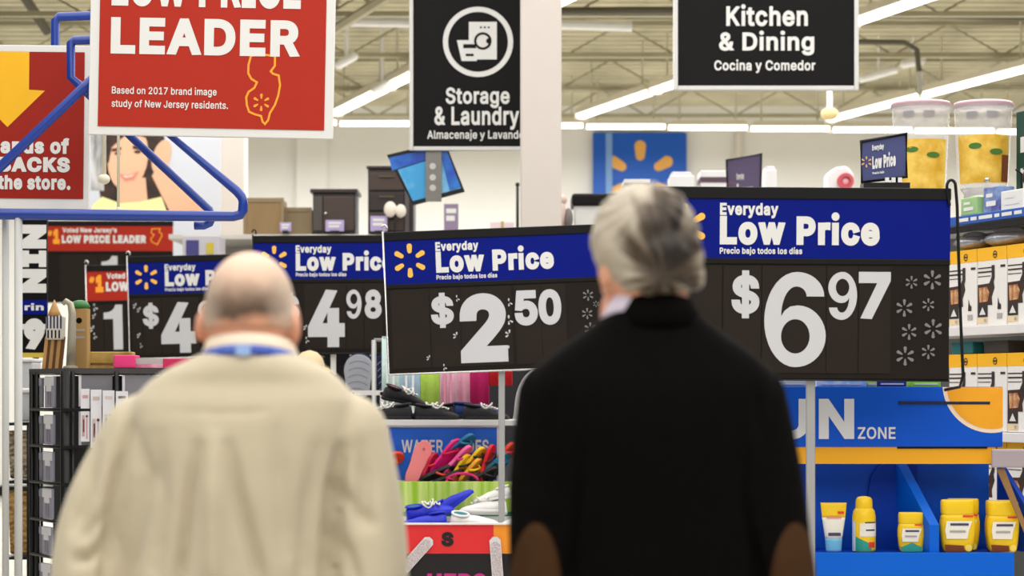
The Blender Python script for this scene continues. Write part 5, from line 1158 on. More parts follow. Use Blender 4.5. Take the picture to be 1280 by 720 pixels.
# drink dispensers on stands on the top shelf
glass_m = mat('clear_jar', (250, 250, 250), .08, var=.02, spec=.5, scale=6)
glass_m.node_tree.nodes['Principled BSDF'].inputs['Alpha'].default_value = .28
lemon = mat('lemonade_label', (206, 158, 40), .45, rgb2=(232, 196, 92), scale=12)
leaf = mat('label_green', (66, 110, 40), .5)
redp = mat('label_red', (150, 70, 50), .5)
def dispenser(label, px, tea):
    y = .16; x = sx(px, y); D = (SO + E1 * x + E2 * y).y; s = S(D)
    zt = EYE + (HY - 129) / s
    o = SO + E1 * x + E2 * y + Vector((0, 0, lv[4] + .002))
    t = thing('drink_dispenser', label, 'drink dispenser', o, radians(-6), 'drink dispensers on the top shelf')
    H = zt - lv[4]
    b = .135                                                   # jar foot above the shelf
    R_ = 36 / s
    jar = MB().lathe([(R_ * .80, b), (R_ * .86, b + .03), (R_ * .93, b + (H - b) * .55), (R_ * .98, H - .045), (R_ * 1.0, H - .028)], 40, cap=False)
    jar.build('jar', glass_m, t, True)
    MB().lathe([(R_ * .80, b + .002), (R_ * .78, b + .010), (R_ * .1, b + .012)], 40).build('jar_bottom', glass_m, t, True)
    MB().lathe([(R_ * 1.02, H - .028), (R_ * 1.03, H - .012), (R_ * .98, H), (R_ * .4, H + .004), (R_ * .1, H + .012)], 36).build('lid', mat('clear_lid', (238, 226, 230), .15, trans=.4, var=.04), t, True)
    MB().lathe([(R_ * 1.035, H - .02), (R_ * 1.045, H - .014), (R_ * 1.035, H - .008)], 36, cap=False).build('lid_ring', mat('rose_ring', (190, 150, 160), .4), t, True)
    # label wrapped round the jar, its outside showing the drink
    zl0, zl1 = b + .02, b + (H - b) * .60
    def wrap(z0, z1, a0, a1, r, n=16):
        m = MB(); v = []
        for zz, rr in ((z0, r * (.86 + .07 * (z0 - b) / ((H - b) * .55))), (z1, r * (.86 + .07 * (z1 - b) / ((H - b) * .55)))):
            for k in range(n + 1):
                a = radians(a0 + (a1 - a0) * k / n)
                v.append((rr * sin(a), -rr * cos(a), zz))
        return m.add(v, [(k, k + 1, n + 2 + k, n + 1 + k) for k in range(n)])
    wrap(zl0, zl1, -70, 60, R_ * 1.012).build('label', lemon, t, True)
    lb = MB()
    for a, w in ((-24, 14), (22, 15)):
        zc = zl1 - .066; rr = R_ * .945; ring_ = []
        for k in range(18):
            q_ = 2 * pi * k / 18; an = radians(a + w * cos(q_))
            ring_.append((rr * sin(an), -rr * cos(an), zc - .0006 * a + .014 * sin(q_)))
        lb.add(ring_, [tuple(range(18))])
    lb.build('label_leaves', leaf, t, True)
    bn = MB()
    for a0, a1 in ((-50, -24), (-18, 4), (10, 34)):
        c0 = wrap(zl1 - .022, zl1 - .010, a0, a1, R_ * .945)
        base = len(bn.v); bn.v += c0.v; bn.f += [tuple(base + i for i in f) for f in c0.f]
    bn.build('label_print', redp, t, True)
    if tea: wrap(zl0 + .006, zl0 + .13, 36, 60, R_ * 1.02).build('label_tea', mat('tea_brown', (120, 62, 30), .5), t, True)
    for q in range(2):
        wrap(H - .085, H - .055, -40 + 40 * q, -18 + 40 * q, R_ * 1.06).build('embossed_panel', mat('grey_emboss', (150, 146, 148), .3), t, True)
    # stand and tap
    MB().lathe([(R_ * .80, 0), (R_ * .80, .012), (R_ * .70, .016), (R_ * .66, .11), (R_ * .78, b), (R_ * .70, b)], 30).build('stand', mat('clear_stand', (236, 232, 232), .2, trans=.5), t, True)
    MB().capsule((0, -R_ * .8, b + .03), (0, -R_ * 1.12, b + .03), .012, .012).build('tap', CHROME, t, True)
    return t
dispenser('clear lidded drink dispenser with a yellow lemon label, next to the slate-blue sign', 1151, False)
dispenser('clear lidded drink dispenser with a pale lemonade and tea label, by the picture edge', 1229, True)
# small goods on the top shelf
def small(name, label, cat, pa, pb, y, h, mt, d=.08):
    a, b = sx(pa, y), sx(pb, y)
    t = thing(name, label, cat, SO + E1 * ((a + b) / 2) + E2 * (y + d / 2) + Vector((0, 0, lv[4] + .002)), ANG)
    w = (b - a) / 2
    MB().box(-w, w, -d / 2, d / 2, 0, h).build('carton', mt, t, bevel=.004)
    m = MB(); rect(m, -w * .6, w * .6, h * .25, h * .45, -d / 2 - .002); rect(m, -w * .6, w * .2, h * .6, h * .75, -d / 2 - .002); flat_mesh(m, 'printed_label', PRINT_WHITE, t)
small('green_pack', 'small pale green pack under the second dispenser', 'pack', 1201, 1221, .0, .08, mat('pale_green_pack', (150, 190, 130), .5), d=.04)
small('blue_box', 'small blue and violet box under the second dispenser', 'box', 1229, 1249, .02, .115, mat('violet_blue_box', (78, 84, 150), .5, rgb2=(126, 150, 196), scale=16))
small('white_wedge_box', 'white and black box at the right end of the top shelf', 'box', 1251, 1279, .01, .085, PRINT_WHITE)
small('dark_green_box', 'tall dark green box at the picture edge beside the dispenser', 'box', 1270, 1300, .24, .48, mat('deep_green_box', (24, 66, 56), .4))
t = thing('black_hook_rack', 'small black hook rack above the white and black box', 'rack', SO + E1 * sx(1265, .05) + E2 * .12 + Vector((0, 0, lv[4])), ANG)
for x in (-.03, .03): MB().tube([(x, 0, 0), (x, 0, .17), (x, -.03, .19)], .006, 6).build('stem', BLACKMETAL, t)
MB().ball((.03, 0, .15), (.03, .03, .045)).build('knob', BLACKMETAL, t, True)
MB().box(-.05, .05, -.02, .04, 0, .012).build('foot', BLACKMETAL, t)

# ================================================================== SUN CARE DISPLAY
D = 8.0; s = S(D)
sun_blue = mat('sun_display_blue', (6, 84, 204), .45, var=.04, spec=.2)
sun_blue2 = mat('sun_display_deep_blue', (4, 62, 176), .5, var=.04, spec=.15)
sun_lip = mat('sun_display_lip', (0, 98, 214), .45, var=.03, spec=.2)
sun_yel = mat('sun_display_yellow', (240, 170, 24), .45, var=.04)
sun_org = mat('sun_disc_orange', (246, 170, 30), .45, rgb2=(236, 158, 24), scale=6)
O = Vector((P(1080, 490, D).x, D, 0))
sun = thing('sun_care_display', 'blue and yellow cardboard sun zone display below the 6.97 sign', 'display', O)
def X(px): return (px - 1080) / s
def Z(py): return EYE + (HY - py) / s
xl, xr = X(900), X(1251)
MB().box(xl, xr, -.03, .0, Z(558.5), Z(483.5)).build('header', sun_blue, sun, bevel=.002)
m = MB(); text(m, 'S', X(912), X(957), Z(548.5), Z(498), -.032, 34); text(m, 'U', X(966), X(1009), Z(549), Z(498.5), -.032, 34); text(m, 'N', X(1022), X(1066), Z(548.5), Z(498.5), -.032, 34); text(m, 'ZONE', X(1070.5), X(1117.5), Z(548.5), Z(533.5), -.032, 18)
flat_mesh(m, 'lettering', mat('sun_white', (220, 220, 226), .5), sun)
def clipdisc(r):
    pts = []
    c = (X(1252 - .0), Z(466))
    cx_, cz = X(1237), Z(480)
    for k in range(60):
        a = 2 * pi * k / 60
        x, z = cx_ + r * cos(a), cz + r * sin(a)
        pts.append((min(x, xr), min(z, Z(484))))
    out = []
    for p in pts:
        if not out or (Vector(p) - Vector(out[-1])).length > 1e-4: out.append(p)
    return out
m = MB(); patch(m, clipdisc(61 / s), -.0315); flat_mesh(m, 'sun_halo', mat('sun_halo', (244, 222, 196), .5), sun)
m = MB(); patch(m, clipdisc(56 / s), -.0325); flat_mesh(m, 'sun_disc', sun_org, sun)
MB().box(xl, X(1243), -.025, .0, Z(579.5), Z(558.5)).build('yellow_band', sun_yel, sun)
slot = MB(); slot.box(X(1121), X(1235), -.034, -.026, Z(505.5), Z(502)); slot.build('slot', mat('slot_dark', (14, 24, 60), .6), sun)
MB().box(X(1120), X(1232), -.03, -.02, Z(560.5), Z(558)).build('slot', BLACK, sun)
# compartments
back_y = .20
MB().box(xl, xr, back_y, back_y + .02, .02, Z(579.5)).build('back_panel', sun_blue, sun)
MB().box(xl, xr, -.06, back_y, Z(690) - .03, Z(690)).build('tray', sun_blue2, sun)
MB().box(xl, X(1262), -.075, -.06, .02, Z(689)).build('front_panel', sun_lip, sun, bevel=.002)
MB().box(xl, xl + .02, -.06, back_y, .02, Z(579.5)).build('side_panel', sun_blue2, sun)
def slanted(xc_top, xc_bot, m_, name, w=.018):
    """divider whose front edge slopes forward from the band down to the lip"""
    v = []
    for dx in (-w / 2, w / 2):
        v += [(X(xc_top) + dx, back_y, Z(579.5)), (X(xc_top) + dx, back_y - .03, Z(579.5)), (X(xc_bot) + dx, -.06, Z(655)), (X(xc_bot) + dx, -.06, Z(690)), (X(xc_top) + dx, back_y, Z(690))]
    f = [(0, 1, 2, 3, 4), (9, 8, 7, 6, 5)] + [(i, (i + 1) % 5, 5 + (i + 1) % 5, 5 + i) for i in range(5)]
    MB().add(v, f).build(name, m_, sun)
slanted(1137, 1164, sun_lip, 'divider', .036)
slanted(1264, 1294, sun_blue2, 'side_panel')
hp = [(X(1095) + .0, Z(690)), (X(1095), Z(620)), (X(1100), Z(596)), (X(1112), Z(583)), (X(1130), Z(579)), (X(1158), Z(579)), (X(1158), Z(690))]
MB().prism(hp, back_y - .02, back_y - .005).build('rounded_insert', sun_blue2, sun)
MB().box(xl, xr, .0, back_y + .02, Z(483.5) - .02, Z(483.5)).build('top_panel', sun_blue, sun)
sp = MB(); sp.prism([(X(1240), Z(585)), (X(1250), Z(585)), (X(1278), Z(658)), (X(1278), Z(672))], -.075, -.065)
sp.build('edge_flange', mat('brown_board_edge', (150, 112, 70), .6), sun)

# grey ticket rail sticking out at the right edge
t = thing('ticket_rail', 'blurred grey ticket rail at the right edge beside the sun zone display', 'ticket rail', P(1268, 573, 7.9))
MB().box(-.085, .12, 0, .02, -.035, .035).build('strip', mat('grey_ticket', (170, 158, 164), .5), t, bevel=.006)
MB().box(.03, .06, .02, .34, -.015, .015).build('arm', STEEL, t)

# sun cream
sy = mat('sunscreen_yellow', (250, 206, 30), .35)
sw = mat('sunscreen_white_label', (240, 236, 224), .45)
slb = mat('sunscreen_light_blue', (120, 196, 232), .4)
steal = mat('sunscreen_teal', (46, 160, 140), .4)
sbr = mat('sunscreen_brown', (120, 56, 20), .45)
sred = mat('sunscreen_red', (226, 66, 40), .45)
sink = mat('sunscreen_ink', (70, 66, 96), .5)
ztray = Z(690) + .002
def squeeze(w0, d0, w1, d1, z0, z1, n=28, k=1.0, steps=6):
    rings = []
    for i in range(steps + 1):
        u = i / steps; w, d = w0 + (w1 - w0) * u, d0 + (d1 - d0) * u
        rings.append([(w * cos(2 * pi * j / n), d * sin(2 * pi * j / n), z0 + (z1 - z0) * u) for j in range(n)])
    return MB().loft(rings)
def onfront(m_, cx_, cz, w, h, t, name, yy, mt, curve=True):
    m = MB(); rect(m, cx_ - w, cx_ + w, cz - h, cz + h, yy); return flat_mesh(m, name, mt, t)
def item(name, label, cat, px, y): return thing(name, label, cat, (O.x + X(px), D + y, ztray))
# light blue tube standing on its cap
t = item('sunscreen_tube', 'sunscreen tube with a light blue foot and yellow crimped top, leftmost in the display', 'sunscreen', 1042, 0.0)
h = 61 / s
squeeze(.030, .022, .033, .022, 0, h * .27).build('cap', slb, t, True)
squeeze(.033, .022, .045, .012, h * .27, h * .70).build('tube', sw, t, True)
squeeze(.045, .012, .0505, .004, h * .70, h).build('crimped_end', sy, t, True)
onfront(None, 0, h * .36, .024, .006, t, 'printed_name', -.0235, sink); onfront(None, 0.0, h * .70, .028, .004, t, 'printed_line', -.014, mat('pink_print', (240, 150, 130), .5)); onfront(None, .026, h * .80, .012, .005, t, 'printed_spot', -.014, sred)
# spray bottle
t = item('sunscreen_bottle', 'upright sunscreen spray bottle with a round yellow cap and teal foot', 'sunscreen', 1080.5, .01)
h = 69 / s
R_ = 14.5 / s
MB().lathe([(R_ * .95, 0), (R_ * 1.0, .01), (R_ * 1.0, h * .64), (R_ * .9, h * .74), (R_ * .68, h * .80)], 28).build('bottle', sy, t, True)
MB().lathe([(R_ * .70, h * .78), (R_ * .74, h * .80), (R_ * .70, h * .94), (R_ * .55, h * .985), (R_ * .2, h)], 28).build('cap', sy, t, True)
def wrapc(z0, z1, a0, a1, r, sl=0.0, n=14):
    v = []
    for zz, sg in ((z0, 0), (z1, 1)):
        for k in range(n + 1):
            a = radians(a0 + (a1 - a0) * k / n)
            v.append((r * sin(a), -r * cos(a), zz + (sl * (k / n - .5) if sg else 0)))
    return MB().add(v, [(k, k + 1, n + 2 + k, n + 1 + k) for k in range(n)])
wrapc(.004, h * .24, -88, 30, R_ * 1.01, -h * .2).build('teal_print', steal, t, True)
wrapc(h * .28, h * .52, -30, 80, R_ * 1.012).build('label', sw, t, True)
wrapc(h * .08, h * .18, 14, 52, R_ * 1.016).build('red_spot', sred, t, True)
wrapc(h * .52, h * .545, -4, 60, R_ * 1.016).build('printed_name', sink, t, True)
wrapc(h * .38, h * .41, 0, 54, R_ * 1.016).build('printed_line', sink, t, True)
wrapc(0.003, h * .55, -90, -55, R_ * 1.011).build('side_strip', mat('pale_side', (214, 224, 232), .5), t, True)
def sport(label, px, w, h, y, teal, second=False):
    """flat shouldered bottle standing on its cap"""
    t = item('sunscreen_bottle', label, 'sunscreen', px, y)
    w2 = w / 2
    prof = [(.80, 0), (.86, .06), (.92, .16), (1.0, .40), (1.0, .56), (.95, .66), (.90, .72), (.94, .74), (.94, .97), (.88, 1.0)]
    rings = [[(w2 * a * (abs(cos(2 * pi * j / 32)) ** .6) * (1 if cos(2 * pi * j / 32) >= 0 else -1), w2 * .5 * a * (abs(sin(2 * pi * j / 32)) ** .7) * (1 if sin(2 * pi * j / 32) >= 0 else -1), h * b) for j in range(32)] for a, b in prof]
    MB().loft(rings[:7]).build('body', sy, t, True)
    MB().loft(rings[6:]).build('cap', sy, t, True)
    fy = -w2 * .5 - .003
    m = MB(); patch(m, [(-w2 * .80, h * .42), (w2 * .55, h * .42), (w2 * .72, h * .60), (-w2 * .72, h * .60)], fy); patch(m, [(-w2 * .72, h * .26), (w2 * .45, h * .26), (w2 * .55, h * .42), (-w2 * .8, h * .42)], fy); flat_mesh(m, 'label', sw, t)
    onfront(None, .0, h * .535, w2 * .52, h * .022, t, 'printed_name', fy - .002, sink)
    onfront(None, -w2 * .1, h * .40, w2 * .45, h * .02, t, 'printed_line', fy - .002, mat('grey_print', (170, 166, 164), .5))
    onfront(None, w2 * .5, h * .69, w2 * .3, h * .02, t, 'printed_spot', fy + .004, sred)
    m = MB(); patch(m, [(-w2 * .78, h * .01), (w2 * .78, h * .01), (w2 * .84, h * .10), (0, h * .24), (-w2 * .86, h * .12)] if teal else [(-w2 * .76, h * .01), (w2 * .3, h * .01), (w2 * .26, h * .13), (-w2 * .84, h * .15)], fy + .001); flat_mesh(m, 'foot_print', steal if teal else sbr, t)
    if not teal:
        m = MB(); disc(m, w2 * .52, h * .085, w2 * .2, fy); flat_mesh(m, 'round_seal', mat('seal_gold', (250, 220, 90), .4), t)
    return t
sport('short yellow sunscreen bottle with a teal foot, left of the slanting divider', 1138.5, 33 / s, 49 / s, .0, True)
sport('large yellow sunscreen bottle just right of the slanting divider, front of its pair', 1196, 44 / s, 65 / s, -.01, False)
sport('large yellow sunscreen bottle half hidden behind its twin by the divider', 1208, 42 / s, 65 / s, .065, False)
sport('large yellow sunscreen bottle at the right end of the display, front one', 1252.5, 40 / s, 63 / s, -.01, False)
sport('large yellow sunscreen bottle half hidden at the right end of the display', 1255, 38 / s, 63 / s, .065, False)
# goods along the top of the display header
for (pa, pb, hh, mt, lab) in ((976, 1010, 8, mat('cream_green_pack', (206, 216, 196), .5), 'cream and green carton on top of the sun display, left of the post'), (1022, 1085, 8, mat('pale_cyan_pack', (150, 196, 232), .5, rgb2=(226, 236, 240), scale=30), 'pale blue and white carton on top of the sun display'),
                              (1086, 1098, 8, mat('pale_lime_pack', (190, 210, 120), .5), 'narrow pale lime carton on top of the sun display'), (1099, 1135, 9, mat('navy_pack', (22, 52, 130), .5), 'navy carton on top of the sun display'),
                              (1141, 1178, 9, mat('bright_lime_pack', (140, 210, 40), .5), 'bright lime carton on top of the sun display')):
    w = (X(pb) - X(pa)) / 2
    t = thing('small_carton', lab, 'carton', (O.x + (X(pa) + X(pb)) / 2, D + .08, Z(483.5)))
    MB().box(-w, w, -.05, .05, 0, hh / s).build('carton', mt, t, bevel=.002)
    MB().box(-w * .8, w * .8, -.052, .05, hh / s * .3, hh / s * .5).build('printed_line', PRINT_WHITE, t)
# ================================================================== WATER SHOES DISPLAY (between the two men)
O = Vector((P(570, 490, 10.8).x, 10.8, 0))
t = ws = thing('shoe_display', 'white shoe display with water shoes sign, green striped bin and red and orange front', 'display', O)
def Q(px, py, D): return P(px, py, D) - O
def boxpx(px0, px1, py0, py1, D0, D1, name, m, par=None, bevel=0.0):
    a, b = Q(px0, py1, D0), Q(px1, py0, D0)
    return MB().box(a.x, b.x, D0 - O.y, D1 - O.y, a.z, b.z).build(name, m, par or ws, bevel=bevel)
wbrd = mat('white_board', (230, 228, 226), .5)
boxpx(440, 690, 525, 532, 10.80, 11.12, 'shelf', wbrd, bevel=.003)
sg = boxpx(478, 626, 531, 602, 10.85, 10.87, 'sign_board', wbrd)
m = MB(); a, b = Q(485, 600, 10.85), Q(621, 534.5, 10.85); rect(m, a.x, b.x, a.z, b.z, a.y - .003); flat_mesh(m, 'sign_face', mat('water_sign_blue', (12, 100, 216), .4), sg)
m = MB(); a, b = Q(502, 566, 10.85), Q(611, 549.5, 10.85); text(m, 'WATER  SHOES', a.x, b.x, a.z, b.z, a.y - .005, 20); flat_mesh(m, 'sign_lettering', PRINT_WHITE, sg)
# bin with the green striped front
grn = mat('lime_stripe', (150, 196, 40), .45, rgb2=(210, 228, 130), scale=1.0, stretch=(26, 0.1, 1.2))
boxpx(472, 690, 602, 640, 10.68, 10.70, 'striped_front', grn, bevel=.002)
zt_ = Q(0, 640, 10.68).z - .07
MB().box(Q(472, 0, 10.7).x, Q(690, 0, 10.7).x, -.10, .30, zt_ - .02, zt_).build('bin_floor', wbrd, ws)
boxpx(472, 690, 640, 645.5, 10.665, 10.70, 'green_ledge', mat('dark_green_ledge', (26, 112, 84), .45), ws)
boxpx(460, 690, 645.5, 652, 10.655, 10.70, 'white_ledge', wbrd, ws)
# lower tray
LZ_ = .80
MB().box(Q(470, 0, 10.3).x, Q(690, 0, 10.3).x, 10.28 - O.y, 10.70 - O.y, LZ_ - .02, LZ_).build('tray_floor', wbrd, ws)
boxpx(499, 617, 655, 692, 10.26, 10.28, 'red_front', mat('bin_red', (226, 44, 48), .4), ws)
boxpx(617, 690, 655, 692, 10.26, 10.28, 'orange_front', mat('bin_orange', (244, 150, 40), .4), ws)
boxpx(499, 690, 692, 860, 10.262, 10.28, 'black_front', mat('bin_black', (24, 18, 20), .4), ws)
boxpx(499, 640, 654, 656, 10.25, 10.29, 'rim', wbrd, ws)
m = MB(); a, b = Q(551.5, 683, 10.26), Q(567, 665, 10.26); text(m, 'S', a.x, b.x, a.z, b.z, a.y - .003, 55); flat_mesh(m, 'size_letter', mat('letter_black', (26, 14, 16), .5), ws)
m = MB(); a, b = Q(534, 742, 10.26), Q(608, 716.5, 10.26); text(m, 'HERS', a.x, b.x, a.z, b.z, a.y - .003, 50); flat_mesh(m, 'pink_lettering', mat('letter_pink', (196, 36, 130), .5), ws)
MB().box(Q(470, 0, 10.7).x, Q(690, 0, 10.7).x, .30, .34, 0, Q(0, 530, 11.1).z).build('back_panel', mat('display_back', (150, 150, 156), .6), ws)
for px in (472, 688):
    MB().box(Q(px, 0, 10.9).x - .012, Q(px, 0, 10.9).x + .012, -.08, .30, 0, Q(0, 527, 10.9).z).build('side_panel', wbrd, ws)
boxpx(440, 482, 488, 494, 11.3, 11.6, 'rear_shelf', wbrd)
MB().box(Q(440, 0, 11.4).x, Q(440, 0, 11.4).x + .02, .5, .54, 0, Q(0, 490, 11.45).z).build('rear_leg', wbrd, ws)
MB().box(Q(481, 0, 11.4).x - .02, Q(481, 0, 11.4).x, .5, .54, 0, Q(0, 490, 11.45).z).build('rear_leg', wbrd, ws)
# clear size strips hung over the front
strip_m = mat('frosted_strip', (224, 216, 218), .35, var=.12, scale=60)
def size_strip(label, a, b, w):
    A, B = P(a[0], a[1], 10.25), P(b[0], b[1], 10.25)
    t = thing('size_strip', label, 'strip', (A + B) / 2, 0, 'frosted strips on the bin front')
    d = (B - A); L = d.length; d.normalize(); sd = Vector((-d.z, 0, d.x)); h = w / 2 / S(10.25)
    pts = [(-d * L / 2 + sd * h), (d * (L / 2 - h * .6) + sd * h), (d * L / 2 + sd * h * .4), (d * L / 2 - sd * h * .4), (d * (L / 2 - h * .6) - sd * h), (-d * L / 2 - sd * h)]
    MB().prism([(p.x, p.z) for p in pts], -.006, -.002).build('strip', strip_m, t)
    i = [p * .86 for p in pts]
    MB().prism([(p.x, p.z) for p in i], -.0075, -.006).build('printed_face', mat('grey_dotted_strip', (176, 160, 160), .5, rgb2=(214, 206, 208), scale=160), t)
size_strip('slanting frosted size strip left of the letter S', (504, 712), (539, 673), 14)
size_strip('upright frosted size strip on the orange and black corner of the bin', (625, 760), (618.5, 671), 14)

# ---- flip flops
def flop_mesh_sole():
    n = 30; out = []
    for k in range(n):
        a = 2 * pi * k / n; y = .5 - .5 * cos(a)
        w = .5 * sin(a) ** 1 if False else 0
        u = 1 - abs(2 * y - 1)
        half = (.030 + .010 * y) * (1 - abs(2 * y - 1) ** 4) ** .5 - .004 * math.exp(-((y - .42) / .14) ** 2)
        out.append((half * (1 if k <= n / 2 else -1), y))
    return out
def flip_flop(label, base, toe, wpx, D, m, m2, under=False, lean=8, extra=.05):
    D = 10.745 + (D - 10.70) * .3
    A, B = P(base[0], base[1], D), P(toe[0], toe[1], D)
    d = B - A; L = min(.25, d.length + extra); roll = atan2(d.x, d.z)
    A = B - d.normalized() * L
    wid = min(1.0, max(.12, wpx / S(D) / .098)); yaw = math.acos(wid)
    t = thing('flip_flop', label, 'flip-flop', A, 0, 'flip-flops in the green striped bin')
    t.rotation_mode = 'QUATERNION'
    R = Matrix.Rotation(roll, 4, 'Y') @ Matrix.Rotation(yaw + (pi if under else 0), 4, 'Z') @ Matrix.Rotation(pi / 2 - radians(lean) * (0 if under else 1), 4, 'X')
    t.rotation_quaternion = R.to_quaternion()
    k = 1.25
    ol = [(x * k, y * L) for x, y in flop_mesh_sole()]
    sol = MB(); sol.loft([[(x, y, z) for x, y in ol] for z in (0, .018)]); sol.build('sole', m, t, bevel=.003)
    MB().tube([(-.042, L * .48, .016), (-.034, L * .60, .036), (0, L * .78, .040), (.034, L * .60, .036), (.042, L * .48, .016)], .006, 8).build('strap', m2, t, True)
    MB().tube([(0, L * .78, .040), (0, L * .80, .002)], .005, 8).build('toe_post', m2, t, True)
    if under:
        m_ = MB().lathe([(.008, -.003), (.008, .002)], 14, c=(0, L * .82, 0)); m_.build('plug', mat('plug_coral', (214, 92, 96), .5), t)
    return t
C_ = lambda n, c: mat('rubber_' + n, c, .55)
sal, mag, pnk, yel, yor, redd, tea, orr, blk, crm, tbl, pur = (C_('salmon', (248, 140, 140)), C_('magenta', (220, 26, 120)), C_('pink', (240, 96, 160)), C_('yellow', (244, 200, 30)), C_('amber', (232, 160, 40)),
    C_('red', (214, 30, 44)), C_('teal', (36, 120, 140)), C_('orange_red', (226, 70, 40)), C_('black', (34, 30, 32)), C_('crimson', (196, 26, 66)), C_('teal_blue', (30, 110, 160)), C_('violet_blue', (60, 56, 150)))
flip_flop('large salmon pink flip-flop standing sole outward, leftmost of the upright ones', (512, 604), (534, 551.5), 27, 10.74, sal, pur, True)
flip_flop('crimson flip-flop just behind the salmon pink one', (534, 590), (548, 568), 10, 10.80, crm, redd)
flip_flop('magenta flip-flop leaning right beside the salmon pink one', (546, 585), (580, 553), 17, 10.78, mag, crm)
flip_flop('thin pink flip-flop seen edge on, under the magenta one', (563, 584), (592, 561), 9, 10.75, pnk, mag)
flip_flop('teal-blue flip-flop highest at the back under the word shoes', (570, 560), (595, 547), 12, 10.86, tbl, tea)
flip_flop('upper yellow flip-flop between pink and red ones', (590, 577), (608, 562), 11, 10.80, yel, blk)
flip_flop('lower yellow flip-flop in the middle of the pile', (572, 591), (590, 570.5), 12, 10.74, yel, blk)
flip_flop('amber flip-flop below the two yellow ones', (582, 594), (604, 576), 8, 10.72, yor, yel)
flip_flop('red flip-flop standing steeply right of the yellow ones', (604, 592), (621, 557.5), 9, 10.76, redd, blk)
flip_flop('teal flip-flop behind the sign post', (612, 586), (640, 569), 10, 10.80, tea, tbl)
flip_flop('orange-red flip-flop at the right behind the sign post', (628, 570), (645, 556), 9, 10.86, orr, redd)
flip_flop('orange-red flip-flop lying flat at the left end of the bin', (476, 579), (506, 573), 16, 10.84, orr, orr, extra=.08)
flip_flop('black flip-flop lying low below the magenta one', (536, 596), (569, 587), 9, 10.72, blk, orr)
flip_flop('black flip-flop lying low at the right by the post', (598, 598), (626, 589), 12, 10.715, blk, blk)
flip_flop('dark flip-flop low between salmon and black ones', (548, 603), (582, 593), 10, 10.715, blk, crm)
flip_flop('yellow flip-flop tip at the far left corner of the bin', (482, 606), (492, 596), 12, 10.74, C_('pale_yellow', (226, 216, 110)), yel, extra=.02)
# loose magenta strap loop and white ball of tissue
t = thing('strap_loop', 'loose magenta strap loop at the front of the flip-flop bin', 'strap', P(578, 601, 10.712))
MB().tube([(.08 * cos(a), 0, .038 * sin(a)) for a in [pi * k / 12 for k in range(13)]], .007, 8).build('loop', mag, t, True)
MB().ball((-.08, 0, -.002), .009).build('end_knob', mag, t, True)
t = thing('tissue_wad', 'white tissue wad behind the orange-red flip-flop', 'tissue', P(492, 572, 10.9))
MB().ball((0, 0, .03), (.045, .03, .035)).build('wad', paper, t, True); MB().ball((.02, 0, .05), (.025, .02, .022)).build('tuft', paper, t, True)

# ---- shoes
def shoe(label, cat_group, loc, rot, L, mu, ms, mi, ml=None, name='water_shoe'):
    t = thing(name, label, 'shoe', loc, 0, cat_group)
    t.rotation_euler = rot
    k = L / .25
    st = [(-.125, .012, .030), (-.118, .030, .066), (-.10, .036, .080), (-.06, .037, .070), (-.02, .037, .066), (.02, .040, .060), (.06, .044, .046), (.095, .040, .036), (.118, .026, .026), (.126, .010, .014)]
    rings = []
    for x, w, h in st:
        ring = [(x, w * cos(pi * j / 11) if True else 0, .010 + (h - .010) * sin(pi * j / 11) ** .7) for j in range(12)]
        rings.append([(a * k, b * k, c * k) for a, b, c in ring])
    MB().loft(rings).build('upper', mu, t, True)
    so = []
    for z, q in ((0, .94), (.004, 1.0), (.012, 1.04), (.016, 1.02)):
        so.append([(x * k * (1.02 if abs(x) > .1 else 1), sgn * w * q * k, z * k) for sgn, seq in ((1, st), (-1, st[::-1])) for x, w, h in seq])
    MB().loft(so).build('sole', ms, t, True)
    v = [(-.072 * k + .042 * k * cos(2 * pi * j / 20), .026 * k * sin(2 * pi * j / 20), (.0765 - .006 * cos(2 * pi * j / 20)) * k) for j in range(20)]
    MB().tube(v, .006 * k, 8, closed=True).build('collar', mu, t, True)
    MB().add([(a, b, c + .001) for a, b, c in v], [tuple(range(20))]).build('insole', mi, t)
    if ml:
        pts = []
        for i in range(26):
            u = i / 25; x = -.02 + .085 * u
            pts.append((x * k, .026 * sin(u * 6 * pi) * k, (.076 - .30 * (x + .02) + .010 * abs(cos(u * 9 * pi))) * k))
        MB().tube(pts, .0042 * k, 6).build('lace', ml, t, True)
        MB().tube([(.005 * k + .030 * cos(a) * k, .045 * sin(a) * k, (.075 + .014 * cos(2 * a)) * k) for a in [2 * pi * j / 18 for j in range(18)]], .004 * k, 6, closed=True).build('lace_loop', ml, t, True)
    return t
ub = mat('shoe_black_mesh', (32, 30, 34), .7, bump=.3, scale=60); us = mat('shoe_black_rubber', (24, 23, 24), .5)
pinkin = mat('insole_pink', (232, 120, 140), .6); wl = mat('elastic_white', (226, 222, 216), .5)
navyu = mat('shoe_navy', (24, 52, 120), .6)
zs = P(0, 525, 10.8).z + .002
gs = 'black water shoes on the white shelf'
def on(px, D, z): p = P(px, 490, D); return (p.x, p.y, z)
shoe('black water shoe with white elastic laces, leftmost on the white shelf', gs, on(486, 10.86, zs), (0, 0, radians(176)), .25, ub, us, pinkin, wl)
shoe('black water shoe with white laces, in front in the middle of the shelf', gs, on(546, 10.855, zs), (0, 0, radians(-4)), .24, ub, us, pinkin, wl)
shoe('black water shoe with pink lining in the second row of the shelf', gs, on(541, 10.96, zs), (0, 0, radians(174)), .25, ub, us, pinkin, wl)
shoe('navy blue water shoe at the back right of the white shelf', gs, on(597, 10.97, zs + .014), (0, radians(-6), radians(8)), .26, navyu, us, pinkin, None)
shoe('plain black water shoe at the right end of the white shelf', gs, on(607, 10.87, zs), (0, 0, radians(-6)), .24, ub, us, mat('insole_grey', (176, 166, 168), .6), wl)
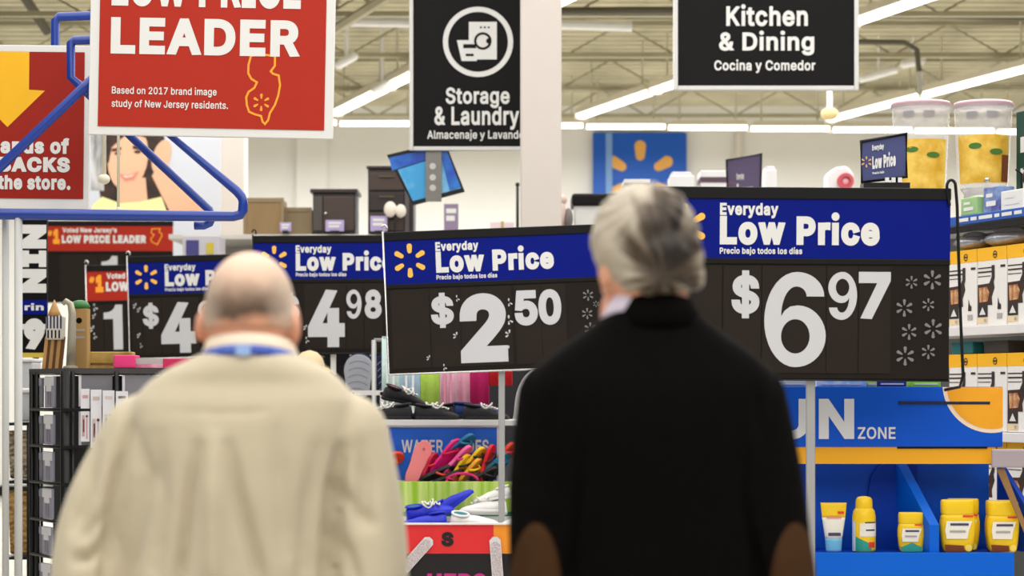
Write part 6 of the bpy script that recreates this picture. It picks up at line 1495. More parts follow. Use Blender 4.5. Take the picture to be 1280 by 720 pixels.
shoe('black water shoe stacked on the leftmost pair', gs, on(504, 10.98, zs + .088), (radians(15), radians(10), radians(20)), .24, ub, us, pinkin, wl)
roy = mat('shoe_royal_blue', (24, 40, 190), .5, var=.2, scale=14); wht = mat('shoe_white', (232, 230, 228), .55); teali = mat('shoe_teal', (30, 110, 116), .55)
gl = 'shoes heaped in the lower tray'
shoe('royal blue water shoe lying at the front left of the lower tray', gl, on(529, 10.36, .822), (radians(14), 0, radians(176)), .24, roy, roy, navyu, None)
shoe('white water shoe with a teal inside at the front of the lower tray', gl, on(593, 10.36, .826), (radians(22), 0, radians(4)), .245, wht, wht, teali, None)
shoe('white water shoe at the front right, partly behind the dark-jacketed man', gl, on(657, 10.36, .826), (radians(16), 0, radians(176)), .24, wht, wht, blk, None)
shoe('royal blue laced water shoe in the second row of the tray', gl, on(538, 10.48, .872), (radians(12), radians(-14), radians(3)), .24, roy, roy, teali, wl)
shoe('white laced water shoe in the second row of the tray', gl, on(604, 10.505, .885), (radians(14), 0, radians(176)), .24, wht, wht, blk, wl)
shoe('royal blue water shoe tipped up at the back of the tray', gl, on(569, 10.595, .915), (0, radians(-38), radians(2)), .24, roy, roy, navyu, None)
shoe('white water shoe at the back under the sign post', gl, on(616, 10.595, .945), (0, radians(10), radians(180)), .2, wht, wht, teali, None)
shoe('dark teal water shoe at the right end of the lower tray', gl, on(674, 10.50, .90), (radians(10), 0, radians(178)), .24, teali, us, blk, None)
# ---- towels hanging behind
zr = P(0, 425, 11.8).z
rl = thing('towel_rail', 'steel rail with hanging towels behind the water shoes', 'rail', (P(560, 490, 11.8).x, 11.8, 0))
MB().tube([(-.42, 0, zr), (.55, 0, zr)], .010, 10).build('bar', STEEL, rl, True)
for x in (-.42, .55): MB().tube([(x, 0, zr), (x, 0, 0)], .014, 10).build('leg', STEEL, rl, True)
def towel(label, pa, pb, m, pyb=520, m2=None):
    a, b = P(pa, 490, 11.8).x, P(pb, 490, 11.8).x
    w = (b - a) / 2; zb = P(0, pyb, 11.8).z
    t = thing('towel', label, 'towel', ((a + b) / 2, 11.8, zb), 0, 'towels hung behind the water shoes')
    h = zr - zb + .016; n = 16; prof = []
    def sheet(y0, name, mm, hh):
        v = []
        for z in (0 + (h - hh), h):
            for k in range(n + 1):
                u = k / n; v.append((-w + 2 * w * u, y0 + .007 * sin(u * 3 * pi) * (1 if z < h else .3), z))
        o = MB().add(v, [(k, k + 1, n + 2 + k, n + 1 + k) for k in range(n)]).build(name, mm, t, True)
        md = o.modifiers.new('s', 'SOLIDIFY'); md.thickness = .008
    sheet(-.022, 'front_fold', m, h)
    sheet(.022, 'back_fold', m, h * .8)
    MB().box(-w, w, -.024, .024, h - .003, h + .004).build('top_fold', m, t)
    if m2:
        for u in (-.4, .3): MB().box(w * u - w * .12, w * u + w * .12, -.036, -.030, 0, h).build('stripe', m2, t)
tw = lambda n, c: mat('terry_' + n, c, .9, var=.12, scale=40, bump=.4)
towel('pale aqua towel at the left end behind the water shoes', 478, 500, tw('aqua', (200, 222, 220)), m2=tw('white', (232, 232, 230)))
towel('pale blue striped towel behind the black water shoes', 501, 525, tw('sky', (176, 206, 226)), m2=tw('white', (232, 232, 230)))
towel('lime green towel behind the water shoes', 526, 549, tw('lime', (180, 216, 90)))
towel('light pink towel right of the lime green one', 550, 571, tw('light_pink', (238, 190, 206)), m2=tw('pink2', (226, 140, 170)))
towel('soft pink towel next to the magenta one', 572, 587, tw('soft_pink', (230, 160, 184)))
towel('deep magenta towel behind the shelf', 588, 611, tw('magenta', (176, 20, 90)))
towel('bright red towel at the right behind the post', 612, 640, tw('red', (214, 30, 40)), 482)
# ---- hanging slippers and caps further left
rk = thing('slipper_rack', 'dark pegboard rack holding slippers below the 4.98 sign', 'rack', (P(470, 490, 12.7).x, 12.7, 0))
MB().box(P(368, 490, 12.7).x - rk.location.x, P(700, 490, 12.7).x - rk.location.x, 0, .03, .05, P(0, 400, 12.7).z).build('pegboard', mat('pegboard_black', (30, 28, 34), .6), rk)
for px in (386, 396, 405, 446, 470, 648):
    x = P(px, 490, 12.7).x - rk.location.x
    MB().tube([(x, 0, P(0, 446, 12.7).z), (x, -.50, P(0, 446, 12.7).z)], .006, 6).build('peg', STEEL, rk)
MB().box(-.5, 1.1, -.04, .2, 0, .05).build('base', BLACKMETAL, rk)
def slipper(label, px, pyt, pyb, wpx, D, ms, mu, roll=0):
    s = S(D); L = (pyb - pyt) / s; w = wpx / s / 2
    t = thing('slipper', label, 'slipper', P(px, pyb, D), 0, 'slippers hung sole outward')
    t.rotation_euler = (0, radians(roll), 0)
    ol = []
    for k in range(36):
        a = 2 * pi * k / 36; z = .5 - .5 * cos(a)
        half = w * (1 - abs(2 * z - 1) ** 2.6) ** .5 * (.86 + .16 * z) * (1 - .13 * math.exp(-((z - .4) / .16) ** 2))
        ol.append((half * (1 if k <= 18 else -1), z * L))
    MB().prism(ol, -.012, .006).build('sole', ms, t, bevel=.004)
    m = MB()
    for q in range(5):
        zc = L * (.18 + .15 * q)
        line2d(m, [(w * .62 * u, zc + .02 * (1 - u * u)) for u in (-1, -.6, -.2, .2, .6, 1)], .004, -.0135)
    flat_mesh(m, 'tread_lines', mat('tread_grey', (126, 128, 138), .6), t)
    rings = []
    for y, q in ((.006, 1.04), (.04, 1.08), (.075, .9), (.09, .5)):
        rings.append([(x * q, y, L * .55 + (z - L * .55) * q) for x, z in ol])
    MB().loft(rings).build('upper', mu, t, True)
    return t
navf = mat('slipper_navy_felt', (24, 28, 62), .9, bump=.2, scale=50)
slipper('navy slipper hung with its rounded grey sole outward', 446, 443, 500, 40, 12.10, mat('sole_grey', (158, 160, 170), .6, var=.08), navf, 4)
slipper('plain navy slipper hung just right of the grey-soled one', 483, 444, 496, 24, 12.11, navf, navf, -6)
slipper('white slipper hung beside the dark-jacketed man', 651, 462, 562, 44, 11.3, mat('sole_white', (226, 224, 224), .6), mat('slipper_white', (222, 220, 218), .8), 14)
def cap(label, px, py, D, m, m2):
    t = thing('cap', label, 'cap', P(px, py, D), 0, 'caps on the pegs')
    rings = []
    MB().lathe([(.085, 0), (.088, .03), (.075, .07), (.045, .10), (.008, .112)], 22).build('crown', m, t, True)
    br = [(.09 * cos(pi + pi * k / 12), -.06 + .09 * sin(pi + pi * k / 12) * 1.1) for k in range(13)]
    MB().loft([[(x, y, z) for x, y in br] for z in (0, .008)]).build('brim', m2, t)
    MB().ball((0, 0, .113), .009).build('button', m2, t, True)
cap('cream cap on a peg below the 4.98 sign', 387, 462, 12.1, mat('cap_cream', (222, 200, 160), .8), mat('cap_black', (24, 22, 24), .8))
cap('yellow and navy cap below the cream cap', 401, 482, 12.06, mat('cap_yellow', (200, 176, 80), .8), navf)
cap('navy cap beside the white sign post', 413, 492, 11.84, navf, navf)

# ================================================================== CARD RACK AT THE LEFT
A, B, C = P(42, 490, 9.95), P(84, 490, 9.6), P(258, 490, 9.75)
for q in (A, B, C): q.z = 0
rack = thing('card_rack', 'black wire card rack with pockets behind the bald man', 'rack', B)
zt = P(0, 464, 9.6).z
def rp(u, z, face):
    p = (A + (B - A) * u) if face == 'l' else (B + (C - B) * u)
    p = p - B; return Vector((p.x, p.y, z))
Dk = P(262, 490, 10.4) - B; Ek = P(60, 490, 10.5) - B
top = [rp(0, 0, 'l') + Vector((-.02, -.01, 0)), rp(1, 0, 'l') + Vector((0, -.03, 0)), rp(1, 0, 'r') + Vector((.02, -.02, 0)), Dk, Ek]
tray_m = mat('rack_tray_grey', (70, 66, 66), .4, .2)
MB().loft([[(p.x, p.y, z) for p in top] for z in (zt - .012, zt + .014)]).build('top_tray', tray_m, rack)
MB().loft([[(p.x * .80 + .05, p.y * .80 + .13, z) for p in top] for z in (.05, zt - .02)]).build('core', mat('rack_core', (38, 36, 38), .6), rack)
MB().loft([[(p.x, p.y, z) for p in top] for z in (.0, .05)]).build('base', BLACKMETAL, rack)
def wire(name, pts, r): return MB().tube(pts, r, 8).build(name, BLACKMETAL, rack, True)
for u, r in ((0.0, .014), (.16, .012), (1.0, .026)):
    p = rp(u, 0, 'l'); wire('upright', [(p.x, p.y - .03, .05), (p.x, p.y - .03, zt)], r)
for u in (.05, .36, .68, 1.0):
    p = rp(u, 0, 'r'); wire('upright', [(p.x, p.y - .03, .05), (p.x, p.y - .03, zt)], .011)
rowsL = [(466, 510), (514, 556), (560, 602), (606, 649), (654, 694), (700, 742)]
for k, (y0, y1) in enumerate(rowsL):
    z = P(0, y1 + 2, 9.7).z
    a, b = rp(0, z, 'l'), rp(1, z, 'l'); wire('pocket_wire', [a + Vector((0, -.05, 0)), b + Vector((0, -.06, 0)), rp(1, z, 'r') + Vector((0, -.05, 0))], .008)
cw = mat('card_white', (220, 218, 224), .5); cg = mat('card_lilac_grey', (150, 150, 168), .45, var=.15, scale=10); cgd = mat('card_backing_grey', (128, 126, 134), .5, var=.1)
angL = atan2((B - A).y, (B - A).x)
for k, (y0, y1) in enumerate(rowsL):
    u = .60 - .02 * k
    z0, z1_ = P(0, y1, 9.72).z, P(0, y0 + 4, 9.72).z
    p = rp(u, z0, 'l') + B
    t = thing('card_pack', f'grey card pack with a white hanging tab, {["top", "second", "third", "fourth", "fifth", "sixth"][k]} pocket of the rack\'s left column', 'card pack', p + Vector((-.012, -.035, .002)), angL, 'card packs in the rack column')
    h = z1_ - z0 - .004; w = .058
    MB().box(-w, w, 0, .012, 0, h).build('backing', cg, t, bevel=.002)
    MB().box(-w * .92, w * .92, -.004, .0, h * .70, h * .98).build('header', cw, t)
    MB().box(-w * .45, w * .45, -.005, .0, h * .52, h * .72).build('tab', cw, t)
    m = MB(); line2d(m, [(-w * .2, h * .1), (-w * .2, h * .5)], .008, -.002); line2d(m, [(w * .3, h * .06), (w * .3, h * .48)], .008, -.002); flat_mesh(m, 'printed_lines', mat('plum_print', (132, 92, 112), .5) if k < 2 else cgd, t)
    e = thing('card_pack', f'thin grey edge-on pack left of the {["top", "second", "third", "fourth", "fifth", "sixth"][k]} white-tabbed pack', 'card pack', rp(.26, z0, 'l') + B + Vector((0, -.03, .002)), angL, 'edge-on packs in the rack column')
    MB().box(-.018, .018, 0, .01, 0, h * .96).build('backing', cgd, e)
    MB().box(-.016, .016, -.003, .0, h * .7, h * .94).build('header', cg, e)
angR = atan2((C - B).y, (C - B).x)
for k, (ua, ub_, y0, y1, lab) in enumerate(((.085, .325, 469, 508, 'large grey backing card in the rack\'s right face, upper row'), (.085, .325, 513, 556, 'large grey backing card in the rack\'s right face, lower row'), (.395, .645, 469, 508, 'grey backing card behind the bald man\'s shoulder, upper row'))):
    a = rp(ua, 0, 'r'); b = rp(ub_, 0, 'r'); z0, z1_ = P(0, y1, 9.65).z, P(0, y0, 9.65).z
    t = thing('backing_card', lab, 'card', B + (a + b) / 2 + Vector((0, -.012, z0)), angR)
    w = (b - a).length / 2
    MB().box(-w, w, 0, .008, 0, z1_ - z0).build('sheet', cgd, t)
    MB().box(-w, -w + .012, -.003, 0, 0, z1_ - z0).build('edge_strip', cw, t)
for k, (px0, px1, y0, y1, c1, lab) in enumerate(((101, 112, 486, 552, (196, 150, 150), 'slim white card with rose print, leftmost on the rack\'s right face'), (113.5, 127, 487, 560, (190, 176, 170), 'white card with a dark figure print beside the slim rose one'),
                                            (128.5, 143, 488, 548, (206, 190, 184), 'white card with beige print nearest the bald man'), (145, 160, 489, 540, (120, 110, 104), 'brown-topped card partly behind the bald man'))):
    D = 9.56; z0 = P(0, y1, D).z; a, b = P(px0, 490, D).x, P(px1, 490, D).x
    t = thing('greeting_card', lab, 'card', ((a + b) / 2, D, z0), angR, 'white cards on the rack\'s right face')
    w = (b - a) / 2; h = P(0, y0, D).z - z0
    MB().box(-w, w, 0, .006, 0, h).build('card', cw, t)
    m = MB(); rect(m, -w * .7, -w * .1, h * .1, h * .5, -.002); rect(m, w * .2, w * .5, h * .05, h * .45, -.002); rect(m, -w * .6, w * .6, h * .82, h * .88, -.002); flat_mesh(m, 'print', mat('card_print_%d' % k, c1, .5), t)
    m = MB(); rect(m, -w * .5, -w * .2, h * .18, h * .42, -.003); disc(m, w * .35, h * .48, w * .28, -.003, n=12); flat_mesh(m, 'dark_print', mat('maroon_print', (96, 40, 50), .5), t)
    MB().box(-w * .4, w * .4, .006, .022, 0, .012).build('easel_foot', cw, t)
# things on top of the rack
zt2 = zt + .015
wood = mat('bamboo', (196, 150, 92), .55, var=.25, scale=5, stretch=(8, 8, 1)); woodd = mat('bamboo_dark', (120, 82, 44), .55)
o = P(72, 490, 9.9); o.z = zt2; s = S(9.9)
t = thing('wooden_figure_bundle', 'bundle of wooden slats with a navy and white striped wrap on the rack top', 'ornament', o)
for k, dx in enumerate((-13, -9, -5, -1, 3, 7)):
    MB().loft([[(dx / s + x - (.016 if z == 0 else 0), .0 + y + .01 * (k % 2), z) for x, y in ((-.008, -.008), (.008, -.008), (.008, .008), (-.008, .008))] for z in (0, 40 / s)]).build('slat', wood if k % 2 == 0 else woodd, t)
MB().prism([(-13 / s, 36 / s), (8 / s, 36 / s), (9 / s, 66 / s), (-13 / s, 66 / s)], -.03, .03).build('wrap', mat('wrap_white', (224, 220, 210), .6), t, bevel=.008)
m = MB()
for k in range(5): rect(m, (-12 + 4.2 * k) / s, (-10 + 4.2 * k) / s, 50 / s, 66 / s, -.0315)
flat_mesh(m, 'navy_stripes', mat('navy_print', (34, 46, 100), .5), t)
m = MB()
for k in range(4): rect(m, (-11 + 4.6 * k) / s, (-9 + 4.6 * k) / s, 38 / s, 48 / s, -.0315)
flat_mesh(m, 'dark_stripes', BLACK, t)
MB().lathe([(.034, 66 / s), (.024, 72 / s), (.008, 82 / s), (.002, 86 / s)], 14, c=(-4 / s, 0, 0)).build('peaked_top', wood, t, True)
o = P(85, 490, 9.85); o.z = zt2
t = thing('metal_arch', 'tall pale grey metal arch beside the wooden bundle', 'arch', o)
MB().tube([(-.025, 0, 80 / s), (-.01, 0, 84 / s), (.012, 0, 80 / s), (.020, 0, 68 / s), (.018, 0, 40 / s), (.012, 0, 0)], [.010, .014, .016, .018, .020, .022], 12).build('arch', mat('satin_grey', (176, 170, 152), .35, .3), t, True)
MB().lathe([(.035, 0), (.035, .01), (.02, .014)], 16, c=(.012, 0, 0)).build('foot', mat('satin_grey', (176, 170, 152), .35, .3), t)
o = P(100, 490, 10.0); o.z = zt2
t = thing('kraft_box', 'kraft brown box with a green lid on the rack top', 'box', o)
h = P(0, 386, 10.0).z - zt2
MB().box(-.042, .042, -.04, .04, 0, h).build('box', mat('kraft_brown', (176, 140, 84), .6), t, bevel=.003)
MB().lathe([(.042, h), (.05, h + .012), (.035, h + .034), (.01, h + .042)], 18).build('lid', mat('lid_green', (56, 120, 62), .5), t, True)
m = MB(); rect(m, -.032, .032, h * .62, h * .66, -.0415); rect(m, -.03, .03, h * .50, h * .54, -.0415); flat_mesh(m, 'grey_bands', mat('grey_print', (170, 166, 164), .5), t)
m = MB(); disc(m, .004, h * .80, .014, -.0415); flat_mesh(m, 'dark_knot', BLACK, t)
o = P(136, 490, 10.1); o.z = zt2
t = thing('yellow_brown_carton', 'low yellow-brown carton behind the pink tray', 'carton', o)
MB().box(-.12, .12, -.05, .05, 0, P(0, 440, 10.1).z - zt2).build('carton', mat('ochre_carton', (168, 132, 60), .6, rgb2=(206, 172, 96), scale=9), t, bevel=.004)
MB().box(-.12, .12, -.052, .05, .02, .03).build('band', mat('ochre_band', (120, 84, 40), .5), t)
o = P(192, 490, 9.72); o.z = zt2
t = thing('pink_tray_pack', 'bright pink tray pack with clear middle on the rack top', 'pack', o)
hp_ = mat('hot_pink', (236, 60, 130), .45); s = S(9.72)
MB().box(-48 / s, 48 / s, -.05, .06, 0, .022).build('tray', mat('pale_pink_tray', (226, 160, 184), .4, rgb2=(206, 90, 130), scale=14), t, bevel=.003)
MB().box(-47 / s, -20 / s, -.06, .06, 0, .060).build('end_block', hp_, t, bevel=.004)
MB().box(14 / s, 46 / s, -.055, .05, .0, .045).build('end_block', mat('deep_pink', (200, 40, 90), .45), t, bevel=.004)
MB().box(-20 / s, 14 / s, -.05, .05, .02, .045).build('clear_cover', mat('clear_cover', (214, 206, 206), .2, trans=.4), t)

# ================================================================== LEFT EDGE: upright banner sign and wire stand with baskets
D = 11.6; o = P(43, 452, D); s = S(D)
t = thing('price_banner', 'black upright sign with sideways white letters behind the white posts', 'sign', (o.x, D, 0))
def X(px): return (px - 43) / s
def Z(py): return EYE + (HY - py) / s
MB().box(X(24), X(59), 0, .02, Z(442), Z(272)).build('board', BLACK, t, bevel=.002)
m = MB(); text(m, 'NIN', X(27), X(58), Z(366), Z(281), -.003, 70, turn=True); text(m, '9', X(30), X(56), Z(437), Z(398), -.003, 80); rect(m, X(28), X(57), Z(412), Z(405), -.0032); flat_mesh(m, 'lettering', PRINT_WHITE, t)
MB().box(X(25), X(58.5), -.004, 0, Z(393), Z(375)).build('blue_band', BLUE, t)
m = MB(); text(m, 'rin', X(31), X(55), Z(388), Z(379), -.006, 40); flat_mesh(m, 'band_lettering', PRINT_WHITE, t)
MB().box(X(25), X(59), -.004, 0, Z(447), Z(441)).build('yellow_band', mat('dull_yellow', (206, 180, 70), .5), t)
MB().box(-.015, .015, .02, .05, 0, Z(300)).build('post', BLACKMETAL, t)
MB().box(-.15, .15, -.1, .2, 0, .02).build('foot_plate', BLACKMETAL, t)
D = 10.6; s = S(D); o = P(26, 490, D); o.z = 0
st = thing('wire_stand', 'black wire stand with tubs and baskets behind the white posts', 'stand', o)
def X(px): return (px - 26) / s
def Z(py): return EYE + (HY - py) / s
for x in (X(11), X(41)):
    for y in (-.1, .2): MB().tube([(x, y, 0), (x, y, Z(528))], .008, 8).build('upright', BLACKMETAL, st, True)
for py in (528, 600, 694):
    MB().box(X(10), X(42), -.11, .21, Z(py) - .014, Z(py)).build('shelf', BLACKMETAL, st)
MB().box(X(4), X(44), -.14, .24, 0.0, .06).build('base', mat('dark_base', (52, 50, 50), .5), st, bevel=.006)
wv = mat('wicker', (214, 170, 104), .7, rgb2=(140, 100, 56), scale=24, stretch=(1, 1, 2.6), bump=.8); wv2 = mat('wicker_dark', (210, 190, 160), .7, rgb2=(96, 80, 68), scale=22, stretch=(1, 1, 2.6), bump=.8)
def basket(label, py0, py1, m_, pxc=26):
    z0 = Z(py1); h = Z(py0) - z0; w = 13 / s
    t = thing('wicker_basket', label, 'basket', (o.x + X(pxc), D + .04, z0 + .001), 0, 'baskets on the wire stand')
    MB().loft([[(q * w * (1 if abs(x) > .5 else 1) * x, q * .10 * y, z) for x, y in ((-1, -1), (1, -1), (1, 1), (-1, 1))] for q, z in ((.86, 0), (1, h * .94))]).build('body', m_, t, bevel=.01)
    MB().tube([(-w, -.10, h * .95), (w, -.10, h * .95), (w, .10, h * .95), (-w, .10, h * .95)], .010, 8, closed=True).build('rim', m_, t, True)
    return t
basket('dark mottled wicker basket on the middle of the wire stand', 538, 598, wv2)
basket('golden wicker basket on the lowest shelf of the wire stand', 612, 692, wv)
for (py0, py1, lab) in ((486, 527, 'lower white tub on the wire stand'), (448, 485, 'upper white tub stacked on the wire stand')):
    z0 = Z(py1); h = Z(py0) - z0
    t = thing('white_tub', lab, 'tub', (o.x + X(33), D + .04, z0 + .001), 0, 'white tubs on the wire stand')
    w = 11 / s
    MB().loft([[(q * w * x, q * .10 * y, z) for x, y in ((-1, -1), (1, -1), (1, 1), (-1, 1))] for q, z in ((.88, 0), (1, h * .86))]).build('body', mat('tub_grey_white', (206, 208, 214), .4), t, bevel=.008)
    MB().box(-w * 1.06, w * 1.06, -.11, .11, h * .86, h * .985).build('lid', PRINT_WHITE, t, bevel=.006)
# ================================================================== THE TWO MEN, SEEN FROM BEHIND
def sup(a, e):
    return (abs(cos(a)) ** e) * (1 if cos(a) >= 0 else -1), (abs(sin(a)) ** e) * (1 if sin(a) >= 0 else -1)
def ring(cx_, cy, z, hw, hd, e=.82, n=40):
    return [(cx_ + hw * sup(2 * pi * k / n, e)[0], cy + hd * sup(2 * pi * k / n, e)[1], z) for k in range(n)]
def torso(mb, rows_):
    mb.loft([ring(c, cy, z, hw, hd) for (z, c, hw, cy, hd) in rows_])
def limb(mb, pts, rs, n=20):
    """tapering limb with round ends, swept through smooth points"""
    P_ = [Vector(p) for p in pts]; out, rr = [], []
    m = len(P_)
    for i in range(m - 1):
        p0, p1, p2, p3 = P_[max(i - 1, 0)], P_[i], P_[i + 1], P_[min(i + 2, m - 1)]
        for k in range(6):
            u = k / 6
            out.append(.5 * ((2 * p1) + (p2 - p0) * u + (2 * p0 - 5 * p1 + 4 * p2 - p3) * u * u + (3 * p1 - p0 - 3 * p2 + p3) * u ** 3))
            rr.append(rs[i] + (rs[i + 1] - rs[i]) * u)
    out.append(P_[-1]); rr.append(rs[-1])
    mb.tube(out, rr, n)
    mb.ball(P_[0], rs[0] * .99); mb.ball(P_[-1], rs[-1] * .99)

def hand(mb, wrist, side, fwd=.0):
    """relaxed hanging hand: palm, four unequal curled fingers, thumb from the side of the palm near its base"""
    w = Vector(wrist)
    mb.capsule(w + Vector((0, 0, .02)), w + Vector((0, .004, -.03)), .026, .027)
    mb.ball(w + Vector((0, .006, -.065)), (.017, .040, .048))
    for k, (dy, L) in enumerate(((.034, .070), (.012, .080), (-.010, .074), (-.030, .058))):
        a = w + Vector((0, .006 + dy, -.105)); 
        b = a + Vector((-side * .004, dy * .15, -L * .46)); c = b + Vector((-side * .014, dy * .05, -L * .32)); d = c + Vector((-side * .018, 0, -L * .20))
        mb.capsule(a + Vector((0, 0, .02)), b, .0098, .0092, 10); mb.capsule(b, c, .0092, .0084, 10); mb.capsule(c, d, .0084, .0072, 10)
    a = w + Vector((-side * .004, .040, -.045)); b = a + Vector((-side * .010, .030, -.030)); c = b + Vector((-side * .010, .012, -.032))
    mb.capsule(w + Vector((0, .026, -.035)), a, .014, .0125, 10); mb.capsule(a, b, .0122, .0105, 10); mb.capsule(b, c, .0105, .0085, 10)

def head_shapes(mb, H, s, R, wide=1.0, ear=.084):
    """skull, jaw, face features and ears about H (centre between the ears at the neck top); faces +y before R turns it"""
    def T(x, y, z): return Vector(H) + R @ Vector((x * wide, y, z)) * s
    def B(x, y, z, a, b, c): mb.ball(T(x, y, z), (a * s * wide, b * s, c * s), 24, 16, R)
    B(0, -.008, .135, .074, .094, .090)            # cranium
    B(0, -.030, .105, .070, .070, .070)            # occiput
    B(0, .030, .060, .060, .062, .075)             # face
    B(0, .058, .010, .034, .030, .030)             # chin
    B(0, .080, .122, .050, .014, .012)             # brow
    mb.capsule(T(0, .086, .105), T(0, .108, .066), .009 * s, .014 * s, 10)
    for q in (-1, 1):
        B(q * .034, .070, .075, .022, .020, .018)
        B(q * .012, .098, .062, .008, .010, .007)
        B(q * .050, .020, .030, .022, .040, .040)
    B(0, .086, .038, .024, .012, .006); B(0, .085, .029, .021, .012, .007)
    for q in (-1, 1):                              # ears: shell, rim, lobe
        E_ = R @ Matrix.Rotation(q * radians(-22), 3, 'Z')
        mb.ball(T(q * ear, -.010, .098), (.0085 * s, .020 * s, .031 * s), 14, 10, E_)
        pts = [T(q * (ear + .010 * max(0, cos(a + .6))), -.010 - .024 * cos(a), .100 + .034 * sin(a)) for a in [-.9 + k * .32 for k in range(12)]]
        mb.tube(pts, .0062 * s, 8)
        mb.ball(T(q * (ear - .005), -.002, .064), (.007 * s, .010 * s, .011 * s), 10, 8)
    return T

def grooves(lines, px_to, D, front):
    """carved folds on the back of a garment; lines are (points in px, depth, width in px)"""
    segs = []
    for pts, dep, wpx in lines:
        segs.append(([Vector((px_to(p[0]), EYE - (p[1] - HY) * D / FPX)) for p in pts], dep, wpx * D / FPX))
    def fn(co, no):
        if no.y > 0.25: return None
        p = Vector((co.x, co.z)); d = 0.0
        k = min(1.0, max(0.0, (0.25 - no.y) * 1.6))
        for pts, dep, w in segs:
            best = 9
            for a, b in zip(pts, pts[1:]):
                ab = b - a; u = max(0, min(1, (p - a).dot(ab) / max(ab.length_squared, 1e-9)))
                best = min(best, (a + ab * u - p).length)
            if best < 3 * w:
                u0 = max(0, min(1, (p - pts[0]).dot(pts[-1] - pts[0]) / max((pts[-1] - pts[0]).length_squared, 1e-9)))
                d -= dep * math.exp(-(best / w) ** 2) * (0.35 + 0.65 * min(1, 3 * u0, 4 * (1 - u0) + .4))
        n1 = mnoise.noise(Vector((co.x * 9, co.y * 9, co.z * 6))) * .0022
        return (d + n1) * k
    return fn

def rows_rgb(m, build):
    nt = m.node_tree; build(nt, nt.nodes['Principled BSDF'])
    return m
def skin_material(name, base, ruddy, z0, z1):
    """skin that is ruddier low on the nape than on the crown (its own colouring, in object space)"""
    m = mat(name, base, .42, var=.08, scale=14, bump=.05, spec=.45)
    nt = m.node_tree; b = nt.nodes['Principled BSDF']
    tc = nt.nodes.new('ShaderNodeTexCoord'); sp = nt.nodes.new('ShaderNodeSeparateXYZ'); nt.links.new(tc.outputs['Object'], sp.inputs[0])
    nz = nt.nodes.new('ShaderNodeTexNoise'); nz.inputs['Scale'].default_value = 18; nt.links.new(tc.outputs['Object'], nz.inputs['Vector'])
    ad = nt.nodes.new('ShaderNodeMath'); ad.operation = 'MULTIPLY_ADD'; ad.inputs[1].default_value = .05
    nt.links.new(nz.outputs['Fac'], ad.inputs[0]); nt.links.new(sp.outputs['Z'], ad.inputs[2])
    mr = nt.nodes.new('ShaderNodeMapRange'); mr.inputs['From Min'].default_value = z0; mr.inputs['From Max'].default_value = z1
    nt.links.new(ad.outputs[0], mr.inputs['Value'])
    mx = nt.nodes.new('ShaderNodeMix'); mx.data_type = 'RGBA'
    mx.inputs['A'].default_value = lin(ruddy); mx.inputs['B'].default_value = lin(base)
    nt.links.new(mr.outputs['Result'], mx.inputs['Factor'])
    nt.links.new(mx.outputs['Result'], b.inputs['Base Color'])
    b.inputs['Subsurface Weight'].default_value = .08
    b.inputs['Subsurface Radius'].default_value = (.02, .008, .004)
    return m

def legs_and_shoes(t, cx_, hip_z, pants_m, shoe_m, spread=.10):
    mb = MB()
    torso(mb, [(hip_z - .10, cx_, .165, 0, .115), (hip_z, cx_, .175, 0, .12), (hip_z + .12, cx_, .165, 0, .115)])
    for q in (-1, 1):
        limb(mb, [(cx_ + q * .088, 0, hip_z - .03), (cx_ + q * spread, .012, .50), (cx_ + q * spread, -.005, .07)], [.098, .072, .060])
    remeshed('trousers', mb, .016, 4, pants_m, t)
    for q in (-1, 1):
        x = cx_ + q * spread
        rings = []
        for y, w, h in ((-.10, .012, .05), (-.09, .036, .085), (-.04, .040, .09), (.03, .042, .085), (.09, .046, .058), (.15, .042, .044), (.18, .022, .032), (.188, .008, .02)):
            rings.append([(x + w * cos(pi * j / 11), y, .012 + (h - .012) * sin(pi * j / 11) ** .7) for j in range(12)])
        sh_ = MB().loft(rings).build('shoe', shoe_m, t, True)
        so = [[(x + sg * w * 1.05, y, z) for sg, seq in ((1, 1), (-1, -1)) for y, w in (((-.102, .012), (-.09, .036), (-.04, .04), (.03, .042), (.09, .046), (.15, .042), (.18, .022), (.19, .008))[::seq])] for z in (0, .014)]
        MB().loft(so).build('shoe_sole', BLACK, sh_)

def person_body(t, m, neck, H, hs, R, wide, arms, torso_rows, hip_z, cx_, spread=.10, neck_r=.062, out_={}, ear=.084):
    """one continuous surface: head, neck, trunk, arms, hands, legs"""
    mb = MB()
    T = head_shapes(mb, H, hs, R, wide, ear)
    limb(mb, [Vector(neck), T(0, -.018, .05)], [neck_r * 1.1, neck_r])
    torso(mb, torso_rows)
    for q, (sh0, el, wr) in arms.items():
        mid = (Vector(sh0) + Vector(el)) / 2 + Vector((out_.get(q, 0), 0, 0))
        limb(mb, [sh0, mid, el, wr], [.044, .031, .030, .026])
        hand(mb, wr, q)
    for q in (-1, 1):
        limb(mb, [(cx_ + q * .085, 0, hip_z - .04), (cx_ + q * spread, .012, .50), (cx_ + q * spread, -.005, .07)], [.075, .052, .036])
        limb(mb, [(cx_ + q * spread, -.05, .045), (cx_ + q * spread, .10, .030)], [.030, .026])
    o = remeshed('body', mb, .0065, 5, m, t)
    for q in (-1, 1):
        p = T(q * .031, .086, .098)
        e = MB().ball(p, .0115 * hs, 14, 10).build('eye', mat('eye_white', (232, 228, 222), .25), t, True)
        MB().ball(T(q * .031, .0945, .098), (.005 * hs, .0035 * hs, .005 * hs), 10, 8).build('iris', mat('iris_dark', (54, 40, 30), .2), e, True)
    return o, T

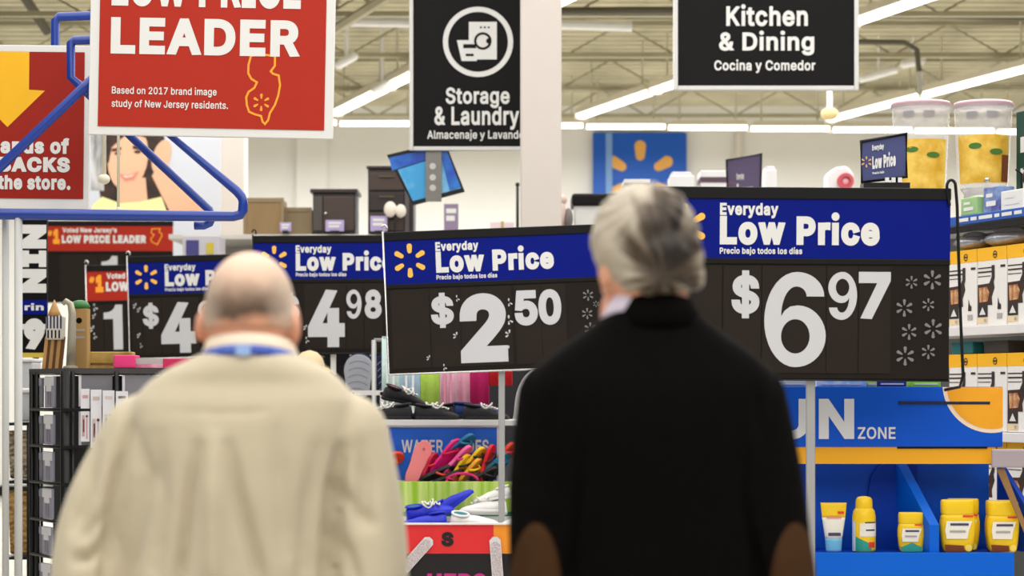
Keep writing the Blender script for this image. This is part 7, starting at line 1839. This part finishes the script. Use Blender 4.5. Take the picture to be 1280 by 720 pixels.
# ---- the bald man in the beige shirt-jacket
D1 = 3.6
L0 = P(315, 490, D1); L0.z = 0
man = thing('person', 'bald man seen from behind in a beige jacket with a blue lanyard round his collar', 'person', L0)
def mx1(px): return (px - 315) * D1 / FPX
def mz1(py): return EYE - (py - HY) * D1 / FPX
skin1 = skin_material('skin_ruddy', (226, 186, 162), (216, 136, 104), 1.585, 1.70)
beige = mat('beige_cotton', (192, 180, 155), .85, var=.05, scale=30, bump=.06, sheen=.2)
arms1 = {-1: ((-.185, -.01, 1.425), (-.282, -.035, 1.12), (-.30, .10, .87)), 1: ((.165, -.01, 1.425), (.212, -.035, 1.12), (.22, .10, .87))}
jr1 = [(.80, -.035, .205, .015, .150), (.95, -.035, .205, .02, .155), (1.10, -.035, .197, .02, .155), (1.20, -.032, .196, .01, .15), (1.32, -.025, .200, .0, .145), (1.40, -.02, .205, -.005, .138), (1.445, -.016, .203, -.01, .13),
       (1.486, -.010, .192, -.018, .115), (1.514, -.008, .170, -.022, .100), (1.536, -.004, .144, -.026, .098), (1.552, 0, .112, -.028, .092), (1.562, 0, .090, -.028, .088), (1.570, 0, .070, -.026, .074)]
body1, T1 = person_body(man, skin1, (0, -.02, 1.50), (0, -.012, 1.515), 1.0, Matrix.Rotation(radians(-6), 3, 'Z'), 1.0, arms1,
                        [(z, c, hw * .78, cy, hd * .76) for (z, c, hw, cy, hd) in jr1 if z < 1.56], .92, -.035, neck_r=.066, out_={-1: -.030, 1: .014}, ear=.0785)
mb = MB(); torso(mb, jr1)
for q in (-1, 1):
    a, b, c = [Vector(v) for v in arms1[q]]
    limb(mb, [a, (a + b) / 2 + Vector((-.030 if q < 0 else .014, 0, 0)), b, b + (c - b) * .5, b + (c - b) * .93], [.074, .065, .062, .058, .048])
F1 = [([(262, 556), (254, 600), (246, 660), (236, 725)], 0.024, 8), ([(300, 556), (310, 610), (326, 670), (340, 725)], 0.022, 8), ([(281, 548), (281, 600), (281, 725)], -0.019, 11),
      ([(228, 514), (280, 515), (345, 513)], .0026, 3), ([(170, 535), (158, 580), (151, 620), (149, 650), (146, 690)], .026, 8), ([(146, 690), (142, 725)], .018, 7),
      ([(178, 530), (196, 590), (186, 650), (168, 725)], 0.018, 12), ([(128, 560), (120, 610), (106, 655)], 0.016, 10), ([(145, 672), (128, 690), (110, 694)], 0.0204, 7), ([(140, 640), (118, 668)], 0.0102, 7),
      ([(432, 560), (426, 600), (421, 650), (416, 725)], 0.032, 8), ([(404, 560), (396, 620), (388, 725)], 0.015, 12), ([(455, 560), (462, 600), (458, 650)], 0.014, 11), ([(425, 600), (450, 640), (470, 650)], 0.0102, 8), ([(420, 660), (440, 690), (452, 725)], 0.0102, 9),
      ([(356, 540), (362, 610), (372, 680)], 0.012, 13), ([(210, 545), (216, 620), (206, 700)], 0.014, 12)]
jacket1 = remeshed('jacket', mb, .0075, 6, beige, man, grooves(F1, mx1, D1, True))
jacket1['label'] = 'beige cotton jacket'
# stand-up collar and lanyard
def collar(z0, z1, cx_, cy, w0, d0, w1, d1, tilt=0.0, n=40, thick=.006):
    def rr(z, w, d, dy): return [(cx_ + w * cos(2 * pi * k / n), cy + d * sin(2 * pi * k / n), z + tilt * sin(2 * pi * k / n)) for k in range(n)]
    return MB().loft([rr(z0, w0, d0, 0), rr(z1, w1, d1, 0), rr(z1 + .002, w1 - thick, d1 - thick, 0), rr(z0, w0 - thick, d0 - thick, 0)], cap=False, closed=True)
collar(1.540, 1.583, 0, -.022, .092, .094, .075, .087, -.016).build('collar', mat('cream_collar', (232, 216, 194), .8, bump=.05), man, True)
collar(1.545, 1.560, 0, -.024, .0905, .0955, .0845, .0925, -.018, thick=.004).build('lanyard', mat('lanyard_blue', (54, 76, 172), .6, rgb2=(92, 120, 200), scale=16), man, True)
MB().box(-.012, .012, -.123, -.114, 1.562, 1.579).build('lanyard_clip', mat('pale_blue_clip', (150, 180, 230), .5), man)
# close-cropped hair over the back and sides of the skull
hair1 = mat('cropped_grey_hair', (150, 128, 110), .8, var=.3, scale=60, bump=.2)
def hair1_nodes():
    nt = hair1.node_tree; b = nt.nodes['Principled BSDF']
    tc = nt.nodes.new('ShaderNodeTexCoord'); sp = nt.nodes.new('ShaderNodeSeparateXYZ'); nt.links.new(tc.outputs['Object'], sp.inputs[0])
    nz = nt.nodes.new('ShaderNodeTexNoise'); nz.inputs['Scale'].default_value = 26; nt.links.new(tc.outputs['Object'], nz.inputs['Vector'])
    ad = nt.nodes.new('ShaderNodeMath'); ad.operation = 'MULTIPLY_ADD'; ad.inputs[1].default_value = .034
    nt.links.new(nz.outputs['Fac'], ad.inputs[0]); nt.links.new(sp.outputs['Z'], ad.inputs[2])
    rp = nt.nodes.new('ShaderNodeValToRGB'); mr = nt.nodes.new('ShaderNodeMapRange')
    mr.inputs['From Min'].default_value = 1.60; mr.inputs['From Max'].default_value = 1.745
    nt.links.new(ad.outputs[0], mr.inputs['Value']); nt.links.new(mr.outputs['Result'], rp.inputs['Fac'])
    e = rp.color_ramp.elements
    e[0].position = 0.0; e[0].color = lin((214, 150, 118)); e[1].position = 1.0; e[1].color = lin((228, 194, 172))
    for p_, c in ((.20, (206, 148, 118)), (.34, (84, 66, 54)), (.52, (130, 108, 92)), (.76, (206, 174, 152))):
        q = e.new(p_); q.color = lin(c)
    # silvery at the temples
    ab = nt.nodes.new('ShaderNodeMath'); ab.operation = 'ABSOLUTE'; nt.links.new(sp.outputs['X'], ab.inputs[0])
    sd = nt.nodes.new('ShaderNodeMapRange'); sd.inputs['From Min'].default_value = .032; sd.inputs['From Max'].default_value = .07; sd.inputs['To Max'].default_value = .75
    nt.links.new(ab.outputs[0], sd.inputs['Value'])
    mx = nt.nodes.new('ShaderNodeMix'); mx.data_type = 'RGBA'; mx.inputs['B'].default_value = lin((204, 184, 166))
    nt.links.new(sd.outputs['Result'], mx.inputs['Factor']); nt.links.new(rp.outputs['Color'], mx.inputs['A'])
    nt.links.new(mx.outputs['Result'], b.inputs['Base Color'])
hair1_nodes()
c1 = T1(0, 0, .12)
patch_of(body1, 'hair', lambda c, n: c.z > 1.606 and c.z < 1.742 and c.y < .035 and abs(c.x) < .082 and not (abs(c.x) > .076 and c.z < 1.66), .0018, hair1, man)
legs_and_shoes(man, -.035, .92, mat('grey_trousers', (92, 88, 84), .85), mat('brown_leather', (70, 48, 34), .4))
for q in (-1, 1):
    w = Vector(arms1[q][2]); e = Vector(arms1[q][1]); d = (w - e).normalized(); p = e + (w - e) * .92
    MB().tube([p, p + d * .035], [.050, .049], 20).build('cuff', beige, man, True)

# ---- the grey-haired man in the black jacket
D2 = 3.42
L1 = P(814, 490, D2); L1.z = 0
man2 = thing('person', 'grey-haired man seen from behind in a black jacket with brown elbow patches', 'person', L1)
def mx2(px): return (px - 814) * D2 / FPX
skin2 = skin_material('skin_pink', (226, 168, 138), (224, 140, 108), 1.60, 1.72)
blackwool = mat('black_wool', (9, 7, 6), .9, var=.2, scale=60, bump=.05, spec=.06)
arms2 = {-1: ((-.158, -.01, 1.49), (-.176, -.03, 1.19), (-.19, .08, .92)), 1: ((.158, -.01, 1.49), (.206, -.03, 1.19), (.215, .08, .92))}
jr2 = [(.78, .004, .205, .0, .135), (.95, .006, .20, 0, .135), (1.10, .008, .182, 0, .125), (1.20, .008, .176, 0, .125), (1.35, .004, .186, -.005, .13), (1.45, 0, .200, -.01, .13), (1.50, 0, .206, -.014, .122), (1.525, 0, .200, -.018, .112),
       (1.548, 0, .182, -.022, .10), (1.572, 0, .152, -.025, .090), (1.596, 0, .116, -.027, .080), (1.620, 0, .084, -.028, .072), (1.640, .002, .062, -.028, .063)]
Rh = Matrix.Rotation(radians(14), 3, 'Z') @ Matrix.Rotation(radians(-4), 3, 'Y')
body2, T2 = person_body(man2, skin2, (0, -.025, 1.56), (-.004, -.012, 1.600), 1.02, Rh, 1.0, arms2,
                        [(z, c, hw * .82, cy, hd * .78) for (z, c, hw, cy, hd) in jr2 if z < 1.61], .95, .006, neck_r=.062, ear=.070)
mb = MB(); torso(mb, jr2)
for q in (-1, 1):
    a, b, c = [Vector(v) for v in arms2[q]]
    limb(mb, [a, (a + b) / 2 + Vector((q * .004, 0, 0)), b, b + (c - b) * .5, b + (c - b) * .95], [.064, .064, .058, .052, .045])
F2 = [([(724, 560), (720, 610), (716, 660), (712, 725)], .014, 6), ([(922, 560), (926, 620), (936, 680), (944, 725)], .013, 6), ([(745, 590), (735, 640), (722, 690)], -.006, 5), ([(930, 600), (938, 650), (948, 700)], -.005, 5),
      ([(812, 460), (814, 600), (816, 725)], .003, 4), ([(700, 470), (690, 540)], .004, 8), ([(930, 470), (942, 540)], .004, 8), ([(660, 560), (664, 610)], .006, 8), ([(668, 640), (690, 650)], .006, 6)]
jacket2 = remeshed('jacket', mb, .0075, 6, blackwool, man2, grooves(F2, mx2, D2, True))
jacket2['label'] = 'black wool jacket'
collar(1.596, 1.645, .004, -.026, .092, .086, .064, .072, -.012, thick=.008).build('jacket_collar', blackwool, man2, True)
collar(1.600, 1.650, -.004, -.022, .092, .078, .0645, .067, -.012).build('shirt_collar', mat('lavender_shirt', (206, 196, 214), .7), man2, True)
suede = mat('brown_suede', (64, 42, 24), .9, var=.25, scale=22, bump=.2, spec=.1)
def draped(o, name, cx_, cz, rx, rz, m, parent):
    """an oval layer laid over the back of mesh object o"""
    bv = BVHTree.FromPolygons([v.co for v in o.data.vertices], [tuple(p.vertices) for p in o.data.polygons])
    v, f = [], []
    nr, na = 9, 40
    for i in range(nr + 1):
        for k in range(na):
            a = 2 * pi * k / na; q_ = i / nr
            x, z = cx_ + rx * q_ * cos(a), cz + rz * q_ * sin(a)
            hit = bv.ray_cast(Vector((x, -1.5, z)), Vector((0, 1, 0)))
            if hit[0] is None or hit[0].y > .05: hit = bv.find_nearest(Vector((x, -.02, z)))
            v.append(hit[0] + hit[1] * (.003 if i < nr else .0005))
    for i in range(nr):
        for k in range(na):
            f.append((i * na + k, i * na + (k + 1) % na, (i + 1) * na + (k + 1) % na, (i + 1) * na + k))
    return MB().add(v, f).build(name, m, parent, True)
for xe in (mx2(669), mx2(986)):
    draped(jacket2, 'elbow_patch', xe, 1.165, .043, .125, suede, man2)
# thick swept grey hair
hair2 = mat('swept_grey_hair', (198, 186, 168), .55, var=.2, scale=30, bump=.15)
def hair2_nodes():
    """locks fan out from low on the back of the head; the core there is darker, the sides almost white"""
    nt = hair2.node_tree; b = nt.nodes['Principled BSDF']; N, Lk = nt.nodes.new, nt.links.new
    def math_(op, a, c=None, d=None):
        n = N('ShaderNodeMath'); n.operation = op
        for i, v in enumerate((a, c, d)):
            if v is None: continue
            if isinstance(v, (int, float)): n.inputs[i].default_value = v
            else: Lk(v, n.inputs[i])
        return n.outputs[0]
    tc = N('ShaderNodeTexCoord'); sp = N('ShaderNodeSeparateXYZ'); Lk(tc.outputs['Object'], sp.inputs[0])
    dx = math_('SUBTRACT', sp.outputs['X'], mx2(822)); dz = math_('SUBTRACT', sp.outputs['Z'], EYE - (352 - HY) * D2 / FPX)
    ang = math_('ARCTAN2', dx, dz)
    cb = N('ShaderNodeCombineXYZ'); Lk(math_('MULTIPLY', ang, 3.2), cb.inputs[0]); Lk(math_('MULTIPLY', dz, 5.0), cb.inputs[1]); Lk(math_('MULTIPLY', sp.outputs['Y'], 4.0), cb.inputs[2])
    nz = N('ShaderNodeTexNoise'); nz.inputs['Scale'].default_value = 1.6; nz.inputs['Detail'].default_value = 4; Lk(cb.outputs[0], nz.inputs['Vector'])
    ex = math_('DIVIDE', math_('SUBTRACT', sp.outputs['X'], mx2(831)), .058); ez = math_('DIVIDE', math_('SUBTRACT', sp.outputs['Z'], EYE - (316 - HY) * D2 / FPX), .076)
    core = math_('SQRT', math_('ADD', math_('MULTIPLY', ex, ex), math_('MULTIPLY', ez, ez)))
    front = math_('MULTIPLY', math_('MAXIMUM', math_('ADD', sp.outputs['Y'], .02), 0.0), 14.0)
    val = math_('ADD', math_('ADD', core, front), math_('MULTIPLY', math_('SUBTRACT', nz.outputs['Fac'], .5), 2.2))
    rp = N('ShaderNodeValToRGB'); e = rp.color_ramp.elements
    e[0].position = .26; e[0].color = lin((30, 22, 16)); e[1].position = .86; e[1].color = lin((182, 171, 154))
    q = e.new(.56); q.color = lin((86, 72, 58))
    mr = N('ShaderNodeMapRange'); mr.inputs['From Max'].default_value = 1.7; Lk(val, mr.inputs['Value'])
    Lk(mr.outputs['Result'], rp.inputs['Fac']); Lk(rp.outputs['Color'], b.inputs['Base Color'])
hair2_nodes()
mb = MB()
def hz(py): return EYE - (py - HY) * D2 / FPX
for (px, py, y, rx, ry, rz) in ((806, 296, -.015, 65, .114, 67), (802, 280, .010, 56, .104, 51), (820, 322, -.055, 55, .080, 44), (776, 318, -.030, 32, .085, 40), (856, 336, -.015, 23, .085, 34), (861, 348, -.01, 17, .075, 20), (814, 348, -.070, 48, .060, 26), (845, 306, -.02, 30, .09, 46), (760, 300, -.01, 22, .08, 36)):
    u = D2 / FPX
    mb.ball((mx2(px), y, hz(py)), (rx * u, ry, rz * u), 26, 18)
cut = hz(366)
def strands(co, no):
    # locks sweep down from the crown
    c = Vector((mx2(806), -.02, hz(262)))
    d = co - c; ang = atan2(d.x, -d.z + .02)
    s_ = sin(ang * 26 + 3 * mnoise.noise(co * 22)) * .0022 + mnoise.noise(Vector((ang * 7, co.z * 14, 3))) * .005
    return s_
hair_o = remeshed('hair', mb, .006, 5, hair2, man2, strands)
hair_o['label'] = 'thick swept-back grey hair'
# open the hair at the face
bm = bmesh.new(); bm.from_mesh(hair_o.data)
kill = []
inv = Rh.inverted(); Hc = Vector((-.004, -.012, 1.600))
for f in bm.faces:
    p = inv @ (f.calc_center_median() - Hc)
    if p.y > .055 and p.z < .165: kill.append(f)
    elif p.z < .09 and p.y > -.005 and abs(p.x) < .12: kill.append(f)
bmesh.ops.delete(bm, geom=kill, context='FACES')
bm.to_mesh(hair_o.data); bm.free()
md = hair_o.modifiers.new('solid', 'SOLIDIFY'); md.thickness = .012; md.offset = -1
legs_and_shoes(man2, .006, .95, mat('charcoal_trousers', (46, 44, 46), .85), mat('black_leather', (22, 20, 20), .35))
for q in (-1, 1):
    w = Vector(arms2[q][2]); e = Vector(arms2[q][1]); d = (w - e).normalized(); p = e + (w - e) * .94
    MB().tube([p, p + d * .035], [.034, .033], 20).build('shirt_cuff', mat('lavender_shirt', (206, 196, 214), .7), man2, True)
bpy.context.view_layer.update()
